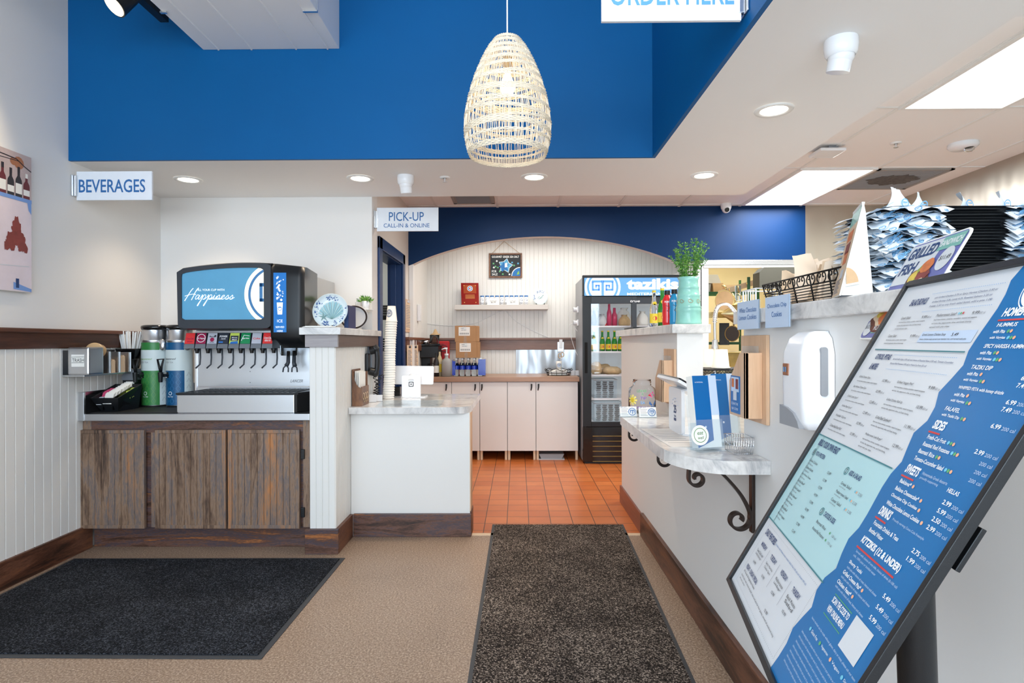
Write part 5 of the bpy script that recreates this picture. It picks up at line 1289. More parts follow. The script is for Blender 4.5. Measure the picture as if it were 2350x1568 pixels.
b = MB(); Y = 6.95; a, c = at(1003, 815, Y), at(1031, 783, Y); b.box(a.x, Y, Z0, c.x, Y + .06, c.z, 'red', .018); fr = XF((0, Y - .0006, 0)); b.ring(fr, (a.x + c.x) / 2 + .01, at(0, 803, Y).z, .035, .042, 'ink_dark', .0006); b.disc(fr, (a.x + c.x) / 2 + .01, at(0, 803, Y).z, .016, 'ink_dark', .0006); o = b.build('coffee_bag', loc=((a.x + c.x) / 2, Y, Z0)); tag(o, 'red foil coffee bag behind the white pump bottle', 'bag')
Y = 6.55; q = at(1025, 860, Y); t = thing('pump_bottle', 'translucent white pump bottle on the back worktop', 'bottle', (q.x, Y, Z0)); b = MB(); r = .055
b.lathe((0, 0, 0), [(.0001, 0), (r, .002), (r, .16), (r * .8, .19), (.02, .205), (.02, .235), (.017, .235)], 'frosted', 28); b.build('body', t, local=True)
b = MB(); b.lathe((0, 0, .004), [(.0001, 0), (r * .93, 0), (r * .93, .05), (.0001, .05)], 'pale_sauce', 24); b.build('sauce', t, local=True)
b = MB(); b.cyl((0, 0, .235), (0, 0, .255), .024, .022, 'white_plastic', 20); b.cyl((0, 0, .255), (0, 0, .305), .007, .007, 'white_plastic', 10); b.tube([(.01, 0, .31), (-.02, 0, .312), (-.055, -.01, .30)], [.011, .009, .006], 'white_plastic', 8); b.build('pump', t, local=True)
# case of water bottles with two boxes on top
Y = 6.55; wz0 = Z0
a, c = at(1039, 862, Y), at(1113, 826, Y); q = MB(); r = .031; Hb = .20
q.lathe((0, 0, 0), [(.0001, 0), (r, .002), (r, .05), (r * .92, .06), (r, .07), (r, .12), (r * .9, .14), (.013, .17), (.013, .185)], 'clear_plastic', 16); q.lathe((0, 0, .185), [(.015, 0), (.015, .014), (.0001, .014)], 'white_plastic', 12); q.rect(Cy((0, 0, 0), r), -r * 3, .075, r * 3, .118, 'water_blue', .0008, 14); w0 = q.build('water_bottle', local=True); k = 0
for j in range(3):
    for i in range(5):
        o = w0 if k == 0 else w0.copy()
        if k: C.objects.link(o)
        k += 1; o.location = (a.x + .036 + i * .067, Y + .035 + j * .066, wz0 + .001); tag(o, ('water bottle in the front row of the shrink-wrapped case under the boxes', 'water bottle in the middle row of the shrink-wrapped case', 'water bottle in the back row of the shrink-wrapped case')[j], 'bottle', 'bottles of the water case')
b = MB(); x0, x1, y0, y1 = a.x, a.x + .345, Y - .003, Y + .204
b.box(x0 - .006, y0, wz0 + .012, x0, y1, wz0 + .185, 'water_blue', .003); b.box(x1, y0, wz0 + .012, x1 + .02, y1, wz0 + .19, 'water_blue', .003); b.box(x1 - .06, y0 - .003, wz0 + .012, x1 + .02, y0, wz0 + .19, 'water_blue', .001); b.box(x0 - .006, y0 - .003, wz0 + .012, x0 + .03, y0, wz0 + .17, 'water_blue', .001)
b.box(x0, y0, wz0 + .2035, x1, y1, wz0 + .2045, 'acrylic'); o = b.build('shrink_wrap', loc=((x0 + x1) / 2, Y, wz0)); tag(o, 'blue printed shrink wrap round the case of water bottles', 'wrap')
bz = wz0 + .206
for k, (px0, px1, h_) in enumerate(((1046, 1094, .178), (1044, 1092, .18))):
    Yb = 6.56 + .006 * k; xa, xb = at(px0, 800, Yb).x, at(px1, 800, Yb).x; t = thing('cardboard_box', ('lower cardboard box, on top of the water case', 'upper cardboard box of the two above the water case')[k], 'box', ((xa + xb) / 2, Yb, bz), 'cardboard boxes on the water case')
    b = MB(); b.box(xa, Yb, bz, xb, Yb + .19, bz + h_, 'cardboard', .003); b.box(xb + .0002, Yb + .002, bz, xb + .03, Yb + .18, bz + h_ - .002, 'cardboard', .004); b.build('carton', t)
    fr = XF((xa, Yb, bz)); W_ = xb - xa; b = MB(); b.rect(fr, W_ * .18, h_ * .38, W_ * .72, h_ * .92, 'paper', .0006); b.rect(fr, W_ * .28, h_ * .82, W_ * .42, h_ * .85, 'ink_grey', .001); b.text(fr, 'SEA SALT', W_ * .3, h_ * .70, 'ink_dark', w=W_ * .25, h=.001)
    for j in range(14): b.rect(fr, W_ * (.24 + .032 * j), h_ * .46, W_ * (.24 + .032 * j + (.010 if j % 3 else .02)), h_ * .56, 'ink_dark', .001)
    b.build('shipping_label', t); b = MB(); b.rect(fr, W_ * .42, 0, W_ * .56, h_ * .34, 'acrylic', .0008); b.rect(fr, W_ * .36, h_ * .7, W_ * .54, h_ * 1.0, 'acrylic', .0014); b.build('packing_tape', t); bz += h_ + .001
# wire caddy with scissors and paper cup
Y = 6.72; a, c = at(1252, 861, Y), at(1312, 836, Y); cx = (a.x + c.x) / 2; t = thing('wire_caddy', 'black wire caddy with scalloped rim at the right end of worktop', 'caddy', (cx, Y, Z0)); b = MB(); r0, r1 = .13, .155
for r_, z in ((r0, .004), (r0 + .008, .03), (r1, .065)):
    pts = []
    for k in range(48): aa = 2 * PI * k / 48; pts.append((r_ * math.cos(aa), r_ * .75 * math.sin(aa), z + (.012 * math.sin(aa * 6) if z > .06 else 0)))
    b.tube(pts, .0035, 'wire_black', 6, closed=True)
for k in range(14): aa = 2 * PI * k / 14; b.tube([(r0 * math.cos(aa), r0 * .75 * math.sin(aa), .004), ((r0 + .008) * math.cos(aa), (r0 + .008) * .75 * math.sin(aa), .03), (r1 * math.cos(aa), r1 * .75 * math.sin(aa), .065)], .0025, 'wire_black', 5)
b.cyl((0, 0, .001), (0, 0, .004), r0 * .74, r0 * .74, 'wire_black', 24)
b.build('basket', t, local=True)
for k in range(5): q = MB(); q.fbox(Fr((cx - .08 + k * .036, Y - .03 + .01 * (k % 2), Z0 + .006), (1, .1 * k - .2, 0), (0, 1, .1)), -.03, -.04, 0, .03, .04, .05 + .006 * (k % 3), 'paper', .004); o = q.build('napkin_bundle', loc=(cx - .08 + k * .036, Y, Z0 + .006)); tag(o, 'white paper bundle inside the black wire caddy', 'napkin', 'paper bundles in the wire caddy')
q = MB(); q.lathe((0, 0, 0), [(.0001, 0), (.026, 0), (.034, .095), (.031, .095), (.0001, .01)], 'cup_white', 22); q.logo(Cy((0, 0, 0), .03), 0, .05, .024, 'ink_blue', 'ink_white', .003); o = q.build('paper_cup', local=True); xx = at(1283, 830, 6.74).x; o.location = (xx, 6.76, Z0 + .065); tag(o, 'white paper cup with blue crest standing in the wire caddy', 'cup')
t = thing('scissors', 'scissors with tan loops standing in the paper cup', 'scissors', (xx, 6.76, Z0 + .08)); b = MB(); zt = at(0, 818, 6.76).z
for sx in (-1, 1):
    pts = [(xx + .025 + sx * .015 + .017 * math.cos(2 * PI * k / 18), 6.752, zt - .005 + .026 * math.sin(2 * PI * k / 18) + sx * .006) for k in range(18)]; b.tube(pts, .005, 'tan_plastic', 7, closed=True)
b.build('grip', t); b = MB(); b.tube([(xx + .012, 6.752, zt - .03), (xx + .02, 6.752, zt - .06), (xx, 6.757, Z0 + .085)], .004, 'chrome', 6); b.tube([(xx + .034, 6.753, zt - .035), (xx + .026, 6.753, zt - .06), (xx + .006, 6.757, Z0 + .085)], .004, 'chrome', 6); b.build('blade', t)
for k in range(2): Y = 6.66; a = at(1311 + 9 * k, 861, Y); o = MB().box(a.x, Y, Z0, a.x + .042, Y + .05, Z0 + .055, 'paper_grey', .003).build('small_carton', loc=(a.x, Y, Z0)); tag(o, ('small pale carton right of the wire caddy', 'small pale carton nearest the fridge on worktop')[k], 'box')
# outlet, charger and its cable
Y = YK - .03; a, c = at(1279, 808, Y), at(1294, 785, Y); t = thing('power_outlet', 'steel power outlet on the backsplash beside the fridge', 'outlet', ((a.x + c.x) / 2, Y, a.z)); b = MB(); b.box(a.x, Y - .02, a.z, c.x, Y + .006, c.z, 'aluminium', .004); b.build('plate', t); b = MB(); b.box(a.x + .02, Y - .06, a.z + .045, c.x - .02, Y - .02, c.z + .03, 'white_plastic', .005); b.build('charger', t)
# shelf and what stands on it
Y = 6.95; sa, sc_ = at(1043, 711, Y), at(1258, 699, Y); SZ = sc_.z
t = thing('wall_shelf', 'thick pale floating shelf on the back boards', 'shelf', ((sa.x + sc_.x) / 2, 7.05, sa.z)); b = MB(); b.box(sa.x, Y, sa.z, sc_.x, YK - .008, SZ, 'shelf_grey', .003); b.build('board', t)
pl = [at(1060, 697, 7.06), at(1101, 697, 7.02), at(1097, 645, 7.06), at(1055, 643, 7.06)]; zb = SZ + .0006; t = thing('award_plaque', 'dark red award plaque standing at the left of the shelf', 'plaque', ((pl[0].x + pl[1].x) / 2, 7.03, SZ))
fr = Fr((pl[0].x, 7.0, zb), (1, 0, 0), (-.04, .16, 1)); W_, H_ = .212, .272; b = MB(); b.fbox(fr, 0, 0, -.02, W_, H_, 0, 'plaque_red', .004); b.build('board', t)
b = MB(); b.rect(fr, .03, .02, W_ - .03, H_ - .025, 'plaque_gold', .001); b.rect(fr, .03, .02, W_ - .03, H_ * .52, 'plaque_red', .0014); b.disc(fr, W_ / 2 + .002, H_ * .74, .033, 'ink_white', .002); b.ring(fr, W_ / 2 + .002, H_ * .74, .018, .027, 'ink_blue', .0026); b.disc(fr, W_ / 2, H_ * .74, .010, 'ink_red', .0026)
for j in range(4): b.rect(fr, .05, H_ * (.44 - .05 * j), W_ - .05, H_ * (.44 - .05 * j) + .004, 'gold_ink', .002)
for x in (.038, W_ - .038):
    for y in (.03, H_ - .035): b.disc(fr, x, y, .006, 'gold_ink', .002, 10)
b.build('inscription', t)
jars = [1106.5, 1118, 1129, 1140.5, 1151.5, 1163, 1174, 1185, 1196.5, 1207.5]; q = MB(); r = .024
q.lathe((0, 0, 0), [(.0001, 0), (r, 0), (r, .092), (r * .96, .098)], 'white_plastic', 22); q.lathe((0, 0, .097), [(r * .98, 0), (r * .98, .016), (.0001, .016)], 'ink_blue', 22); cy = Cy((0, 0, 0), r); q.rect(cy, -.03, .03, .03, .088, 'ink_white', .0006, 12); q.disc(cy, 0, .06, .017, 'ink_navy', .0012); q.poly(cy, [(-.018, .028), (0, .018), (.018, .028), (.018, .034), (0, .025), (-.018, .034)], 'ink_navy', .0012); j0 = q.build('salt_jar', local=True)
for k, px in enumerate(jars):
    o = j0 if k == 0 else j0.copy()
    if k: C.objects.link(o)
    o.location = (at(px, 690, 7.04).x, 7.04, SZ + .0006); tag(o, ('white salt jar with blue lid next to the red plaque', 'salt jar behind the left price card', 'salt jar behind the left price card', 'salt jar behind the left price card', 'salt jar between the two price cards', 'salt jar behind the right price card', 'salt jar behind the right price card', 'salt jar at the right end of the right price card', 'second salt jar from the small plate', 'salt jar nearest the small plate on the shelf')[k], 'jar', 'salt jars on the wall shelf')
for k, (a_, c_) in enumerate(((1118, 1146), (1163, 1190))):
    a, c = at(a_, 697, 6.985), at(c_, 682.5, 6.985); b = MB(); fr = Fr((a.x, 6.985, SZ + .0006), (1, 0, 0), (0, .12, 1)); W_ = c.x - a.x; b.fbox(fr, 0, 0, -.003, W_, .075, 0, 'paper'); b.text(fr, 'Greek Salt', W_ / 2, .042, 'ink_grey', w=W_ * .55, align='c'); b.text(fr, '$6.99', W_ / 2, .018, 'ink_dark', w=W_ * .4, align='c'); o = b.build('price_card', loc=(a.x, 6.985, SZ)); tag(o, ('white price card in front of the left salt jars', 'white price card in front of the right salt jars')[k], 'card', 'price cards on the wall shelf')
t, b = plate('display_plate', (at(1240, 697, 7.02).x, 7.04, SZ + .0006), .092, 'small blue and white plate on a stand at the right of shelf', .16, ['plate_white'])
fr = Fr((0, 0, -.006), (1, 0, 0), (0, 1, 0)); rr = random.Random(16)
for k in range(46): a = rr.choice([rr.uniform(.9, 2.2), rr.uniform(2.8, 3.6)]); q_ = rr.uniform(.06, .086); b.disc(fr, q_ * math.cos(a), q_ * math.sin(a), rr.uniform(.002, .005), 'plate_blue', .003 + (q_ - .057) * .3, 7)
b.line(fr, [(-.03, -.012), (-.01, .012), (.0, -.01), (.018, .01), (.04, .03)], .006, 'plate_grey', .003); b.line(fr, [(-.02, -.02), (.03, .0)], .004, 'plate_grey', .003); b.build('plate_face', t, local=True)
b = MB(); b.tube([(-.05, -.03, .02), (-.05, -.025, .003), (-.05, .04, .003), (0, .045, .09), (.05, .04, .003), (.05, -.025, .003), (.05, -.03, .02)], .0035, 'wire_black', 6); b.build('plate_stand', t, local=True)
# chalkboard on a string
Y = YK - .02; a, c = at(1122, 638, Y), at(1198, 581, Y); t = thing('chalkboard_sign', 'framed chalkboard sign for Greek sea salt hanging from a string', 'sign', ((a.x + c.x) / 2, Y, a.z)); W_, H_ = c.x - a.x, c.z - a.z; fr = XF((a.x, Y, a.z)); b = MB()
for q in ((0, 0, W_, .02), (0, H_ - .02, W_, H_), (0, .02, .02, H_ - .02), (W_ - .02, .02, W_, H_ - .02)): b.fbox(fr, q[0], q[1], -.012, q[2], q[3], .012, 'walnut', .003)
b.build('frame', t); b = MB(); b.fbox(fr, .02, .02, -.01, W_ - .02, H_ - .02, .0, 'chalk_black')
b.text(fr, 'GOURMET GREEK SEA SALT', W_ * .09, H_ * .81, 'chalk_white', w=W_ * .82, hh=H_ * .085, bold=.02); b.text(fr, 'FOR', W_ * .09, H_ * .22, 'chalk_white', w=W_ * .14, hh=H_ * .09, bold=.01); b.text(fr, 'SALE', W_ * .09, H_ * .10, 'chalk_white', w=W_ * .17, hh=H_ * .09, bold=.01)
def star(cx, cz, r0, r1, n, rot, mat_, h): b.poly(fr, [(cx + (r0 if k % 2 == 0 else r1) * math.cos(rot + PI * k / n), cz + (r0 if k % 2 == 0 else r1) * math.sin(rot + PI * k / n)) for k in range(2 * n)], mat_, h)
star(W_ * .50, H_ * .49, H_ * .31, H_ * .19, 5, .1, 'chalk_white', .001); star(W_ * .50, H_ * .49, H_ * .29, H_ * .17, 5, .1, 'chalk_blue', .0016); star(W_ * .46, H_ * .44, H_ * .22, H_ * .12, 5, .5, 'chalk_deep', .002); b.poly(fr, [(W_ * .48, H_ * .42), (W_ * .56, H_ * .44), (W_ * .55, H_ * .62), (W_ * .48, H_ * .58)], 'chalk_white', .0024)
b.ring(fr, W_ - .022, .022, 0.0001, H_ * .34, 'chalk_deep', .001, 14, PI / 2, PI); b.ring(fr, W_ - .022, .022, H_ * .33, H_ * .36, 'chalk_white', .0014, 14, PI / 2, PI); b.poly(fr, [(W_ * .84, H_ * .12), (W_ * .92, H_ * .15), (W_ * .91, H_ * .28), (W_ * .86, H_ * .22)], 'leaf_light', .0016)
rr = random.Random(5)
for x, y in ((.14, .58), (.20, .46), (.27, .42), (.33, .26), (.24, .68), (.70, .62), (.88, .58), (.15, .42), (.62, .14), (.42, .15), (.76, .5)): star(W_ * x, H_ * y, H_ * .045, H_ * .03, 4, rr.random(), rr.choice(['chalk_blue', 'chalk_white', 'dot_green']), .0012)
b.build('board', t); b = MB(); b.tube([fr(W_ * .1, H_, .004), fr(W_ * .46, H_ * 1.48, -.006)], .0025, 'tan_plastic', 5); b.tube([fr(W_ * .92, H_, .004), fr(W_ * .46, H_ * 1.48, -.006)], .0025, 'tan_plastic', 5); b.build('string', t)
# thin white cable
pts = [at(x, y, YK - .012) for x, y in ((966, 737), (990, 744), (1040, 748), (1090, 742), (1120, 728), (1152, 714), (1162, 716), (1185, 738), (1220, 758), (1262, 776), (1286, 786))]
o = MB().tube(smooth_pts(pts, 4), .0032, 'wire_white', 5).build('power_cable', loc=pts[5]); tag(o, 'thin white cable draped across the back boards to the outlet', 'cable')

# ================================================================== GLASS-DOOR FRIDGE
FX0, FX1, FY0, FY1, FZ = .690, 1.845, 6.24, 7.0, 2.0
g = lambda px, py, Y=FY0: P(px, py, Y=Y)
t = thing('drinks_fridge', 'black glass-door drinks fridge with blue lit header sign', 'fridge', ((FX0 + FX1) / 2, 6.5, 0))
dx0, dx1 = g(1357, 800).x, FX1 - .05; gz0, gz1 = g(0, 972).z, g(0, 702).z
b = MB(); b.box(FX0, FY0 + .06, .02, FX0 + .04, FY1, FZ - .02, 'mid_grey', .004); b.box(FX1 - .04, FY0 + .06, .02, FX1, FY1, FZ - .02, 'mid_grey', .004); b.box(FX0 + .04, FY1 - .04, .02, FX1 - .04, FY1, FZ - .02, 'mid_grey'); b.box(FX0 + .04, FY0 + .06, gz1 + .03, FX1 - .04, FY1 - .04, FZ - .02, 'black_plastic'); b.box(FX0 + .04, FY0 + .06, .02, FX1 - .04, FY1 - .04, gz0 - .03, 'black_plastic')
b.box(FX0, FY0, g(0, 684).z, FX1, FY0 + .06, FZ, 'black_plastic', .006); b.build('cabinet', t)
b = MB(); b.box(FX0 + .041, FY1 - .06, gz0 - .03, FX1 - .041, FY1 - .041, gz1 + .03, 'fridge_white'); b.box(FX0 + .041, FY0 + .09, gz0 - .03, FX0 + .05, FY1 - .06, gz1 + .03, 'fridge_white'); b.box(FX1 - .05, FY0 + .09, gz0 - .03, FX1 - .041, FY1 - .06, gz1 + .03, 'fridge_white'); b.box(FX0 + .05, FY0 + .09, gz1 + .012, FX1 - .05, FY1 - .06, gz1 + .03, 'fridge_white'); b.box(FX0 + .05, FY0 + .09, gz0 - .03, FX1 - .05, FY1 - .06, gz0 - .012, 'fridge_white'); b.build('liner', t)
b = MB(); a, c = g(1341, 679), g(1602, 637); fr = XF((0, FY0 - .001, 0)); b.rect(fr, a.x, a.z, c.x, c.z, 'fridge_sign', .0005)
lc, le = g(1383, 659), g(1424, 659); R = le.x - lc.x
def crest(cx, cz, R, lo, hi, h):
    vs = []; k = 60
    def band(r0, r1, mat_, hh):
        vs = []; fs = []
        for i in range(k + 1):
            z = max(lo - cz, -r1) + (min(hi - cz, r1) - max(lo - cz, -r1)) * i / k; xo = math.sqrt(max(0, r1 * r1 - z * z)); xi = math.sqrt(max(0, r0 * r0 - z * z)); vs += [fr(cx - xo, cz + z, hh), fr(cx - xi, cz + z, hh), fr(cx + xi, cz + z, hh), fr(cx + xo, cz + z, hh)]
        for i in range(k): j = 4 * i; fs += [(j, j + 1, j + 5, j + 4), (j + 2, j + 3, j + 7, j + 6)]
        b.add(vs, fs, mat_)
    band(R * .88, R, 'fridge_sign_white', h); band(0, R * .76, 'fridge_sign_white', h)
crest(lc.x, lc.z, R, a.z + .002, c.z - .002, .001)
k = R * .5; Rr = lambda x0, z0, x1, z1: b.rect(fr, lc.x + x0 * k, max(a.z + .002, lc.z + z0 * k), lc.x + x1 * k, min(c.z - .002, lc.z + z1 * k), 'fridge_sign', .0018)
for s_ in (-1, 1):
    Q = lambda x0, z0, x1, z1: Rr(min(s_ * x0, s_ * x1), z0, max(s_ * x0, s_ * x1), z1)
    Q(.05, .50, 1.22, .76); Q(1.0, -.42, 1.22, .6); Q(.32, -.42, 1.1, -.20); Q(.32, -.42, .50, .26); Q(.32, .08, .82, .26); Q(.66, -.1, .82, .26)
Rr(-.14, -1.2, .14, .76)
p1, p2 = g(1438, 665), g(1557, 639); b.text(fr, 'tazikis', p1.x, p1.z, 'fridge_sign_white', w=p2.x - p1.x, hh=p2.z - p1.z, bold=.045, h=.002)
p1, p2 = g(1439, 678), g(1580, 671.5); b.text(fr, 'MEDITERRANEAN CAFE', p1.x, p1.z, 'fridge_sign_white', w=p2.x - p1.x, hh=p2.z - p1.z, bold=.02, h=.002)
p1, p2 = g(1445, 694), g(1468, 689); b.text(fr, 'true', p1.x, p1.z, 'ink_white', w=p2.x - p1.x, hh=(p2.z - p1.z), bold=.02, sh=.3, h=.0015); b.build('header_sign', t)
dfz0, dfz1 = g(0, 982).z, g(0, 686).z; mid = g(1456, 800).x
for k, (x0, x1, yo) in enumerate(((FX0, mid + .025, 0), (mid - .025, FX1, .03))):
    b = MB(); w_ = .09 if k == 0 else .06; y0, y1 = FY0 + yo, FY0 + yo + .028
    wl, wr = (dx0 - FX0, .05) if k == 0 else (.05, .05)
    b.box(x0, y0, dfz0, x0 + wl, y1, dfz1, 'black_plastic', .004); b.box(x1 - wr, y0, dfz0, x1, y1, dfz1, 'charcoal', .004); b.box(x0 + wl, y0, gz1 + .0, x1 - wr, y1, dfz1, 'charcoal', .004); b.box(x0 + wl, y0, dfz0, x1 - wr, y1, gz0 + .005, 'black_plastic', .003); d = b.build('glass_door', t)
    b = MB(); b.box(x0 + wl, y0 + .010, gz0, x1 - wr, y0 + .014, gz1, 'pane'); b.build('pane', d)
b = MB(); b.box(FX0 + .02, FY0 - .004, g(0, 860).z, FX0 + .05, FY0, g(0, 790).z, 'dark_void', .002); b.build('door_pull', t)
b = MB(); b.box(FX0, FY0, 0.02, FX1, FY0 + .06, dfz0 - .004, 'black_gloss', .004)
for k in range(6): z = g(0, 1003 + 11.5 * k).z; b.box(FX0 + .10, FY0 - .012, z - .004, FX1 - .04, FY0, z + .004, 'pan_bronze', .002)
b.build('base_grille', t); b = MB(); b.box(FX0 + .02, FY0 + .03, 0, FX1 - .02, FY0 + .1, .022, 'black_plastic'); b.build('kick_plate', t)
SY0, SY1 = FY0 + .10, FY1 - .07; shz = [P(0, y, Y=SY0).z for y in (753, 811, 864, 918)]; shz_floor = gz0 - .011
for z in shz:
    b = MB(); b.box(FX0 + .052, SY0, z - .014, FX1 - .052, SY0 + .006, z + .004, 'white_plastic', .001)
    for k in range(22): y = SY0 + .02 + k * .024; b.box(FX0 + .054, y, z - .005, FX1 - .054, y + .006, z, 'wire_white')
    b.build('wire_shelf', t)
# contents
def soda(label, group, x, y, z, glass_, lab, h=.225, r=.03):
    t = thing('soda_bottle', label, 'bottle', (x, y, z), group); b = MB(); b.lathe((0, 0, 0), [(.0001, 0), (r, .002), (r, h * .45), (r * .86, h * .55), (r * .42, h * .74), (r * .40, h * .95)], glass_, 18); b.build('glass', t, local=True)
    b = MB(); cy = Cy((0, 0, 0), r); b.rect(cy, -r * 1.35, h * .10, r * 1.35, h * .36, lab, .0008, 12); b.disc(cy, 0, h * .23, h * .06, 'ink_red', .0014, 14); b.disc(Cy((0, 0, 0), r * .62), 0, h * .64, h * .05, lab, .004, 12); b.build('label', t, local=True)
    b = MB(); b.cyl((0, 0, h * .945), (0, 0, h), r * .45, r * .42, 'yellow', 12); b.build('cap', t, local=True); return t
z = shz[1] + .0006; s0 = None
for k, px in enumerate((1363, 1383, 1396, 1410, 1424, 1438)):
    x = P(px, 800, Y=SY0 + .05).x; lb = f'green soda bottle on the fridge shelf, {("first", "second", "third", "fourth", "fifth", "sixth")[k]} from the left'
    if s0 is None: s0 = soda(lb, 'green soda bottles in the fridge', x, SY0 + .05, z, 'green_glass', 'yellow')
    else: dup(s0, (x, SY0 + .05 + .03 * (k == 1), z), None, lb)
for k, (px0, px1, h_, dy) in enumerate(((1356, 1383, .14, .05), (1378, 1408, .11, .16), (1384, 1428, .085, .03))):
    x0, x1 = P(px0, 800, Y=SY0 + .05).x, P(px1, 800, Y=SY0 + .05).x; q = MB(); rr = random.Random(k); n = 12; pts = []; cx, cz = (x0 + x1) / 2, shz[2] + .0006
    q.lathe((0, 0, h_ / 2), [(.0001, -h_ / 2), (.6, -h_ / 2), (.95, -h_ * .3), (1, 0), (.85, h_ * .3), (.5, h_ * .46), (.0001, h_ / 2)], 'bread', 22, sx=(x1 - x0) / 2, sy=.08)
    q.v = [v + V((rr.uniform(-.004, .004), rr.uniform(-.004, .004), rr.uniform(-.003, .003) if v.z > .01 else 0)) for v in q.v]
    o = q.build('bread_bag', local=True); o.location = (cx, SY0 + .06 + dy, cz); tag(o, ('bagged bread at the left of the middle fridge shelf', 'bagged bread pushed back on the middle fridge shelf', 'long bagged loaf at the front of the middle fridge shelf')[k], 'bread')
for k, (zs, nm) in enumerate(((shz[3], 'fourth fridge shelf'), (shz_floor, 'fridge floor'))):
    x0, x1 = P(1363, 800, Y=SY0 + .04).x, P(1415 if k == 0 else 1428, 800, Y=SY0 + .04).x; zz = zs + .0006; t = thing('clear_bin', f'clear plastic bin of black lids on the {nm}', 'bin', ((x0 + x1) / 2, SY0 + .1, zz)); h_ = .20
    b = MB()
    for q in ((x0, SY0 + .02, x1, SY0 + .023), (x0, SY0 + .30, x1, SY0 + .303), (x0, SY0 + .023, x0 + .003, SY0 + .30), (x1 - .003, SY0 + .023, x1, SY0 + .30)): b.box(q[0], q[1], zz, q[2], q[3], zz + h_, 'acrylic')
    b.box(x0, SY0 + .02, zz, x1, SY0 + .303, zz + .003, 'acrylic'); b.build('walls', t)
    b = MB(); b.tube([(x0 - .004, SY0 + .016, zz + h_), (x1 + .004, SY0 + .016, zz + h_), (x1 + .004, SY0 + .307, zz + h_), (x0 - .004, SY0 + .307, zz + h_)], .005, 'light_grey', 6, closed=True); b.build('rim', t)
    n = 3 if k == 0 else 4
    for i in range(n):
        xc = x0 + .02 + (x1 - x0 - .04) * (i + .5) / n
        for j in range(8):
            q = MB(); q.lathe((0, 0, 0), [(.0001, 0), (.02, 0), (.027, .014), (.029, .016), (.026, .016), (.0001, .006)], 'dull_black', 18) if (i == 0 and j == 0 and k == 0) else None
            if i == 0 and j == 0 and k == 0: pc0 = q.build('portion_cup', local=True); o = pc0
            else: o = pc0.copy(); C.objects.link(o)
            o.location = (xc + .003 * ((j * 7) % 3 - 1), SY0 + .075, zz + .005 + j * .0225); tag(o, f'black portion cup stacked in the clear bin on the {nm}', 'cup', f'black cups in the bin on the {nm}')
zt = shz[0] + .0006
for k, (px, y, r, h_, mt, nm, lb) in enumerate(((1363, .05, .03, .17, 'charcoal', 'food_jar', 'dark jar at the left of the top fridge shelf'), (1398, .06, .026, .24, 'pink', 'pink_bottle', 'tall pink bottle on the top fridge shelf'), (1410, .09, .03, .2, 'pink', 'pink_bottle', 'shorter pink bottle behind the tall pink one'), (1388, .04, .02, .05, 'red', 'sauce_pot', 'small red pot in front of the pink bottles'))):
    q = MB(); q.lathe((0, 0, 0), [(.0001, 0), (r, 0), (r, h_ * .6), (r * .55, h_ * .76), (r * .5, h_)] + [(.0001, h_)], mt, 18); o = q.build(nm, local=True); o.location = (P(px, 740, Y=SY0 + y).x, SY0 + y, zt); tag(o, lb, 'bottle')
for k, (px0, px1, h_, dy) in enumerate(((1356, 1378, .20, .1), (1370, 1394, .13, .03), (1415, 1450, .2, .12), (1420, 1448, .12, .03), (1462, 1490, .16, .05))):
    x0, x1 = P(px0, 740, Y=SY0 + dy).x, P(px1, 740, Y=SY0 + dy).x; q = MB(); rr = random.Random(20 + k)
    q.lathe((0, 0, 0), [(.0001, 0), (.8, 0), (1, h_ * .2), (.9, h_ * .55), (.6, h_ * .8), (.35, h_ * .9), (.5, h_), (.0001, h_ * .96)], 'paper_grey' if k in (0, 1) else 'bread' if k == 3 else 'paper', 16, sx=(x1 - x0) / 2, sy=.05)
    q.v = [v + V((rr.uniform(-.008, .008), rr.uniform(-.006, .006), rr.uniform(-.006, .006) if v.z > .02 else 0)) for v in q.v]
    o = q.build('food_bag', local=True); o.location = ((x0 + x1) / 2, SY0 + .03 + dy, zt); tag(o, ('crumpled clear food bag at the left of the top fridge shelf', 'small white food bag at the front left of the top fridge shelf', 'tall white food bag right of the pink bottles', 'low tan food bag by the fridge door post', 'white food bag behind the right fridge door')[k], 'food bag')
# two white cable holders on the fridge side
for k, py in enumerate((711, 741)):
    a = P(1326, py, X=FX0 - .004); t = thing('cable_hook', ('upper white cable hook on the side of the fridge', 'lower white cable hook on the side of the fridge')[k], 'hook', (FX0, a.y, a.z)); b = MB(); b.box(FX0 - .016, a.y - .05, a.z - .035, FX0 + .001, a.y + .05, a.z + .035, 'white_plastic', .006); b.build('plate', t)
    b = MB(); b.cyl((FX0 - .016, a.y, a.z), (FX0 - .055, a.y, a.z), .024, .030, 'white_plastic', 20); b.cyl((FX0 - .055, a.y, a.z), (FX0 - .057, a.y, a.z), .017, .017, 'charcoal', 16); b.build('spool', t)
    b = MB(); pts = [(FX0 - .04, a.y - .02, a.z), (FX0 - .10, a.y - .01, a.z - .03), (FX0 - .09, a.y, a.z - .13), (FX0 - .04, a.y, a.z - .2 - .1 * k), (FX0 - .01, a.y - .02, a.z - .25 - .12 * k)]; b.tube(smooth_pts(pts), .003, 'wire_white', 5); b.build('loose_cable', t)
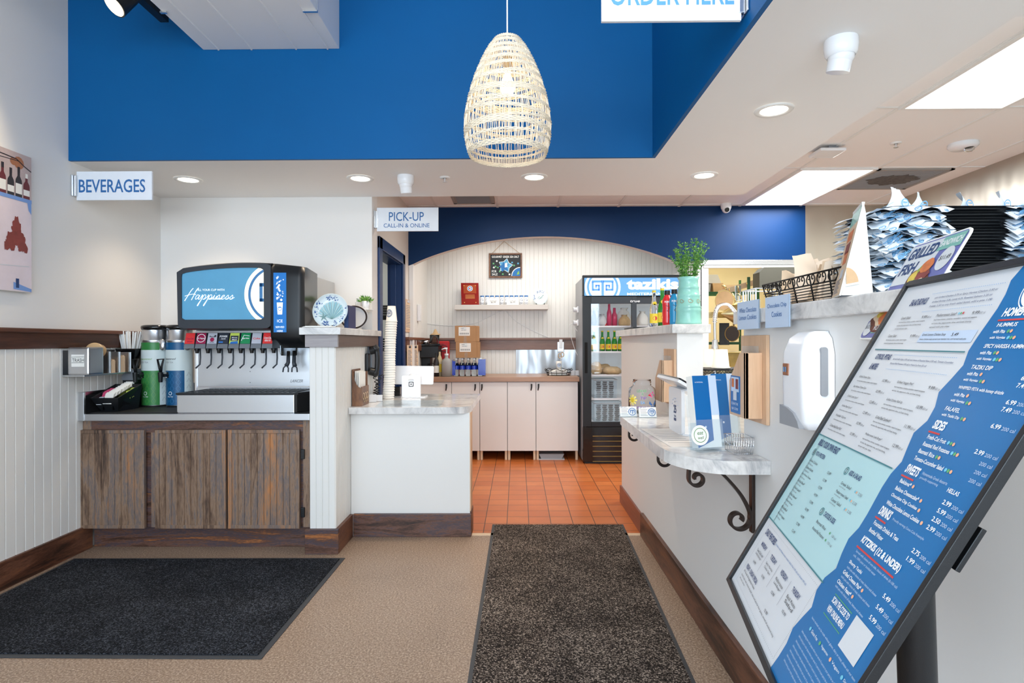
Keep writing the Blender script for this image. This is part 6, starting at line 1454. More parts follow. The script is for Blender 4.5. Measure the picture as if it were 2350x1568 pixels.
# store room behind the navy doorway: black wire rack with trays
t = thing('storage_rack', 'black wire rack of trays glimpsed through the navy doorway', 'rack', (-1.55, 6.4, 0)); b = MB()
for x in (-1.95, -1.28):
    for y in (6.2, 6.7): b.cyl((x, y, 0), (x, y, 1.9), .014, .014, 'wire_black', 10)
b.build('post', t)
for z in (.3, .8, 1.2, 1.55):
    b = MB()
    for k in range(12): b.box(-1.95, 6.2 + .044 * k, z, -1.28, 6.206 + .044 * k, z + .008, 'wire_black')
    b.build('shelf', t)
for k, (z, h_) in enumerate(((.82, .16), (1.215, .12), (1.565, .22))):
    for j in range(5):
        q = MB(); q.box(-1.9, 6.22, z + j * .026, -1.31, 6.62, z + j * .026 + .018, 'black_gloss', .004); o = q.build('black_tray', loc=(-1.6, 6.4, z + j * .026)); tag(o, f'black tray stacked on the {("second", "third", "top")[k]} shelf of the store-room rack', 'tray', f'trays on the {("second", "third", "top")[k]} rack shelf')
# ================================================================== FLOOR MATS
def floor_mat(name, label, pts, mat_, w_=.025):
    cx = sum(p[0] for p in pts) / 4; cy = sum(p[1] for p in pts) / 4; t = thing(name, label, 'floor mat', (cx, cy, 0)); b = MB(); fr = TF((0, 0, 0))
    b.prism(fr, pts, .0008, .004, 'mat_edge'); b.build('rubber_border', t)
    ins = [(p[0] + (w_ if p[0] < cx else -w_), p[1] + (w_ if p[1] < cy else -w_)) for p in pts]; b = MB(); b.prism(fr, ins, .004, .0095, mat_); b.build('pile', t)
q = lambda x, y: tuple(P(x, y, Z=.006)[:2])
a, c, d = q(150, 1281), q(792, 1280), q(600, 1511); nx = -2.66
floor_mat('floor_mat', 'large black floor mat in front of the drinks cabinet', [(nx, a[1]), (c[0], c[1]), (d[0], d[1]), (nx, d[1] + .01)], 'mat_black')
a, c, e, f = q(1130, 1203), q(1430, 1203), q(1598, 1568), q(1072, 1568); k = 1.55
ext = lambda p, r: (p[0] + (r[0] - p[0]) * k, p[1] + (r[1] - p[1]) * k)
floor_mat('floor_mat', 'brown flecked runner mat in the walkway to the kitchen', [a, c, ext(c, e), ext(a, f)], 'mat_brown', .018)

# ================================================================== ORDER COUNTER (right)
OZ = .895
t = thing('order_counter', 'low marble order counter with rounded corner on iron scroll brackets', 'counter', (.70, 2.6, OZ - .045))
pts = [(.545, 3.10), (.535, 2.22)] + [(.535 + .18 * (1 - math.cos(PI / 2 * k / 9)), 2.22 - .27 * math.sin(PI / 2 * k / 9)) for k in range(1, 10)] + [(.834, 1.95), (.834, 2.182), (1.30, 2.182), (1.30, 3.088), (.834, 3.088), (.834, 3.34), (.66, 3.34)] + [(.545 + .115 * (1 - math.sin(PI / 2 * k / 6)), 3.10 + .24 * math.cos(PI / 2 * k / 6)) for k in range(1, 6)]
b = MB(); b.prism(TF((0, 0, 0)), pts, OZ - .045, OZ, 'marble'); b.build('countertop', t)
def bracket(y):
    b = MB(); fr = XF((0, y, 0)); x1 = XR - .001; zt = OZ - .0455
    b.box(x1 - .012, y - .014, .615, x1, y + .014, zt, 'iron', .002); b.box(.60, y - .014, zt - .008, x1, y + .014, zt, 'iron', .001)
    def ribbon(pts, n=6):
        pts = smooth_pts([(p[0], y, p[1]) for p in pts], n); vs = []; fs = []; L = len(pts)
        for i, p in enumerate(pts):
            d = (pts[min(L - 1, i + 1)] - pts[max(0, i - 1)]).normalized(); nn = V((-d.z, 0, d.x)) * .0045
            for s_ in (-1, 1): vs += [p + nn * s_ + V((0, -.013, 0)), p + nn * s_ + V((0, .013, 0))]
        for i in range(L - 1):
            j = 4 * i; fs += [(j, j + 1, j + 5, j + 4), (j + 3, j + 2, j + 6, j + 7), (j + 2, j, j + 4, j + 6), (j + 1, j + 3, j + 7, j + 5)]
        fs += [(0, 2, 3, 1), (4 * L - 4, 4 * L - 3, 4 * L - 1, 4 * L - 2)]; b.add(vs, fs, 'iron', False)
    spiral = lambda cx, cz, r0, r1, a0, a1, n: [(cx + (r0 + (r1 - r0) * k / n) * math.cos(a0 + (a1 - a0) * k / n), cz + (r0 + (r1 - r0) * k / n) * math.sin(a0 + (a1 - a0) * k / n)) for k in range(n + 1)]
    ribbon([(.606, zt - .004)] + spiral(.634, .806, .031, .010, PI * .92, PI * 3.05, 14))
    ribbon([(.70, zt - .006), (.745, .80), (.79, .745), (.818, .69), (.820, .665)] + spiral(.778, .662, .042, .012, -.1, -PI * 2.15, 16))
    return b
bracket(2.09).build('scroll_bracket', t)
def curl(y, x):
    b = MB(); zt = OZ - .0455; pts = [(x - .028, y, zt - .002)] + [(x + (.031 - .021 * k / 14) * math.cos(PI * .92 + PI * 2.13 * k / 14), y, zt - .043 + (.031 - .021 * k / 14) * math.sin(PI * .92 + PI * 2.13 * k / 14)) for k in range(15)]
    b.tube(smooth_pts(pts, 5), .006, 'iron', 8); b.box(x + .045, y - .012, zt - .05, x + .055, y + .012, zt, 'iron', .002); b.box(x - .03, y - .012, zt - .006, x + .12, y + .012, zt, 'iron'); return b
for y, x in ((2.42, .605), (3.05, .605)): curl(y, x).build('scroll_curl', t)

# brochure holders
def brochure(x, y, rz, label, sticker):
    t = thing('brochure_holder', label, 'brochure holder', (x, y, OZ + .0006), None, rz); b = MB(); w_, h_, th = .055, .265, .045
    tl = Matrix.Rotation(math.radians(-9), 4, 'X')
    b.box(-w_, -.035, 0, w_, .055, .003, 'acrylic'); b.M = tl; b.box(-w_, -.026, .003, w_, -.023, .11, 'acrylic'); b.box(-w_, .024, .003, w_, .027, .20, 'acrylic'); b.box(-w_, -.023, .003, -w_ + .003, .024, .10, 'acrylic'); b.box(w_ - .003, -.023, .003, w_, .024, .10, 'acrylic'); b.build('acrylic_stand', t, local=True)
    o = thing('brochure_stack', label.replace('clear acrylic holder with', 'stack of').replace('holder', 'stack'), 'brochures', (x, y, OZ + .006), None, rz)
    b = MB(); b.M = tl; b.box(-w_ + .005, -.018, .004, w_ - .005, .020, h_, 'paper', .001); fr = XF((0, -.0186, 0)); b.rect(fr, -w_ + .005, .03, w_ - .038, h_, 'brand_blue', .0006); b.poly(fr, [(-w_ + .005, .004), (w_ - .038, .03), (-w_ + .005, .03)], 'brand_blue', .0006); b.rect(fr, w_ - .038, .12, w_ - .005, h_, 'poster_pale', .0006); b.text(fr, 'NUTRITIONAL', -w_ + .014, h_ - .026, 'ink_white', w=.034, h=.0012); b.disc(fr, -.012, .078, .004, 'ink_white', .0012, 12); b.build('cover', o, local=True)
    if sticker:
        b = MB(); b.M = tl; fr = XF((-.045, -.0275, .05)); b.disc(fr, 0, 0, .036, 'paper', .001, 28, 1.0); b.ring(fr, 0, 0, .024, .026, 'leaf_green', .0016); b.text(fr, 'eat', -.0, .002, 'leaf_green', w=.024, align='c', sh=.2, h=.0018); b.text(fr, 'well', .0, -.014, 'leaf_green', w=.024, align='c', sh=.2, h=.0018); s_ = b.build('round_sticker', o, local=True, label='round white sticker with green lettering')
p = P(1628, 1036, Z=OZ); brochure(p.x, p.y + .02, .30, 'clear acrylic holder with blue leaflets, nearest on the marble order counter', True)
brochure(.80, 2.275, .22, 'second clear acrylic holder with blue leaflets behind the nearest one', False)
# flyer lying flat
a, c, d, e = P(1470, 985, Z=OZ), P(1540, 1027, Z=OZ), P(1625, 1026, Z=OZ), P(1590, 985, Z=OZ)
b = MB(); fr = TF((0, 0, OZ)); pp = [(v.x, v.y) for v in (a, c, d, e)]; b.prism(fr, pp, .0005, .0018, 'plaster_warm')
for k in range(8):
    f = .1 + k * .1; l0 = (pp[0][0] + (pp[1][0] - pp[0][0]) * f, pp[0][1] + (pp[1][1] - pp[0][1]) * f); l1 = (pp[3][0] + (pp[2][0] - pp[3][0]) * f, pp[3][1] + (pp[2][1] - pp[3][1]) * f); g0 = lambda u: (l0[0] + (l1[0] - l0[0]) * u, l0[1] + (l1[1] - l0[1]) * u); b.line(fr, [g0(.1), g0(.85 - .1 * (k % 3))], .004, 'ink_grey', .0022)
o = b.build('flat_flyer', loc=(a.x, a.y, OZ + .0005)); tag(o, 'printed flyer lying flat in front of the tablet on the order counter', 'flyer')
# small wire basket beside the wall
p = P(1694, 1018, Z=OZ); t = thing('wire_tray', 'small silver wire tray behind the brochure holders', 'wire tray', (.785, 2.10, OZ + .0006)); b = MB()
for z, s_ in ((.003, .9), (.03, .95), (.06, 1)): b.tube([(-.035 * s_, -.05 * s_, z), (.035 * s_, -.05 * s_, z), (.035 * s_, .05 * s_, z), (-.035 * s_, .05 * s_, z)], .0018, 'chrome', 5, closed=True)
for k in range(9): x = -.035 + .00875 * k; b.tube([(x, -.05, .06), (x * .9, -.045, .003), (x * .9, .045, .003), (x, .05, .06)], .0014, 'chrome', 5)
b.build('wire_frame', t, local=True)

# slanted tablet till on the order counter
t = thing('tablet_till', 'white slanted tablet till on the marble order counter', 'tablet', (.72, 2.58, OZ))
b = MB(); fr = LF((.685, 2.675, OZ)); b.prism(fr, rpoly(0, .001, .205, .195, .02), -.014, .0, 'white_plastic'); b.fbox(fr, .02, .185, -.10, .185, .195, -.012, 'white_plastic', .006); f2 = LF((.685, 2.675, OZ)); b.text(f2, '25', .105, .085, 'ink_navy', w=.042, hh=.036, align='c', bold=.03); b.disc(f2, .105, .135, .006, 'ink_navy', .001, 3); b.text(f2, 'YEARS', .105, .068, 'ink_navy', w=.034, align='c', bold=.02); b.rect(f2, .088, .052, .122, .064, 'ink_navy', .001)
for k in range(6): aa = PI * .15 + k * PI * .14; b.disc(f2, .105 + .05 * math.cos(aa), .10 + .05 * math.sin(aa), .003, 'ink_sky', .001, 8)
b.build('stand', t); b = MB(); b.prism(TF((0, 0, 0)), rpoly(.69, 2.45, .86, 2.69, .03), OZ + .0006, OZ + .010, 'white_plastic'); b.build('base_plate', t)
s0, s1, s2 = P(1497, 870, X=.655), P(1556, 877, X=.655), P(1632, 926, X=.80); u = V((0, s1.y - s0.y, 0)); fr = Fr(V((.655, s0.y - .15, s1.z)), (0, -1, 0), (.145, 0, -.085)); Wt = (s0.y - .15) - s1.y
fr = Fr(V((.655, s1.y + .38, s1.z)), (0, -1, 0), (-.145, 0, .085)); Wt, Ht = .38, .19
b = MB(); b.prism(fr, rpoly(0, -Ht, Wt, 0, .012), -.012, 0, 'white_plastic'); b.build('screen_back', t)
b = MB(); b.prism(fr, rpoly(0, -Ht, Wt, 0, .012), -.019, -.012, 'black_gloss'); b.build('screen_glass', t)
# tip jar
p = P(1474, 948, Z=OZ); jx, jy = .672, 3.19; t = thing('tip_jar', 'big clear glass tip jar painted with a flower and butterfly', 'jar', (jx, jy, OZ + .0006)); r = .073; b = MB()
b.lathe((0, 0, 0), [(.0001, .001), (r * .94, .001), (r, .012), (r, .125), (r * .94, .145), (r * .66, .160), (r * .64, .163), (r * .68, .166), (r * .64, .172), (r * .68, .178), (r * .64, .184), (r * .66, .192), (r * .61, .192), (r * .60, .163), (r * .90, .143), (r * .96, .125), (r * .96, .012), (.0001, .006)], 'clear_plastic', 36); b.build('glass', t, local=True)
b = MB(); cy = Cy((0, 0, 0), r, -PI / 2 - .2)
for s_, u, z, ink, w_ in (('LEAVE', -.002, .128, 'dot_green', .05), ('A', .002, .112, 'dot_green', .01), ('TIP', .006, .090, 'flower_purple', .032), ('EA', .004, .066, 'ink_sky', .022), ("PUMPKIN'A", .0, .040, 'flower_purple', .085)): b.text(cy, s_, u, z, ink, w=w_, hh=.014, align='c', bold=.01, h=.0012)
for k in range(9): aa = 2 * PI * k / 9; b.poly(cy, [(-.055 + .012 * math.cos(aa - .3), .085 + .012 * math.sin(aa - .3)), (-.055 + .029 * math.cos(aa - .18), .085 + .029 * math.sin(aa - .18)), (-.055 + .029 * math.cos(aa + .18), .085 + .029 * math.sin(aa + .18)), (-.055 + .012 * math.cos(aa + .3), .085 + .012 * math.sin(aa + .3))], 'flower_yellow', .001)
b.disc(cy, -.055, .085, .014, 'yellow', .0014, 16); b.disc(cy, -.06, .088, .002, 'ink_dark', .002, 8); b.disc(cy, -.05, .088, .002, 'ink_dark', .002, 8); b.line(cy, [(-.061, .081), (-.055, .077), (-.049, .081)], .0015, 'ink_dark', .002)
for sx, dx in ((-1, -.002), (1, .002)): b.poly(cy, [(.062 + dx, .06), (.062 + sx * .022, .082), (.062 + sx * .026, .066), (.062 + sx * .010, .056)], 'butterfly', .001); b.poly(cy, [(.062 + dx, .056), (.062 + sx * .018, .05), (.062 + sx * .014, .034), (.062 + dx, .046)], 'butterfly', .001)
for u, z in ((.045, .118), (.06, .125), (.052, .105), (.07, .112)): b.disc(cy, u, z, .006, 'flower_pink', .001, 7)
b.poly(cy, [(.03, .112), (.05, .122), (.048, .105)], 'red', .0008); b.build('painted_doodles', t, local=True)
for k, (px0, px1, py0, py1, lb) in enumerate(((1423, 1463, 933, 958, 'white business cards in a holder, left of the tip jar front'), (1467, 1508, 936, 961, 'white business cards in a holder, right in front of tip jar'))):
    Y = 3.10 - .03 * k; a, c = P(px0, py1, Y=Y), P(px1, py0, Y=Y); t = thing('card_holder', lb, 'business cards', ((a.x + c.x) / 2, Y, OZ)); fr = Fr((a.x, Y, OZ + .001), (1, 0, 0), (0, .35, 1)); W_ = c.x - a.x; H_ = .056; b = MB(); b.fbox(fr, .002, .002, -.016, W_ - .002, H_, -.001, 'paper', .001)
    for j in range(5): b.rect(fr, .008, .010 + j * .008, .045 - .006 * (j % 2), .012 + j * .008, 'ink_grey', .0)
    b.text(fr, 'gift card', .006, H_ - .008, 'ink_navy', w=.03, h=.0004); b.ring(fr, W_ - .026, .028, .017, .0205, 'ink_blue', .0006, 28); b.rect(fr, W_ - .036, .034, W_ - .014, .038, 'ink_blue', .0006); b.rect(fr, W_ - .027, .016, W_ - .023, .036, 'ink_blue', .0006); b.rect(fr, W_ - .037, .022, W_ - .033, .036, 'ink_blue', .0006); b.rect(fr, W_ - .018, .022, W_ - .014, .036, 'ink_blue', .0006); b.build('cards', t)
    b = MB(); b.fbox(fr, 0, 0, -.002, W_, .02, .001, 'acrylic'); b.fbox(fr, 0, 0, -.020, W_, H_ * .8, -.017, 'acrylic'); b.fbox(fr, 0, 0, -.02, W_, .003, .001, 'acrylic'); b.build('holder', t)

# ------------------------------------------------ far half-wall cap: vase, plant, bottles
FZC = 1.3825
vx, vy = .914, 3.155; t = thing('vase', 'tall aqua ribbed vase on the marble cap of the half wall', 'vase', (vx, vy, FZC)); r = .067; b = MB(); H_ = .252
b.lathe((0, 0, 0), [(.0001, .0005), (r * .99, .0005), (r * 1.03, .006), (r, .014), (r * .98, .03), (r * .96, .07), (r * 1.0, .078), (r * .97, .082), (r * .97, .088), (r * 1.0, .092), (r * .93, .10), (r * .90, .135), (r * .88, .148), (r * .92, .154), (r * .85, .16), (r * .80, .19), (r * .84, .195), (r * .76, .205), (r * .74, .235), (r * .86, H_), (r * .80, H_), (r * .68, .235), (.0001, .20)], 'vase_aqua', 40); b.build('body', t, local=True)
b = MB(); cy = Cy((0, 0, 0), r * .915, -PI / 2 - .2)
for k in range(5):
    u = -.09 + k * .045; pts = [(u + .012 * (1 - .5 * j / 12) * math.cos(j * .6) + .001 * j, .121 + .012 * (1 - .5 * j / 12) * math.sin(j * .6)) for j in range(13)]; b.line(cy, pts, .0035, 'vase_line', .003)
b.build('scroll_relief', t, local=True)
t = thing('vase_greenery', 'bushy green sprigs standing in the aqua vase', 'plant', (vx, vy, FZC + .21)); b = MB(); rr = random.Random(12); st = MB()
for k in range(46):
    a = rr.uniform(0, 2 * PI); sp = rr.uniform(.02, .115); h_ = rr.uniform(.07, .20) * (1 - sp * 2.4) + .03; tip = V((sp * math.cos(a) + .012, sp * math.sin(a) * .8, h_ + .03)); base = V((.025 * math.cos(a), .025 * math.sin(a), 0)); mid = (base + tip) / 2 + V((0, 0, .02))
    ps = smooth_pts([base, mid, tip], 4); st.tube(ps, .0012, 'leaf_green', 4)
    for i in range(2, len(ps)):
        for j in range(7):
            d = V((rr.uniform(-1, 1), rr.uniform(-1, 1), rr.uniform(-.1, 1.2))).normalized(); s_ = d.cross(V((rr.uniform(-1, 1), rr.uniform(-1, 1), rr.uniform(-1, 1)))).normalized() * .0026; L_ = rr.uniform(.010, .018); p = ps[i]; b.add([p, p + d * L_ * .5 + s_, p + d * L_, p + d * L_ * .5 - s_], [(0, 1, 2, 3)], 'leaf_green' if rr.random() < .6 else 'leaf_light')
b.build('foliage', t, local=True); st.build('stem', t, local=True)
soda('clear soda bottle with yellow label, leftmost on the half-wall cap', 'sample bottles on the half-wall cap', P(1501, 740, Y=3.64).x, 3.64, FZC + .0006, 'clear_plastic', 'yellow', .225, .027)
soda('green soda bottle with yellow label, second on the half-wall cap', 'sample bottles on the half-wall cap', P(1520, 740, Y=3.50).x, 3.50, FZC + .0006, 'green_glass', 'yellow', .225, .027)
for px, y, mt, lb in ((1531.5, 3.40, 'red_drink', 'red sports drink bottle on the cap between green soda and blue drink'), (1548, 3.33, 'blue_drink', 'blue sports drink bottle next to the aqua vase')):
    x = P(px, 740, Y=y).x; t = thing('sports_bottle', lb, 'bottle', (x, y, FZC + .0006), 'sample bottles on the half-wall cap'); r = .029; b = MB(); b.lathe((0, 0, 0), [(.0001, 0), (r * .9, .002), (r, .02), (r * .92, .05), (r * 1.0, .075), (r * .90, .10), (r, .125), (r * .95, .15), (r * .5, .175), (r * .45, .182)], mt, 22); b.build('body', t, local=True)
    b = MB(); b.cyl((0, 0, .178), (0, 0, .203), .017, .016, 'black_plastic', 18); b.build('cap', t, local=True)
    b = MB(); cy = Cy((0, 0, 0), r); b.text(cy, 'POWER', -.004, .13, 'ink_white', w=.036, hh=.012, align='c', bold=.02, h=.0015); b.line(cy, [(-.015, .115), (.01, .105), (-.008, .085), (.012, .07)], .003, 'ink_dark', .001); b.line(cy, [(.012, .02), (.018, .05), (.006, .06)], .004, 'ink_white', .001); b.build('print', t, local=True)
p = P(1462, 757, Y=4.35); b = MB(); b.box(.822, 4.2, FZC + .0006, .93, 4.55, FZC + .016, 'black_plastic', .004); o = b.build('black_folder', loc=(.87, 4.35, FZC)); tag(o, 'flat black folder at the far end of the half-wall cap', 'folder')

# ------------------------------------------------ wooden pocket holders on the right wall
def pocket(dy, dz, sc, label, card):
    t = thing('menu_pocket', label, 'wall pocket', (XR - .001, 2.06 + dy, 1.02 + dz), 'maple menu pockets on the right half wall'); X1 = XR - .001; Y0, Y1, z0, z1 = 1.955 + dy, 2.176 + dy, 1.012 + dz, 1.312 + dz
    b = MB(); b.box(X1 - .012, Y0, z0, X1, Y1, z1, 'maple', .002); b.build('back_board', t)
    xo = .765; ya, yb = 1.985 + dy, 2.135 + dy; b = MB(); b.box(xo, ya, 1.03 + dz, X1 - .0125, ya + .014, 1.252 + dz, 'maple', .001); b.build('side_panel', t)
    b = MB(); fr = LF((xo, yb, 1.03 + dz)); b.prism(fr, [(0, 0), (.15, 0), (.15, .222), (.10, .222), (0, .12)], -.010, 0, 'maple'); b.build('front_panel', t)
    b = MB(); b.box(xo + .01, yb - .012, 1.03 + dz, X1 - .0125, yb, 1.15 + dz, 'maple'); b.box(xo + .01, ya + .014, 1.03 + dz, X1 - .0125, yb - .012, 1.04 + dz, 'maple'); b.build('inner_board', t)
    o = MB().box(X1 - .03, ya + .02, 1.042 + dz, X1 - .016, yb - .016, 1.275 + dz, 'acrylic').build('plastic_sleeve', loc=(X1 - .02, ya, 1.042 + dz)); tag(o, 'clear plastic sleeve inside the ' + ('near' if card else 'far') + ' maple menu pocket', 'sleeve')
    if card:
        b = MB(); fr = LF((xo - .0006, yb - .02, 1.04 + dz)); b.fbox(fr, .0, .0, 0, .085, .13, .002, 'brand_blue'); b.rect(fr, .006, .075, .079, .126, 'poster_pale', .0024); b.rect(fr, .012, .09, .035, .12, 'food_orange', .003); b.rect(fr, .05, .085, .074, .12, 'leaf_red', .003); b.rect(fr, .028, .045, .06, .080, 'poster_white', .003); b.text(fr, 'SCAN THE', .0425, .028, 'ink_white', w=.06, hh=.009, align='c', h=.003); b.text(fr, 'QR CODE', .0425, .010, 'ink_white', w=.06, hh=.009, align='c', h=.003); s_ = b.build('blue_card', loc=(xo, yb - .06, 1.04 + dz)); tag(s_, 'small blue picture card stuck on the near maple menu pocket', 'card')
pocket(0, 0, 1, 'near maple menu pocket on wall beside the soap dispenser', True)
pocket(1.145, -.06, 1, 'far maple menu pocket on wall behind the tablet till', False)

# soap dispenser
t = thing('soap_dispenser', 'white wall soap dispenser with grey window and push bar', 'soap dispenser', (XR - .001, 1.63, 1.05)); Y0, Y1, z0, z1 = 1.555, 1.70, 1.055, 1.318; X1 = XR - .0015; x0 = .753
b = MB(); prof = [(z0 + .02, .95), (z0 + .06, .98), (z0 + .14, 1.0), (z1 - .06, .97), (z1 - .02, .82), (z1 - .004, .60), (z1, .42)]; vs = []; fs = []; n = 18
sec = [(1 - abs(math.cos(PI * k / n)) ** 3.2 * 1.0, .5 - .5 * math.cos(PI * k / n)) for k in range(n + 1)]
sec = [((max(0, 1 - abs(2 * k / n - 1) ** 12)) ** .4, k / n) for k in range(n + 1)]
zs_ = [(z0, .86)] + prof
for z, s_ in zs_:
    sh_ = .03 if z > z1 - .01 else .012 if z > z1 - .03 else 0
    for d_, u_ in sec: vs.append((X1 - (X1 - x0) * s_ * (.12 + .88 * d_) if 0 < u_ < 1 else X1, Y1 - sh_ - (Y1 - Y0 - 2 * sh_) * u_, z))
m_ = n + 1
for i in range(len(zs_) - 1):
    for k in range(n): fs.append((i * m_ + k, i * m_ + k + 1, (i + 1) * m_ + k + 1, (i + 1) * m_ + k))
fs += [list(range(m_))[::-1], [(len(zs_) - 1) * m_ + k for k in range(m_)]]
b.add(vs, fs, 'white_plastic', True); b.build('cover', t)
b = MB(); fr = XF((0, Y0 - .0015, 0)); b.prism(fr, rpoly(.797, 1.145, .815, 1.275, .008), -.01, .0012, 'mid_grey'); b.build('sight_window', t)
b = MB(); b.box(.80, Y0 - .001, z0 + .0, .8005, Y0 + .003, z0 + .0, 'light_grey') if False else None; fr = LF((x0 - .001, Y1 - .01, z0)); b.prism(fr, [(.0, .002), (.115, .002), (.105, .02), (.08, .04), (.04, .052), (0, .056)], -.03, .0035, 'mid_grey'); b.build('push_bar', t)
b = MB(); fr = LF((x0 - .0005, Y1 - .024, 1.195)); b.fbox(fr, .0, 0, -.01, .034, .034, .002, 'amber_glass', .003); b.rect(fr, .008, .010, .014, .024, 'ink_sky', .003); b.rect(fr, .019, .010, .025, .024, 'ink_sky', .003); b.build('brand_badge', t)

# ------------------------------------------------ on the near marble cap
NZ = 1.4025
for k, (p0, p1, lines, lb) in enumerate((((1693, 713, 761), (1742, 704, 759), ('White Chocolate', 'Lemon Cookies'), 'pale blue sign for white chocolate lemon cookies on the cap edge'), ((1757, 703, 756), (1812, 696, 755), ('Chocolate Chip', 'Cookies'), 'pale blue sign for chocolate chip cookies on the cap edge'))):
    X = .804; a = P(p0[0], p0[2], X=X); c = P(p1[0], p1[1], X=X); t = thing('cookie_sign', lb, 'sign', (X, (a.y + c.y) / 2, a.z), 'cookie signs on the marble cap'); W_ = a.y - c.y; H_ = .098; fr = LF((X, a.y, 1.334)); b = MB(); b.fbox(fr, 0, 0, -.002, W_, H_, .001, 'poster_pale'); b.fbox(fr, W_ - .006, 0, -.006, W_, H_, .0015, 'acrylic')
    for j, s_ in enumerate(lines): b.text(fr, s_, W_ / 2, H_ * (.60 - .26 * j), 'ink_blue', w=W_ * (.80 if len(s_) > 9 else .42), hh=H_ * .17, align='c', h=.0018)
    b.build('card', t); b = MB(); b.fbox(fr, W_ * .3, .074, -.02, W_ * .7, .078, -.002, 'acrylic'); b.fbox(fr, -.001, -.002, -.003, W_ + .001, 0, .003, 'acrylic'); b.build('clip', t)
# white wire rack at the cap end
t = thing('wire_rack', 'small white wire rack at the end of the near marble cap', 'wire rack', (.90, 2.14, NZ)); b = MB()
for x in (.84, .95): b.tube([(x, 2.20, NZ + .002), (x, 2.20, NZ + .075), (x, 2.08, NZ + .075), (x, 2.08, NZ + .002)], .0025, 'wire_white', 6)
for k in range(6): y = 2.085 + .022 * k; b.tube([(.84, y, NZ + .075), (.84, y, NZ + .004), (.95, y, NZ + .004), (.95, y, NZ + .075)], .0022, 'wire_white', 6)
b.tube([(.84, 2.08, NZ + .075), (.95, 2.08, NZ + .075), (.95, 2.20, NZ + .075), (.84, 2.20, NZ + .075)], .0025, 'wire_white', 6, closed=True); b.build('wire_frame', t)
# scrolled wire basket with paper bags
bx0, bx1, by0, by1, bz0, bz1 = .846, 1.05, 1.50, 2.04, NZ + .0006, NZ + .082
t = thing('wire_basket', 'long black wire basket with scroll rim full of paper pouches', 'basket', ((bx0 + bx1) / 2, 1.77, NZ)); b = MB()
def rectloop(s_, z): cx, cy = (bx0 + bx1) / 2, (by0 + by1) / 2; hx, hy = (bx1 - bx0) / 2 * s_, (by1 - by0) / 2 * (1 - (1 - s_) * .4); return [(cx - hx, cy - hy, z), (cx + hx, cy - hy, z), (cx + hx, cy + hy, z), (cx - hx, cy + hy, z)]
for z, s_, r_ in ((bz0 + .003, .84, .0022), (bz0 + .011, .86, .0016), (bz0 + .019, .88, .0016), (bz0 + .027, .90, .0016), (bz0 + .035, .92, .0016), (bz0 + .043, .94, .0016), (bz0 + .051, .96, .0024), (bz1, 1.0, .0026)): b.tube(rectloop(s_, z), r_, 'wire_black', 6, closed=True)
A, Bq = rectloop(.84, bz0 + .003), rectloop(1, bz1)
for i in range(4):
    j = (i + 1) % 4; n_ = 3 if i in (0, 2) else 5
    for k in range(n_): f = k / n_; b.tube([V(A[i]).lerp(V(A[j]), f), V(Bq[i]).lerp(V(Bq[j]), f)], .0024, 'wire_black', 5)
for k in range(14): b.tube([(bx0 + .02, by0 + .03 + k * .037, bz0 + .003), (bx1 - .02, by0 + .03 + k * .037, bz0 + .003)], .0014, 'wire_black', 5)
b.build('wire_body', t)
b = MB(); zc = (bz0 + .051 + bz1) / 2; hh = (bz1 - bz0 - .051) / 2
def scroll(o_, d_):
    d_ = V(d_)
    for g_ in (-1, 1):
        pts = [(0, -hh), (g_ * .014, -hh * .9), (g_ * .024, -hh * .1), (g_ * .016, hh * .85), (g_ * .006, hh * .6), (g_ * .008, hh * .05), (g_ * .014, hh * .1)]; b.tube([V(o_) + d_ * p[0] + V((0, 0, p[1])) for p in smooth_pts([(x, z, 0) for x, z in pts], 4)], .0018, 'wire_black', 5)
for k in range(9): scroll((bx0 + .002, by0 + .03 + k * .060, zc), (0, 1, 0))
for k in range(3): scroll((bx0 + .04 + k * .06, by0 + .003, zc), (1, 0, 0)); scroll((bx0 + .04 + k * .06, by1 - .003, zc), (1, 0, 0))
b.build('scroll_rim', t)
rr = random.Random(31)
for k in range(9):
    y = 1.965 - k * .052; lean = (.9, .2, .55, -.2, .7, .3, .8, .1, .5)[k]; H_ = (.15, .115, .17, .12, .14, .11, .15, .12, .13)[k]; W_ = .12; t_ = V((.0, math.sin(lean) * .6, math.cos(lean) * .9)).normalized(); fr = Fr((bx0 + .10 - .0, y, bz0 + .012), (1, .25 * math.sin(k * 2.1), 0), t_); q = MB()
    n_ = 6; vs = []
    for i in range(n_ + 1):
        for j in range(5):
            u_ = (j / 4 - .5) * W_ * (1 - .55 * i / n_) + .02 * (i / n_) * math.sin(k * 2.3); v_ = H_ * i / n_; h_ = .014 * math.sin(PI * j / 4) * (1 - i / n_ * .3) + .01 * math.sin(i * 1.3 + k + j); vs.append(fr(u_, v_, h_))
    nn = len(vs); vs2 = [fr((j / 4 - .5) * W_ * (1 - .55 * i / n_), H_ * i / n_ * .92, -.012 * math.sin(PI * j / 4) - .002) for i in range(n_ + 1) for j in range(5)]
    fs = [(i * 5 + j, i * 5 + j + 1, (i + 1) * 5 + j + 1, (i + 1) * 5 + j) for i in range(n_) for j in range(4)]; fs += [(nn + a_, nn + d_, nn + c_, nn + b_) for a_, b_, c_, d_ in fs[:]]
    q.add(vs + vs2, fs, 'pouch_paper' if k % 3 else 'paper_tan', True); o = q.build('paper_pouch', loc=(bx0 + .1, y, bz0 + .012)); tag(o, f'folded tan paper pouch in the wire basket, {("first", "second", "third", "fourth", "fifth", "sixth", "seventh", "eighth", "ninth")[k]} from the far end', 'paper pouch', 'paper pouches in the scroll basket')
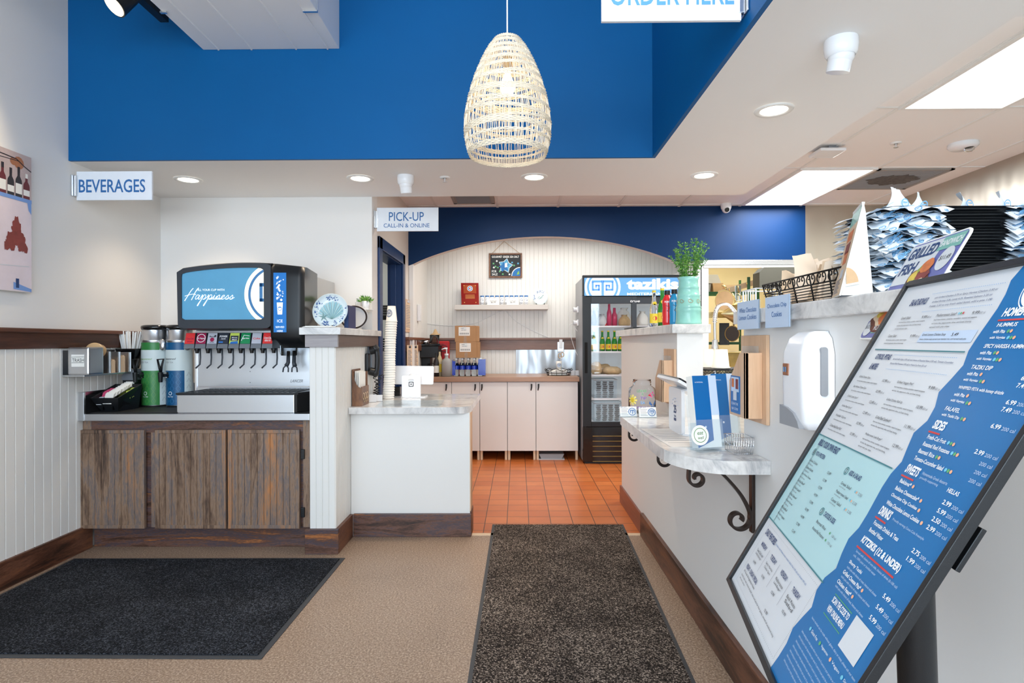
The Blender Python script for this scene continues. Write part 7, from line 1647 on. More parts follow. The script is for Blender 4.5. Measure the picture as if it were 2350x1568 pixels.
# standing menu card
Yc = 1.45; ap, b0, b1, b2 = P(1981, 463, Y=Yc), P(1905, 690, Y=Yc), P(1926, 690, Y=Yc), P(2004, 681, Y=Yc); zb = NZ + .0008; t = thing('standing_menu_card', 'tall standing card with white easel back on the marble cap', 'standing card', ((b1.x + b2.x) / 2, Yc, NZ))
b = MB(); th = .20; A_ = V((ap.x, Yc, ap.z)); B1 = V((b1.x, Yc, zb)); fr = Fr(B1, (-.36, -.933, 0), A_ - B1); Ln = (A_ - B1).length; b.prism(fr, [(-.135, 0), (0, 0), (0, Ln), (-.135, Ln)], -.004, 0, 'paper'); b.rect(fr, -.134, Ln * .80, -.001, Ln * .995, 'menu_green', .0006); b.rect(fr, -.134, 0.002, -.001, Ln * .80, 'paper_tan', .0006)
for k, (v0, v1, mt) in enumerate(((.62, .74, 'food_orange'), (.48, .60, 'leaf_red'), (.36, .50, 'food_orange'), (.2, .3, 'paper_grey'))): b.rect(fr, -.11 + .01 * k, Ln * v0, -.03, Ln * v1, mt, .001)
for k in range(10): b.rect(fr, -.12, Ln * (.04 + .016 * k), -.04 - .012 * (k % 3), Ln * (.04 + .016 * k) + .002, 'ink_grey', .001)
b.build('printed_face', t)
b = MB(); C2 = V((b2.x, Yc - .0, zb)); tri = [(B1.x + .006, zb), (b2.x, zb), (A_.x + .006, A_.z - .025), (A_.x + .001, A_.z)]; b.prism(XF((0, Yc - .0, 0)), tri, -.004, 0, 'paper'); f2 = Fr(C2, (.36, .933, 0), A_ - C2); b.prism(f2, [(0, 0), (.13, 0), (.13, (A_ - C2).length), (0, (A_ - C2).length)], -.003, 0, 'paper'); b.build('easel_back', t)
b = MB(); fr = XF((0, Yc - .0042, 0)); hx, hz = P(1951, 652, Y=Yc).x, P(1951, 650, Y=Yc).z; b.poly(fr, [(hx - .012, hz - .004)] + [(hx - .012 + .030 * math.sin(PI / 2 * k / 8), hz + .038 * math.cos(PI / 2 * k / 8)) for k in range(9)], 'kraft', .0006); b.line(fr, [(hx - .014, hz - .006), (hx + .022, hz + .001)], .005, 'white_trim', .001); b.build('cut_out_tab', t)

# stacked trays with printed paper liners
tx0, tx1, ty0, ty1 = .915, 1.29, 1.46, 1.64; zt_ = P(2200, 475, Y=1.47).z; NT = 30; dzt = (zt_ - NZ) / NT
q = MB(); q.prism(TF((0, 0, 0)), rpoly(-.18, -.09, .18, .09, .03), .0, .0028, 'black_plastic'); q.v += []; ol = rpoly(-.18, -.09, .18, .09, .03); oo = rpoly(-.192, -.098, .192, .098, .034)
q.add([(x, y, .0028) for x, y in ol] + [(x, y, .0068) for x, y in oo] + [(x * 1.01, y * 1.01, .0058) for x, y in oo], [(k, (k + 1) % len(ol), len(ol) + (k + 1) % len(ol), len(ol) + k) for k in range(len(ol))] + [(len(ol) + k, len(ol) + (k + 1) % len(ol), 2 * len(ol) + (k + 1) % len(ol), 2 * len(ol) + k) for k in range(len(ol))], 'black_plastic'); tr0 = q.build('serving_tray', local=True)
def liner(seed, side):
    rr = random.Random(seed); q = MB(); nx, ny = 16, 9; x0, x1 = (-.212, -.055) if side < 0 else (.095, .235); vs = []
    ph = [rr.uniform(0, 6.3) for _ in range(6)]; am = rr.uniform(.006, .011)
    for i in range(nx + 1):
        for j in range(ny + 1):
            u, v = i / nx, j / ny; x = x0 + (x1 - x0) * u; y = -.125 + .215 * v; e = 1 - u if side < 0 else u
            out = max(0, abs(x) - .185) / .03 + max(0, abs(y) - .09) / .025
            z = .0078 + am * .5 * (math.sin(14 * u + ph[0]) * math.sin(9 * v + ph[1]) + .7 * math.sin(27 * u + ph[2] + 6 * v)) * e * min(1, out + .25) - .0125 * min(1.6, out) * (1.1 + .4 * math.sin(ph[3] + 11 * v + 13 * u))
            zig = .003 * (1 if (i + j) % 2 else -1) if (j in (0, ny) or i in (0, nx)) else 0
            vs.append((x + (side * abs(zig)), y + zig - .012 * e * math.sin(ph[4] + 3 * u), z))
    m_ = ny + 1; fs = [(i * m_ + j, (i + 1) * m_ + j, (i + 1) * m_ + j + 1, i * m_ + j + 1) for i in range(nx) for j in range(ny)]; q.add(vs, fs, 'liner_white', True)
    for _ in range(20):                                            # printed crests and words follow the sheet
        i, j = rr.randrange(1, nx - 1), rr.choice([0, 0, 1, 1, 2, 5, ny - 1]); a_, b_, c_ = V(vs[i * m_ + j]), V(vs[(i + 1) * m_ + j]), V(vs[i * m_ + min(ny, j + 1)]); f_ = Fr(a_ + V((0, 0, .0006)), b_ - a_, c_ - a_)
        if rr.random() < .45: q.ring(f_, .006, .008, .006, .0085, 'liner_blue', .0012, 14); q.rect(f_, .003, .009, .009, .0115, 'liner_blue', .0012)
        else: q.text(f_, 'tazikis', 0, .004, 'liner_blue', w=.032, bold=.03, h=.0012)
    return q.build('tray_liner', local=True)
LN = [(liner(40 + k, -1), liner(60 + k, 1)) for k in range(4)]; used = set(); rr = random.Random(77)
for k in range(NT):
    o = tr0 if k == 0 else tr0.copy()
    if k: C.objects.link(o)
    dx, dy, rz = rr.uniform(-.006, .006), rr.uniform(-.006, .006), rr.uniform(-.03, .03); loc = (1.105 + dx, 1.56 + dy, NZ + .0008 + k * dzt); o.location = loc; o.rotation_euler = (0, 0, rz)
    tag(o, 'black serving tray in the tall stack on the marble cap' if k < NT - 1 else 'topmost black serving tray of the tall stack', 'tray', 'black serving trays in the stack')
    for s_ in (0, 1):
        src = LN[rr.randrange(4)][s_]; p_ = src
        if src.name in used: p_ = src.copy(); C.objects.link(p_)
        used.add(src.name); p_.location = (loc[0], loc[1], loc[2] + (.0012 if k < NT - 1 else .002)); p_.rotation_euler = (0, 0, rz + rr.uniform(-.10, .10)); p_.scale = (1, rr.uniform(.95, 1.06), rr.uniform(.7, 1.25))
        tag(p_, ('printed white paper liner poking from the left end of the tray stack', 'printed white paper liner poking from the right end of the tray stack')[s_], 'paper liner', ('paper liners at the left end of the trays', 'paper liners at the right end of the trays')[s_])
for a_, c_ in LN:
    for o in (a_, c_):
        if o.name not in used: bpy.data.objects.remove(o)
def flap(px, lean, w_, h_, label):
    b_ = P(px, 476, Y=1.53); fr = Fr((b_.x, 1.53, NZ + NT * dzt + .001), (1, .3, 0), (lean, -.2, 1)); q = MB(); vs = []
    for i in range(9):
        for j in range(7): u, v = i / 8, j / 6; vs.append(fr((v - .5) * w_ * (1 - .25 * u), h_ * u, .02 * math.sin(2.4 * u + v * 2) + (.004 if j % 2 and i == 8 else 0)))
    q.add(vs, [(i * 7 + j, i * 7 + j + 1, (i + 1) * 7 + j + 1, (i + 1) * 7 + j) for i in range(8) for j in range(6)], 'liner_white', True); f2 = Fr(fr(0, 0, .022), fr.u, fr.v); q.ring(f2, 0, h_ * .35, .009, .012, 'liner_blue', .003, 18); q.rect(f2, -.007, h_ * .35 + .001, .007, h_ * .35 + .004, 'liner_blue', .003); o = q.build('tray_liner', loc=(b_.x, 1.53, NZ + NT * dzt)); tag(o, label, 'paper liner')
flap(2058, -.15, .09, .06, 'large upright paper liner corner at the left top of the tray stack'); flap(2095, .2, .06, .05, 'second upright paper liner corner on the left of tray stack'); flap(2208, -.35, .035, .05, 'narrow curled paper liner standing in the middle of tray stack'); flap(2288, -.1, .05, .05, 'curled paper liner standing near the right of the tray stack'); flap(2345, .3, .09, .05, 'paper liner bulging at the right end on top of the trays')

# ================================================================== MENU STAND
ba, bt = math.radians(10.5), math.radians(29); p0 = P(1677, 1327, Y=1.24); U = V((-math.sin(ba), -math.cos(ba), 0)); Vv = math.sin(bt) * V((math.cos(ba), -math.sin(ba), 0)) + V((0, 0, math.cos(bt))); W_, H_ = .56, .69
mb = Fr(p0, U, Vv); t = thing('menu_stand', 'large tilted menu board on a black pole beside the counter', 'menu board', (.70, .93, 0))
b = MB()
for q in ((-.010, -.010, .002, H_ + .010), (W_ - .010, -.010, W_, H_ + .010), (.002, -.010, W_ - .010, 0), (.002, H_, W_ - .010, H_ + .012)): b.fbox(mb, q[0], q[1], -.008, q[2], q[3], .004, 'black_plastic', .001)
b.fbox(mb, .002, 0, -.007, W_ - .010, H_, -.004, 'black_plastic'); b.build('frame', t)
b = MB(); b.fbox(mb, .002, 0, -.0039, W_ - .010, H_, -.002, 'poster_white'); h0 = -.0016
wav = [(.345 + .006 * math.sin(k * 1.7) + .004 * math.sin(k * 4.1) + (.004 if k > 22 else 0), H_ * k / 30) for k in range(31)]
b.poly(mb, [(.033, .154), (.351, .154), (.345, .353), (.029, .353)], 'poster_mint', h0); b.add([mb(.0, .154, h0), mb(.04, .154, h0), mb(.04, .353, h0), mb(.0, .353, h0)], [(0, 1, 2, 3)], 'poster_mint')
vs = []
for x, y in wav: vs += [mb(x, y, h0 + .0005), mb(W_ - .0101, y, h0 + .0005)]
b.add(vs, [(2 * k, 2 * k + 1, 2 * k + 3, 2 * k + 2) for k in range(30)], 'poster_blue')
h1 = h0 + .0011
def tx(s_, u, v, cap, ink, w=None, bold=0, sh=0, align='l', sx=.85): b.text(mb, s_, u, v, ink, size=None if w else cap / .7, w=w, hh=cap if w else None, bold=bold, sh=sh, align=align, sx=sx, h=h1)
def ln(u0, v0, u1, v1, w_, ink): b.line(mb, [(u0, v0), (u1, v1)], w_, ink, h1)
rr = random.Random(3)
ln(.026, .550, .340, .550, .0022, 'teal_line'); ln(.0, .353, .340, .353, .0022, 'teal_line'); ln(.0, .154, .345, .154, .0022, 'teal_line')
tx('SALAD BOWLS', .060, .644, .014, 'ink_navy', w=.062, bold=.03, sh=.15)
for k, s_ in enumerate(('add Grilled Chicken 3.75 or Spicy Harissa Chicken 3.50 or', 'Grilled Shrimp 5.25, Lamb 4.25, Roasted Salmon 5.25 or', 'Falafel 3.50 to any fresh salad bowl, add a pita 1.00')): tx(s_, .145, .652 - .0085 * k, .0048, 'ink_navy', w=.18 - .006 * (k % 2))
for v in (.664, .628):
    for k in range(40): b.disc(mb, .13 + k * .0052, v, .0009, 'ink_sky', h1, 5)
D1 = 'fresh mixed lettuce, tomatoes, cucumbers, roasted red peppers,'; D2 = 'red onion, feta, pepperoncini, olives, and Greek dressing,'; D3 = 'served with pita chips'
def item(u, v, name_, price, wn, wd, nd, pu): 
    tx(name_, u, v, .0058, 'ink_dark', w=wn); tx(price, pu, v - .001, .0056, 'ink_dark', w=.018); tx('650 cal', pu + .020, v - .001, .004, 'ink_grey', w=.014)
    for k in range(nd): tx((D1, D2, D3)[k % 3], u, v - .0085 - .0070 * k, .0040, 'ink_dark', w=wd * (1, .94, .5)[k % 3])
item(.060, .615, 'Greek Salad', '9.99', .036, .10, 3, .140); item(.190, .615, 'Mediterranean Salad*', '9.99', .062, .125, 3, .295); item(.050, .577, 'Caesar Salad', '9.99', .034, .085, 2, .140)
b.poly(mb, [(.176, .566), (.338, .566), (.338, .587), (.176, .587)], 'poster_pale', h0 + .0006); tx('Greek Lemon Chicken Soup', .182, .577, .0058, 'ink_dark', w=.075); tx('5.49', .275, .577, .0056, 'ink_dark', w=.018); tx('lemon chicken soup served over basmati rice, and served with pita', .182, .5695, .004, 'ink_dark', w=.14)
for u in (.258, .264, .270): b.disc(mb, u, .618, .0022, ('dot_cyan', 'dot_green', 'ink_red')[int((u - .258) * 170)], h1, 10)
tx('GYROS, PITAS', .050, .527, .0135, 'ink_navy', w=.064, bold=.03, sh=.12); tx('& MORE', .050, .507, .0135, 'ink_navy', w=.032, bold=.03, sh=.12)
tx('Served with chips (130 cal) and choice of Roasted New (150 cal), Tomato Cucumber', .128, .529, .0046, 'ink_navy', w=.20); tx('Roasted Red Potatoes (100 cal) or Fresh-Cut Fruit (50 cal)', .128, .520, .0046, 'ink_navy', w=.13)
for v in (.540, .511):
    for k in range(40): b.disc(mb, .125 + k * .0052, v, .0009, 'ink_sky', h1, 5)
for k, (s_, pr) in enumerate((('Grilled Chicken Gyro', '10.99'), ('Spicy Harissa Chicken Gyro', '10.99'), ('Grilled Lamb Gyro*', '12.49'), ('Grilled Beef Gyro*', '12.49'), ('Falafel Gyro', '10.99'), ('Chicken Basil-Pesto Pita*', '10.99'))): item(.030, .486 - .022 * k, s_, pr, .052 + .010 * (len(s_) > 21), .095, 1, .138)
for k, (s_, pr) in enumerate((('Grilled Veggie Pita*', '9.99'), ('Grilled Chicken Roll-Up', '10.99'), ('Grilled Beef Sandwich*', '11.99'), ('Mediterranean Lamb Burger*', '12.99'))): item(.195, .486 - .034 * k, s_, pr, .058 + .008 * (k > 2), .105, 2 if k < 3 else 3, .302)
tx('BUILD YOUR OWN FEAST', .028, .332, .0135, 'ink_navy', w=.108, bold=.03, sh=.1)
for u, v, s_, lb in ((.027, .318, '1', 'PICK A PROTEIN'), (.203, .318, '2', 'ADD A SALAD'), (.204, .237, '3', 'CHOOSE A SIDE')): b.ring(mb, u + .005, v - .002, .0058, .0074, 'teal_line', h1, 20); tx(s_, u + .005, v - .006, .008, 'ink_dark', align='c', w=.003 if s_ == '1' else .005); tx(lb, u + .018, v - .006, .009, 'ink_navy', w=.05, bold=.02)
for k, s_ in enumerate(('Grilled Chicken', 'Chicken Kabobs', 'Spicy Harissa Chicken', 'Grilled Beef*', 'Grilled Lamb*', 'Grilled Salmon*', 'Grilled Shrimp*', 'Falafel', 'Grilled Veggies')):
    v = .296 - .0155 * k; tx(s_, .035, v, .0052, 'ink_dark', w=.026 + .0014 * len(s_)); tx('with tzatziki sauce', .035, v - .0062, .0036, 'ink_grey', w=.03); tx(('12.49', '13.99', '12.99', '14.99', '13.99', '16.99', '14.99', '12.99', '12.49')[k], .142, v - .002, .0052, 'ink_dark', w=.017)
for k, s_ in enumerate(('Greek Salad', 'Mediterranean Salad', 'Caesar Salad')): v = .292 - .016 * k; tx(s_, .215, v, .0052, 'ink_dark', w=.03 + .0012 * len(s_)); tx('served with pita', .215, v - .006, .0036, 'ink_grey', w=.028); tx('2.50', .29, v, .0048, 'ink_grey', w=.014); b.disc(mb, .277, v + .0025, .0022, 'dot_cyan', h1, 8); b.disc(mb, .283, v + .0025, .0022, 'dot_peach', h1, 8)
for k, s_ in enumerate(('Basmati Rice', 'Roasted Red Potatoes')): v = .214 - .013 * k; tx(s_, .212, v, .0052, 'ink_dark', w=.03 + .0013 * len(s_)); tx('150 cal', .288, v, .0042, 'ink_grey', w=.018); b.disc(mb, .278, v + .0025, .0022, 'dot_green', h1, 8)
for q_ in ((.030, .144, .338, .144), (.030, .012, .338, .012), (.030, .012, .030, .144), (.338, .012, .338, .144)):
    for k in range(50): f_ = k / 49; b.disc(mb, q_[0] + (q_[2] - q_[0]) * f_, q_[1] + (q_[3] - q_[1]) * f_, .0007, 'ink_grey', h1, 5)
tx('DAILY FEATURES', .034, .124, .0125, 'ink_navy', w=.072, bold=.03, sh=.1); tx('Excellent with Mediterranean roasted salads, fries (100 cal) and dessert (90 cal)', .112, .127, .0042, 'ink_blue', w=.19)
for k, (d_, i1, i2) in enumerate((('MONDAY', 'Caesar Salad with', 'Grilled Shrimp*'), ('TUESDAY', 'Spicy Harissa', 'Chicken Gyro'), ('WEDNESDAY', 'Mediterranean', 'Lamb Burger*'), ('THURSDAY', 'Basil Pesto', 'Salad'))): u = .066 + .074 * k; tx(d_, u, .102, .009, 'ink_navy', w=.038, align='c', bold=.02); tx(i1, u, .088, .0056, 'ink_dark', w=.046, align='c'); tx(i2, u, .080, .0056, 'ink_dark', w=.042, align='c'); tx(('14.99', '10.99', '12.99', '10.99')[k], u, .066, .0052, 'ink_dark', w=.018, align='c'); ln(u + .037, .064, u + .037, .112, .0008, 'ink_grey') if k < 3 else None
tx('FRIDAY - SUNDAY SPECIAL', .04, .046, .009, 'ink_navy', w=.09, bold=.02); tx('All Greek & Vegetarian Feasts', .04, .036, .0056, 'ink_dark', w=.095); tx('10.99', .22, .036, .0056, 'ink_dark', w=.018); tx('family style with choice of salad, sides and pita for four guests, served all weekend long', .04, .027, .0042, 'ink_dark', w=.26); tx('ask your server', .04, .020, .0042, 'ink_dark', w=.045)
# blue column
b.logo(mb, .420, .648, .030, 'poster_blue', 'ink_white', h1, False); b.ring(mb, .420, .648, .0325, .0345, 'ink_white', h1)
def head(s_, v, w_): tx(s_, .374, v, .014, 'ink_white', w=w_, bold=.04, sh=.08); ln(.372, v - .0055, .372 + w_, v - .0055, .0026, 'ink_red')
def li(s_, v, w_, pr=None, dots=2, sub=False):
    tx(s_, .378, v, .0064 if not sub else .0054, 'ink_white', w=w_, bold=.018)
    for k in range(dots): b.disc(mb, .378 + w_ + .006 + .0062 * k, v + .003, .0028, ('dot_cyan', 'dot_green', 'dot_peach')[(k + 3 - dots) % 3], h1, 10)
    if pr: tx(pr, .492, v, .0064, 'ink_white', w=.018, bold=.02); tx('200 cal', .513, v, .0048, 'poster_pale', w=.024)
head('HOMEMADE DIPS', .606, .105); 
for s_, v, w_, pr, d_, sb in (('HUMMUS', .590, .042, None, 0, 0), ('with Pita', .580, .026, '6.99', 2, 1), ('with Veggies', .570, .034, '7.49', 3, 1), ('SPICY HARISSA HUMMUS', .557, .092, None, 0, 0), ('with Pita', .547, .026, '6.99', 2, 1), ('with Veggies', .537, .034, '7.49', 3, 1), ('TAZIKI DIP', .524, .048, None, 0, 0), ('with Pita', .514, .026, '6.99', 1, 1), ('with Veggies', .504, .034, '7.49', 2, 1), ('WHIPPED FETA with honey drizzle', .491, .10, None, 0, 0), ('with Pita', .481, .026, '6.99', 1, 1), ('with Veggies', .471, .034, '7.49', 2, 1), ('FALAFEL', .458, .036, None, 0, 0), ('with Taziki Dip', .448, .044, '6.99', 2, 1)): li(s_, v, w_, pr, d_, sb)
head('SIDES', .428, .030)
for k, (s_, w_, d_) in enumerate((('Fresh-Cut Fruit', .048, 3), ('Roasted Red Potatoes', .068, 3), ('Basmati Rice', .042, 2), ('Tomato-Cucumber Salad', .076, 3))): li(s_, .412 - .0115 * k, w_, '2.99' if k == 0 else None, d_)
for k in range(3): tx('200 cal', .513, .4005 - .0115 * k, .0048, 'poster_pale', w=.024)
head('SWEETS', .356, .036); tx('Homemade Greek desserts', .418, .363, .0044, 'poster_pale', w=.062); tx('proudly supporting', .418, .356, .0044, 'poster_pale', w=.046); tx('HELLAS', .487, .356, .006, 'ink_white', w=.025, bold=.02)
for k, (s_, w_, pr) in enumerate((('Baklava*', .032, '2.99'), ('Baklava Cheesecake*', .066, '5.99'), ('Chocolate Chip Cookies', .074, '2.50'), ('White Chocolate Lemon Cookies', .094, '2.99'))): li(s_, .340 - .012 * k, w_, pr, 1)
head('DRINKS', .286, .034); tx('Proudly serving Coca-Cola freestyle', .416, .289, .0044, 'poster_pale', w=.085); li('Fountain Drinks & Teas', .270, .076, '2.75', 0); li('Bottled Water', .258, .044, '1.99', 0)
head("KI'TZIKIS (12 & UNDER)", .236, .118); tx('Served with choice of one side, choice of drink (0-100 cal)', .378, .222, .0044, 'poster_pale', w=.13); tx('milk, 100% juice or bottled water', .378, .215, .0044, 'poster_pale', w=.075)
for k, (s_, w_, pr) in enumerate((('Shorty Taziki', .044, '5.49'), ('Grilled Cheese Pita*', .062, '5.49'), ('Chicken Feast*', .05, '5.99'))): li(s_, .203 - .016 * k, w_, pr, 1 if k else 0); tx('taziki pita with choice of meat, lettuce and cheese', .380, .196 - .016 * k, .0044, 'poster_pale', w=.10)
ln(.392, .158, .455, .158, .0012, 'dot_green'); tx('SCAN THE CODE TO', .394, .146, .0092, 'ink_white', w=.060, bold=.03); tx('VIEW ONLINE MENU', .394, .132, .0092, 'ink_white', w=.060, bold=.03); ln(.392, .126, .455, .126, .0012, 'dot_green')
b.poly(mb, [(.466, .115), (.520, .115), (.520, .162), (.466, .162)], 'poster_white', h1)
for k, (c1, s_) in enumerate((('dot_cyan', 'Gluten Free'), ('dot_green', 'Vegetarian'), ('dot_peach', 'Vegan'), ('dot_cyan', 'Dairy Free'))): b.disc(mb, .385 + .042 * k, .094, .003, c1, h1, 10); tx(s_, .391 + .042 * k, .0915, .005, 'ink_white', w=.026)
tx('Items marked can be made without gluten, dairy or meat, please ask our team', .372, .104, .0044, 'poster_pale', w=.165)
for k in range(7): tx('before placing your order please inform your server if a person in your party has an allergy or dietary need', .368, .078 - .0085 * k, .0042, 'poster_pale', w=.17 - .012 * (k % 3))
b.build('menu_poster', t)
b = MB(); b.fbox(mb, -.012, -.012, -.0018, W_ + .012, H_ + .012, .0065, 'black_plastic') if False else None
b = MB(); b.fbox(mb, .30, .279, -.034, .533, .337, -.028, 'black_plastic', .001); b.fbox(mb, .30, .29, -.028, .50, .325, -.008, 'black_plastic'); b.build('mount_plate', t)
pt = mb(.40, .30, -.03); pb = V((P(2066, 1568, Y=.90).x + .03, .90, .012)); b = MB(); b.cyl(pt, pb + V((.02, 0, 0)), .024, .024, 'black_plastic', 28); b.build('pole', t)
b = MB(); b.lathe((pb.x - .06, pb.y, .0006), [(.0001, 0), (.19, 0), (.19, .010), (.04, .022), (.0001, .024)], 'black_plastic', 40); b.build('base_plate', t)
# offer card tucked behind the menu board
of = Fr(p0 - mb.n * .045, U, Vv)
def ouv(px, py):
    d = ray(px, py); o_ = V((0, 0, CAMZ)); tt = (of.o - o_).dot(of.n) / d.dot(of.n); q_ = o_ + d * tt - of.o; return (q_.dot(of.u), q_.dot(of.v))
a0, a1, a2 = ouv(1976, 779), ouv(2093, 562), ouv(2232, 524); cu0, cv0, cv1 = (a0[0] + a1[0]) / 2, a0[1], (a1[1] + a2[1]) / 2; cu1 = a2[0]
t = thing('offer_card', 'purple grilled fish sandwich offer card behind the menu board', 'poster', tuple(of(cu0, cv0)))
b = MB(); b.prism(of, rpoly(cu0, cv0, cu1, cv1, .016), -.004, 0, 'paper'); g_ = lambda u, v: (cu0 + (cu1 - cu0) * u, cv0 + (cv1 - cv0) * v); CW, CH = cu1 - cu0, cv1 - cv0
b.prism(of, rpoly(cu0 + .004, cv0 + .004, cu1 - .004, cv1 - .004, .013), .0003, .0006, 'menu_purple'); hh_ = .0012
x, y = g_(.05, .60); b.poly(of, [g_(.03, .56), g_(.60, .56), g_(.66, .97), g_(.03, .97)], 'poster_white', .0010); b.text(of, 'GRILLED', *g_(.06, .82), 'ink_navy', w=CW * .52, hh=CH * .12, bold=.03, sh=.1, h=.0016); b.text(of, 'FISH', *g_(.06, .66), 'ink_navy', w=CW * .3, hh=CH * .12, bold=.03, sh=.1, h=.0016)
b.poly(of, [g_(.58, .84), g_(.97, .84), g_(.97, .97), g_(.62, .97)], 'menu_green', .0014); b.text(of, 'SANDWICH', *g_(.61, .875), 'ink_white', w=CW * .34, hh=CH * .06, bold=.02, sh=.1, h=.002); b.disc(of, *g_(.84, .74), CW * .115, 'poster_white', .0016, 28); b.text(of, '$11.49', *g_(.755, .72), 'ink_dark', w=CW * .17, hh=CH * .05, h=.0022)
def blob(u, v, r_, mt, hh2, sy=1): qx, qy = g_(u, v); q_ = random.Random(int(u * 1000 + v * 77)); b.poly(of, [(qx + r_ * (1 + q_.uniform(-.15, .15)) * math.cos(2 * PI * k / 18), qy + r_ * sy * (1 + q_.uniform(-.15, .15)) * math.sin(2 * PI * k / 18)) for k in range(18)], mt, hh2)
blob(.52, .58, CW * .20, 'food_brown', .0018, .6); blob(.56, .64, CW * .14, 'food_green', .0024, .6); blob(.60, .62, CW * .12, 'leaf_red', .0027, .5); blob(.60, .70, CW * .10, 'food_orange', .0030, .7); blob(.44, .60, CW * .07, 'food_yellow', .0030); blob(.62, .54, CW * .06, 'paper_tan', .0030, .7)
blob(.28, .27, CW * .24, 'food_brown', .0018, .8); blob(.28, .30, CW * .20, 'paper_tan', .0022, .8); blob(.22, .33, CW * .11, 'food_yellow', .0026); blob(.33, .26, CW * .11, 'food_orange', .0026); blob(.24, .40, CW * .09, 'food_green', .0030); blob(.40, .38, CW * .10, 'food_orange', .0030)
b.disc(of, *g_(.12, .12), CW * .09, 'poster_white', .0016, 24); b.text(of, '$12.99', *g_(.045, .105), 'ink_dark', w=CW * .14, hh=CH * .04, h=.002); b.poly(of, [g_(.22, .06), g_(.6, .06), g_(.6, .18), g_(.22, .18)], 'menu_green', .0014); b.text(of, 'ROASTED', *g_(.25, .09), 'ink_white', w=CW * .3, hh=CH * .06, h=.002)
b.build('printed_card', t); b = MB(); b.fbox(of, cu0 + CW * .4, cv0 + .10, -.012, cu0 + CW * .6, cv1 - .06, -.004, 'black_plastic'); b.build('card_support', t)

# ================================================================== KITCHEN SEEN THROUGH THE GAPS
t = thing('prep_table', 'stainless prep table behind the half wall', 'table', (1.5, 3.6, 0)); b = MB(); b.box(1.02, 3.12, .87, 1.95, 4.3, .90, 'steel_h', .003); b.build('tabletop', t)
for x, y in ((1.05, 3.15), (1.92, 3.15), (1.05, 4.27), (1.92, 4.27)): b = MB(); b.cyl((x, y, 0), (x, y, .87), .02, .02, 'steel_v', 12); b.build('leg', t)
for k, (x, lb) in enumerate(((1.10, 'left black mesh bin under the upturned paper cups'), (1.275, 'right black mesh bin beside the wood pocket'))):
    t = thing('mesh_bin', lb, 'bin', (x, 3.33, .9008), 'black mesh bins on the prep table'); b = MB(); hx, hy, hz = .082, .10, .235
    ol = rpoly(-hx, -hy, hx, hy, .03, 4); L = len(ol); nz = 26; per = []
    for i in range(L): x0, y0 = ol[i]; x1, y1 = ol[(i + 1) % L]; n_ = max(1, round(math.hypot(x1 - x0, y1 - y0) / .010)); per += [(x0 + (x1 - x0) * j / n_, y0 + (y1 - y0) * j / n_) for j in range(n_)]
    Np = len(per); s_ = .0035; vs = []; fs = []
    for zi in range(nz):
        for i in range(Np):
            if (i + zi) % 2: continue
            (x0, y0), (x1, y1), (x2, y2) = per[i - 1], per[i], per[(i + 1) % Np]; z = hz * zi / nz; dz = hz / nz; sc = .92 + .08 * z / hz
            for ex, ey in ((x0, y0), (x2, y2)):
                for gz in (dz, -dz):
                    if 0 <= z + gz <= hz: n0 = len(vs); vs += [(x1 * sc, y1 * sc, z - .0016), (x1 * sc, y1 * sc, z + .0016), (ex * sc, ey * sc, z + gz + .0016), (ex * sc, ey * sc, z + gz - .0016)]; fs.append((n0, n0 + 1, n0 + 2, n0 + 3))
    b.add(vs, fs, 'mesh_black'); b.build('mesh_side', t, local=True); b = MB(); b.tube([(p[0], p[1], hz) for p in ol], .005, 'mesh_black', 6, closed=True); b.build('rim', t, local=True); b = MB(); b.prism(TF((0, 0, 0)), [(p[0] * .92, p[1] * .92) for p in ol], 0, .003, 'mesh_black'); b.build('bottom', t, local=True)
q = MB(); q.lathe((0, 0, 0), [(.048, 0), (.051, .001), (.051, .006), (.046, .008), (.036, .105), (.0001, .106)], 'cup_white', 24); u0 = q.build('paper_cup', local=True)
for k, (px, y, n_, lb) in enumerate(((1622, 3.40, 1, 'left upturned white cup above the mesh bins'), (1654, 3.30, 1, 'right upturned white cup above the mesh bins'))):
    o = u0 if k == 0 else u0.copy()
    if k: C.objects.link(o)
    p = P(px, 845, Y=y); o.location = (p.x, y, 1.142); tag(o, lb, 'cup', 'upturned cups on the mesh bins')
t = thing('cup_board', 'thin board across the mesh bins carrying upturned cups', 'board', (1.19, 3.33, 1.137)); b = MB(); b.box(1.02, 3.25, 1.1365, 1.36, 3.46, 1.1415, 'mesh_black'); b.build('board', t)
# tall sink tap with spring
p = P(1641, 812, Y=4.6); x, y = p.x, 4.6; t = thing('spray_tap', 'tall steel spray tap with spring arch in the dish room', 'tap', (x, y, .9)); b = MB(); b.cyl((x, y, .0), (x, y, P(0, 812, Y=y).z), .012, .012, 'chrome', 12); b.cyl((x, y, P(0, 806, Y=y).z), (x, y, P(0, 785, Y=y).z), .028, .02, 'chrome', 16); b.build('column', t)
b = MB(); z1 = P(0, 720, Y=y).z; pts = smooth_pts([(x, y, 1.3), (x, y, z1 - .05), (x + .03, y, z1 + .04), (x + .10, y, z1 + .05), (x + .15, y, z1)], 10); b.tube(pts, .011, 'aluminium', 8)
for i in range(8, len(pts)): b.tube([pts[i] + V((.016 * math.cos(a), .016 * math.sin(a) * .5, .016 * math.sin(a) * .5)) for a in [2 * PI * k / 10 for k in range(10)]], .003, 'chrome', 5, closed=True)
b.build('spring_hose', t)
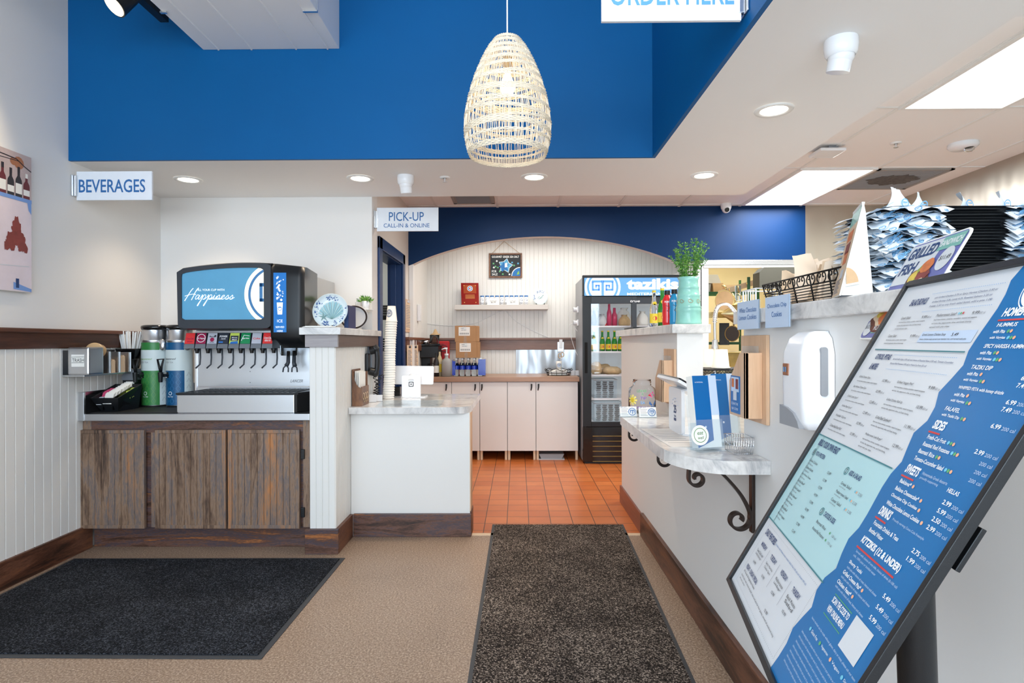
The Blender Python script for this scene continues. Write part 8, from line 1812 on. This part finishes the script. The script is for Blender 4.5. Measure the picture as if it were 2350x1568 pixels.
# green wire shelving with kitchen goods
t = thing('wire_shelving', 'green coated wire shelving at the back of the dish room', 'shelving', (2.3, 7.0, 0)); X0, X1, Y0, Y1 = 2.05, 2.75, 6.75, 7.3
for x in (X0, X1):
    for y in (Y0, Y1): b = MB(); b.cyl((x, y, 0), (x, y, 2.05), .014, .014, 'green_wire', 10); b.build('post', t)
szz = [P(0, y, Y=Y0).z for y in (676, 724, 790)]
for z in szz:
    b = MB(); b.box(X0, Y0 - .006, z - .03, X1, Y0 + .006, z, 'green_wire')
    for k in range(14): yy = Y0 + k * (Y1 - Y0) / 13; b.box(X0, yy - .003, z - .006, X1, yy + .003, z, 'green_wire')
    b.build('shelf', t)
t2 = thing('steel_shelf', 'stainless wall shelf with a scalloped front in the dish room', 'shelf', (2.2, 6.55, szz[1])); z = P(0, 724, Y=6.45).z; b = MB(); b.box(2.0, 6.45, z - .004, 2.9, 6.70, z, 'gold_steel'); b.box(2.0, 6.444, z - .055, 2.9, 6.45, z + .01, 'gold_steel', .002); b.build('board', t2)
b = MB(); b.box(2.0, 6.66, 0, 2.04, 6.70, z, 'gold_steel'); b.build('bracket', t2)
for k, (x0, x1, h_, mt, nm, lb) in enumerate(((2.06, 2.22, .09, 'mid_grey', 'grey_tub', 'grey tub on the top green shelf'), (2.24, 2.36, .10, 'kraft', 'carton', 'tan carton on the top green shelf'), (2.38, 2.56, .08, 'paper_tan', 'packet_box', 'pale packet box at the right of the top green shelf'))):
    b = MB(); b.prism(XF((0, Y0 + .02, 0)), [(x0 + .01, szz[0] + .0006), (x1 - .01, szz[0] + .0006), (x1, szz[0] + h_), (x0, szz[0] + h_)], -.2, 0, mt); o = b.build(nm, loc=((x0 + x1) / 2, Y0 + .1, szz[0])); tag(o, lb, 'container')
b = MB(); b.prism(XF((0, Y0 + .03, 0)), [(2.06, szz[0] + .1), (2.34, szz[0] + .1), (2.30, szz[0] + .2), (2.10, szz[0] + .2)], -.2, 0, 'light_grey'); o = b.build('plastic_tub', loc=(2.2, Y0 + .1, szz[0] + .1)); tag(o, 'pale plastic tub stacked on top of the grey tub and carton', 'container')
# rail with hooks, hanging strainers, ladles and pans
ra, rb = P(1668, 668, Y=6.4), P(1742, 645, Y=5.5 if False else 6.4); t = thing('hook_rail', 'tan wall rail with hooks in the dish room', 'rail', (2.6, 6.4, ra.z)); b = MB(); fr = Fr(ra, (rb - ra), (0, 0, 1)); Lr = (rb - ra).length
b.fbox(fr, -.1, -.03, 0, Lr + .35, .03, .015, 'paper_tan'); b.build('rail', t)
for k in range(5): b = MB(); c_ = fr(.02 + k * .10, -.03, .018); b.tube([c_ + V((0, 0, .05)), c_ + V((0, -.02, -.01)), c_ + V((0, -.03, -.03)), c_ + V((.0, -.045, -.01))], .004, 'brass', 6); b.build('hook', t)
HZ = ra.z - .035
def hung(nm, lb, cat, px, py, Y): p = P(px, py, Y=Y); return thing(nm, lb, cat, tuple(p)), p
def grip(t, p, r, w_=.007):
    b = MB(); b.tube([p + V((0, 0, r)), p + V((0, 0, r + .03)), V((p.x, p.y + .5 * (6.38 - p.y), max(HZ, p.z + r + .05))), V((p.x, 6.385, max(HZ, p.z + r + .06)))], w_, 'gold_steel', 7); b.build('handle', t)
for px, py, r, L_, d, lb in ((1687, 719, .115, .16, (-1, -.15, -.05), 'large steel cone strainer hanging beside the spray tap'), (1700, 704, .08, .07, (-.6, -.6, .5), 'steel strainer hanging above the large cone strainer')):
    t, p = hung('cone_strainer', lb, 'strainer', px, py, 6.25); d = V(d).normalized(); b = MB(); b.cyl(p, p + d * L_, r, .004, 'gold_steel', 28, caps=False); b.cyl(p - d * .03, p, r * 1.05, r, 'gold_steel', 28, caps=False); b.build('cone', t); grip(t, p, r)
for k, (px, py, r, lb) in enumerate(((1666, 690, .11, 'round tan pan hanging on the rail, left'), (1684, 766, .085, 'dark round pan hanging below the cone strainer'))):
    t, p = hung('frying_pan', lb, 'pan', px, py, 6.28); b = MB(); d = V((-.75, -.65, 0)).normalized(); b.cyl(p, p + d * .035, r * .85, r, 'pan_bronze' if k else 'gold_steel', 30); b.build('dish', t); b = MB(); b.cyl(p + d * .0353, p + d * .036, r * .9, r * .9, 'bottle_dark' if k else 'kraft', 30); b.build('inside', t); grip(t, p, r, .009)
for k, (px, lb) in enumerate(((1690, 'left steel ladle hanging from the rail'), (1698, 'right steel ladle hanging from the rail'))):
    t, p = hung('ladle', lb, 'ladle', px, 660, 6.37); b = MB(); b.box(p.x - .014, p.y, p.z - .16, p.x + .014, p.y + .004, p.z + .02, 'aluminium', .002); b.build('handle', t); b = MB(); b.ball(p + V((0, 0, -.18)), .04, 'aluminium', 16); b.build('bowl', t)
a, c = P(1661, 845, Y=4.9), P(1703, 808, Y=4.9); t = thing('sheet_pan', 'worn brown baking pan standing in the dish room', 'pan', (a.x, 4.9, a.z)); fr = Fr((a.x, 4.9, a.z), (1, 0, 0), (0, .1, 1)); W2, H2 = c.x - a.x + .22, c.z - a.z; b = MB(); b.fbox(fr, 0, 0, -.006, W2, H2, 0, 'pan_bronze'); b.build('sheet', t)
b = MB(); b.tube([fr(.0, 0, .01), fr(W2, 0, .01), fr(W2, H2, .01), fr(0, H2, .01)], .008, 'gold_steel', 7, closed=True); b.build('rim', t)
b = MB(); b.box(1.62, 4.7, .0, 2.4, 5.3, P(0, 848, Y=4.7).z, 'gold_steel', .004); o = b.build('dish_sink', loc=(2.0, 5.0, 0)); tag(o, 'steel dish sink below the spray tap', 'sink')
a, c = P(1646, 792, Y=6.8), P(1668, 742, Y=6.8); o = MB().box(a.x, 6.72, a.z, c.x, 6.735, c.z, 'charcoal', .002).build('dark_board', loc=(a.x, 6.72, a.z)); tag(o, 'dark hanging board behind the spray tap', 'board')
a, c = P(1743, 660, Y=5.75), P(1830, 613, Y=5.75); b = MB(); b.prism(XF((0, 5.75, 0)), [(a.x, a.z), (c.x, a.z), (c.x, c.z), (a.x + .05, c.z), (a.x, c.z - .05)], -.16, 0, 'canvas_dark'); o = b.build('covered_hood', loc=(a.x, 5.75, a.z)); tag(o, 'dark canvas-covered box hanging under the header', 'cover')
p = P(1718, 640, Y=6.2); t = thing('green_post', 'green upright post of a rack in the dish room', 'post', (p.x, 6.2, 0)); b = MB(); b.cyl((p.x, 6.2, 0), (p.x, 6.2, P(0, 643, Y=6.2).z), .016, .016, 'green_wire', 12); b.build('upright', t)
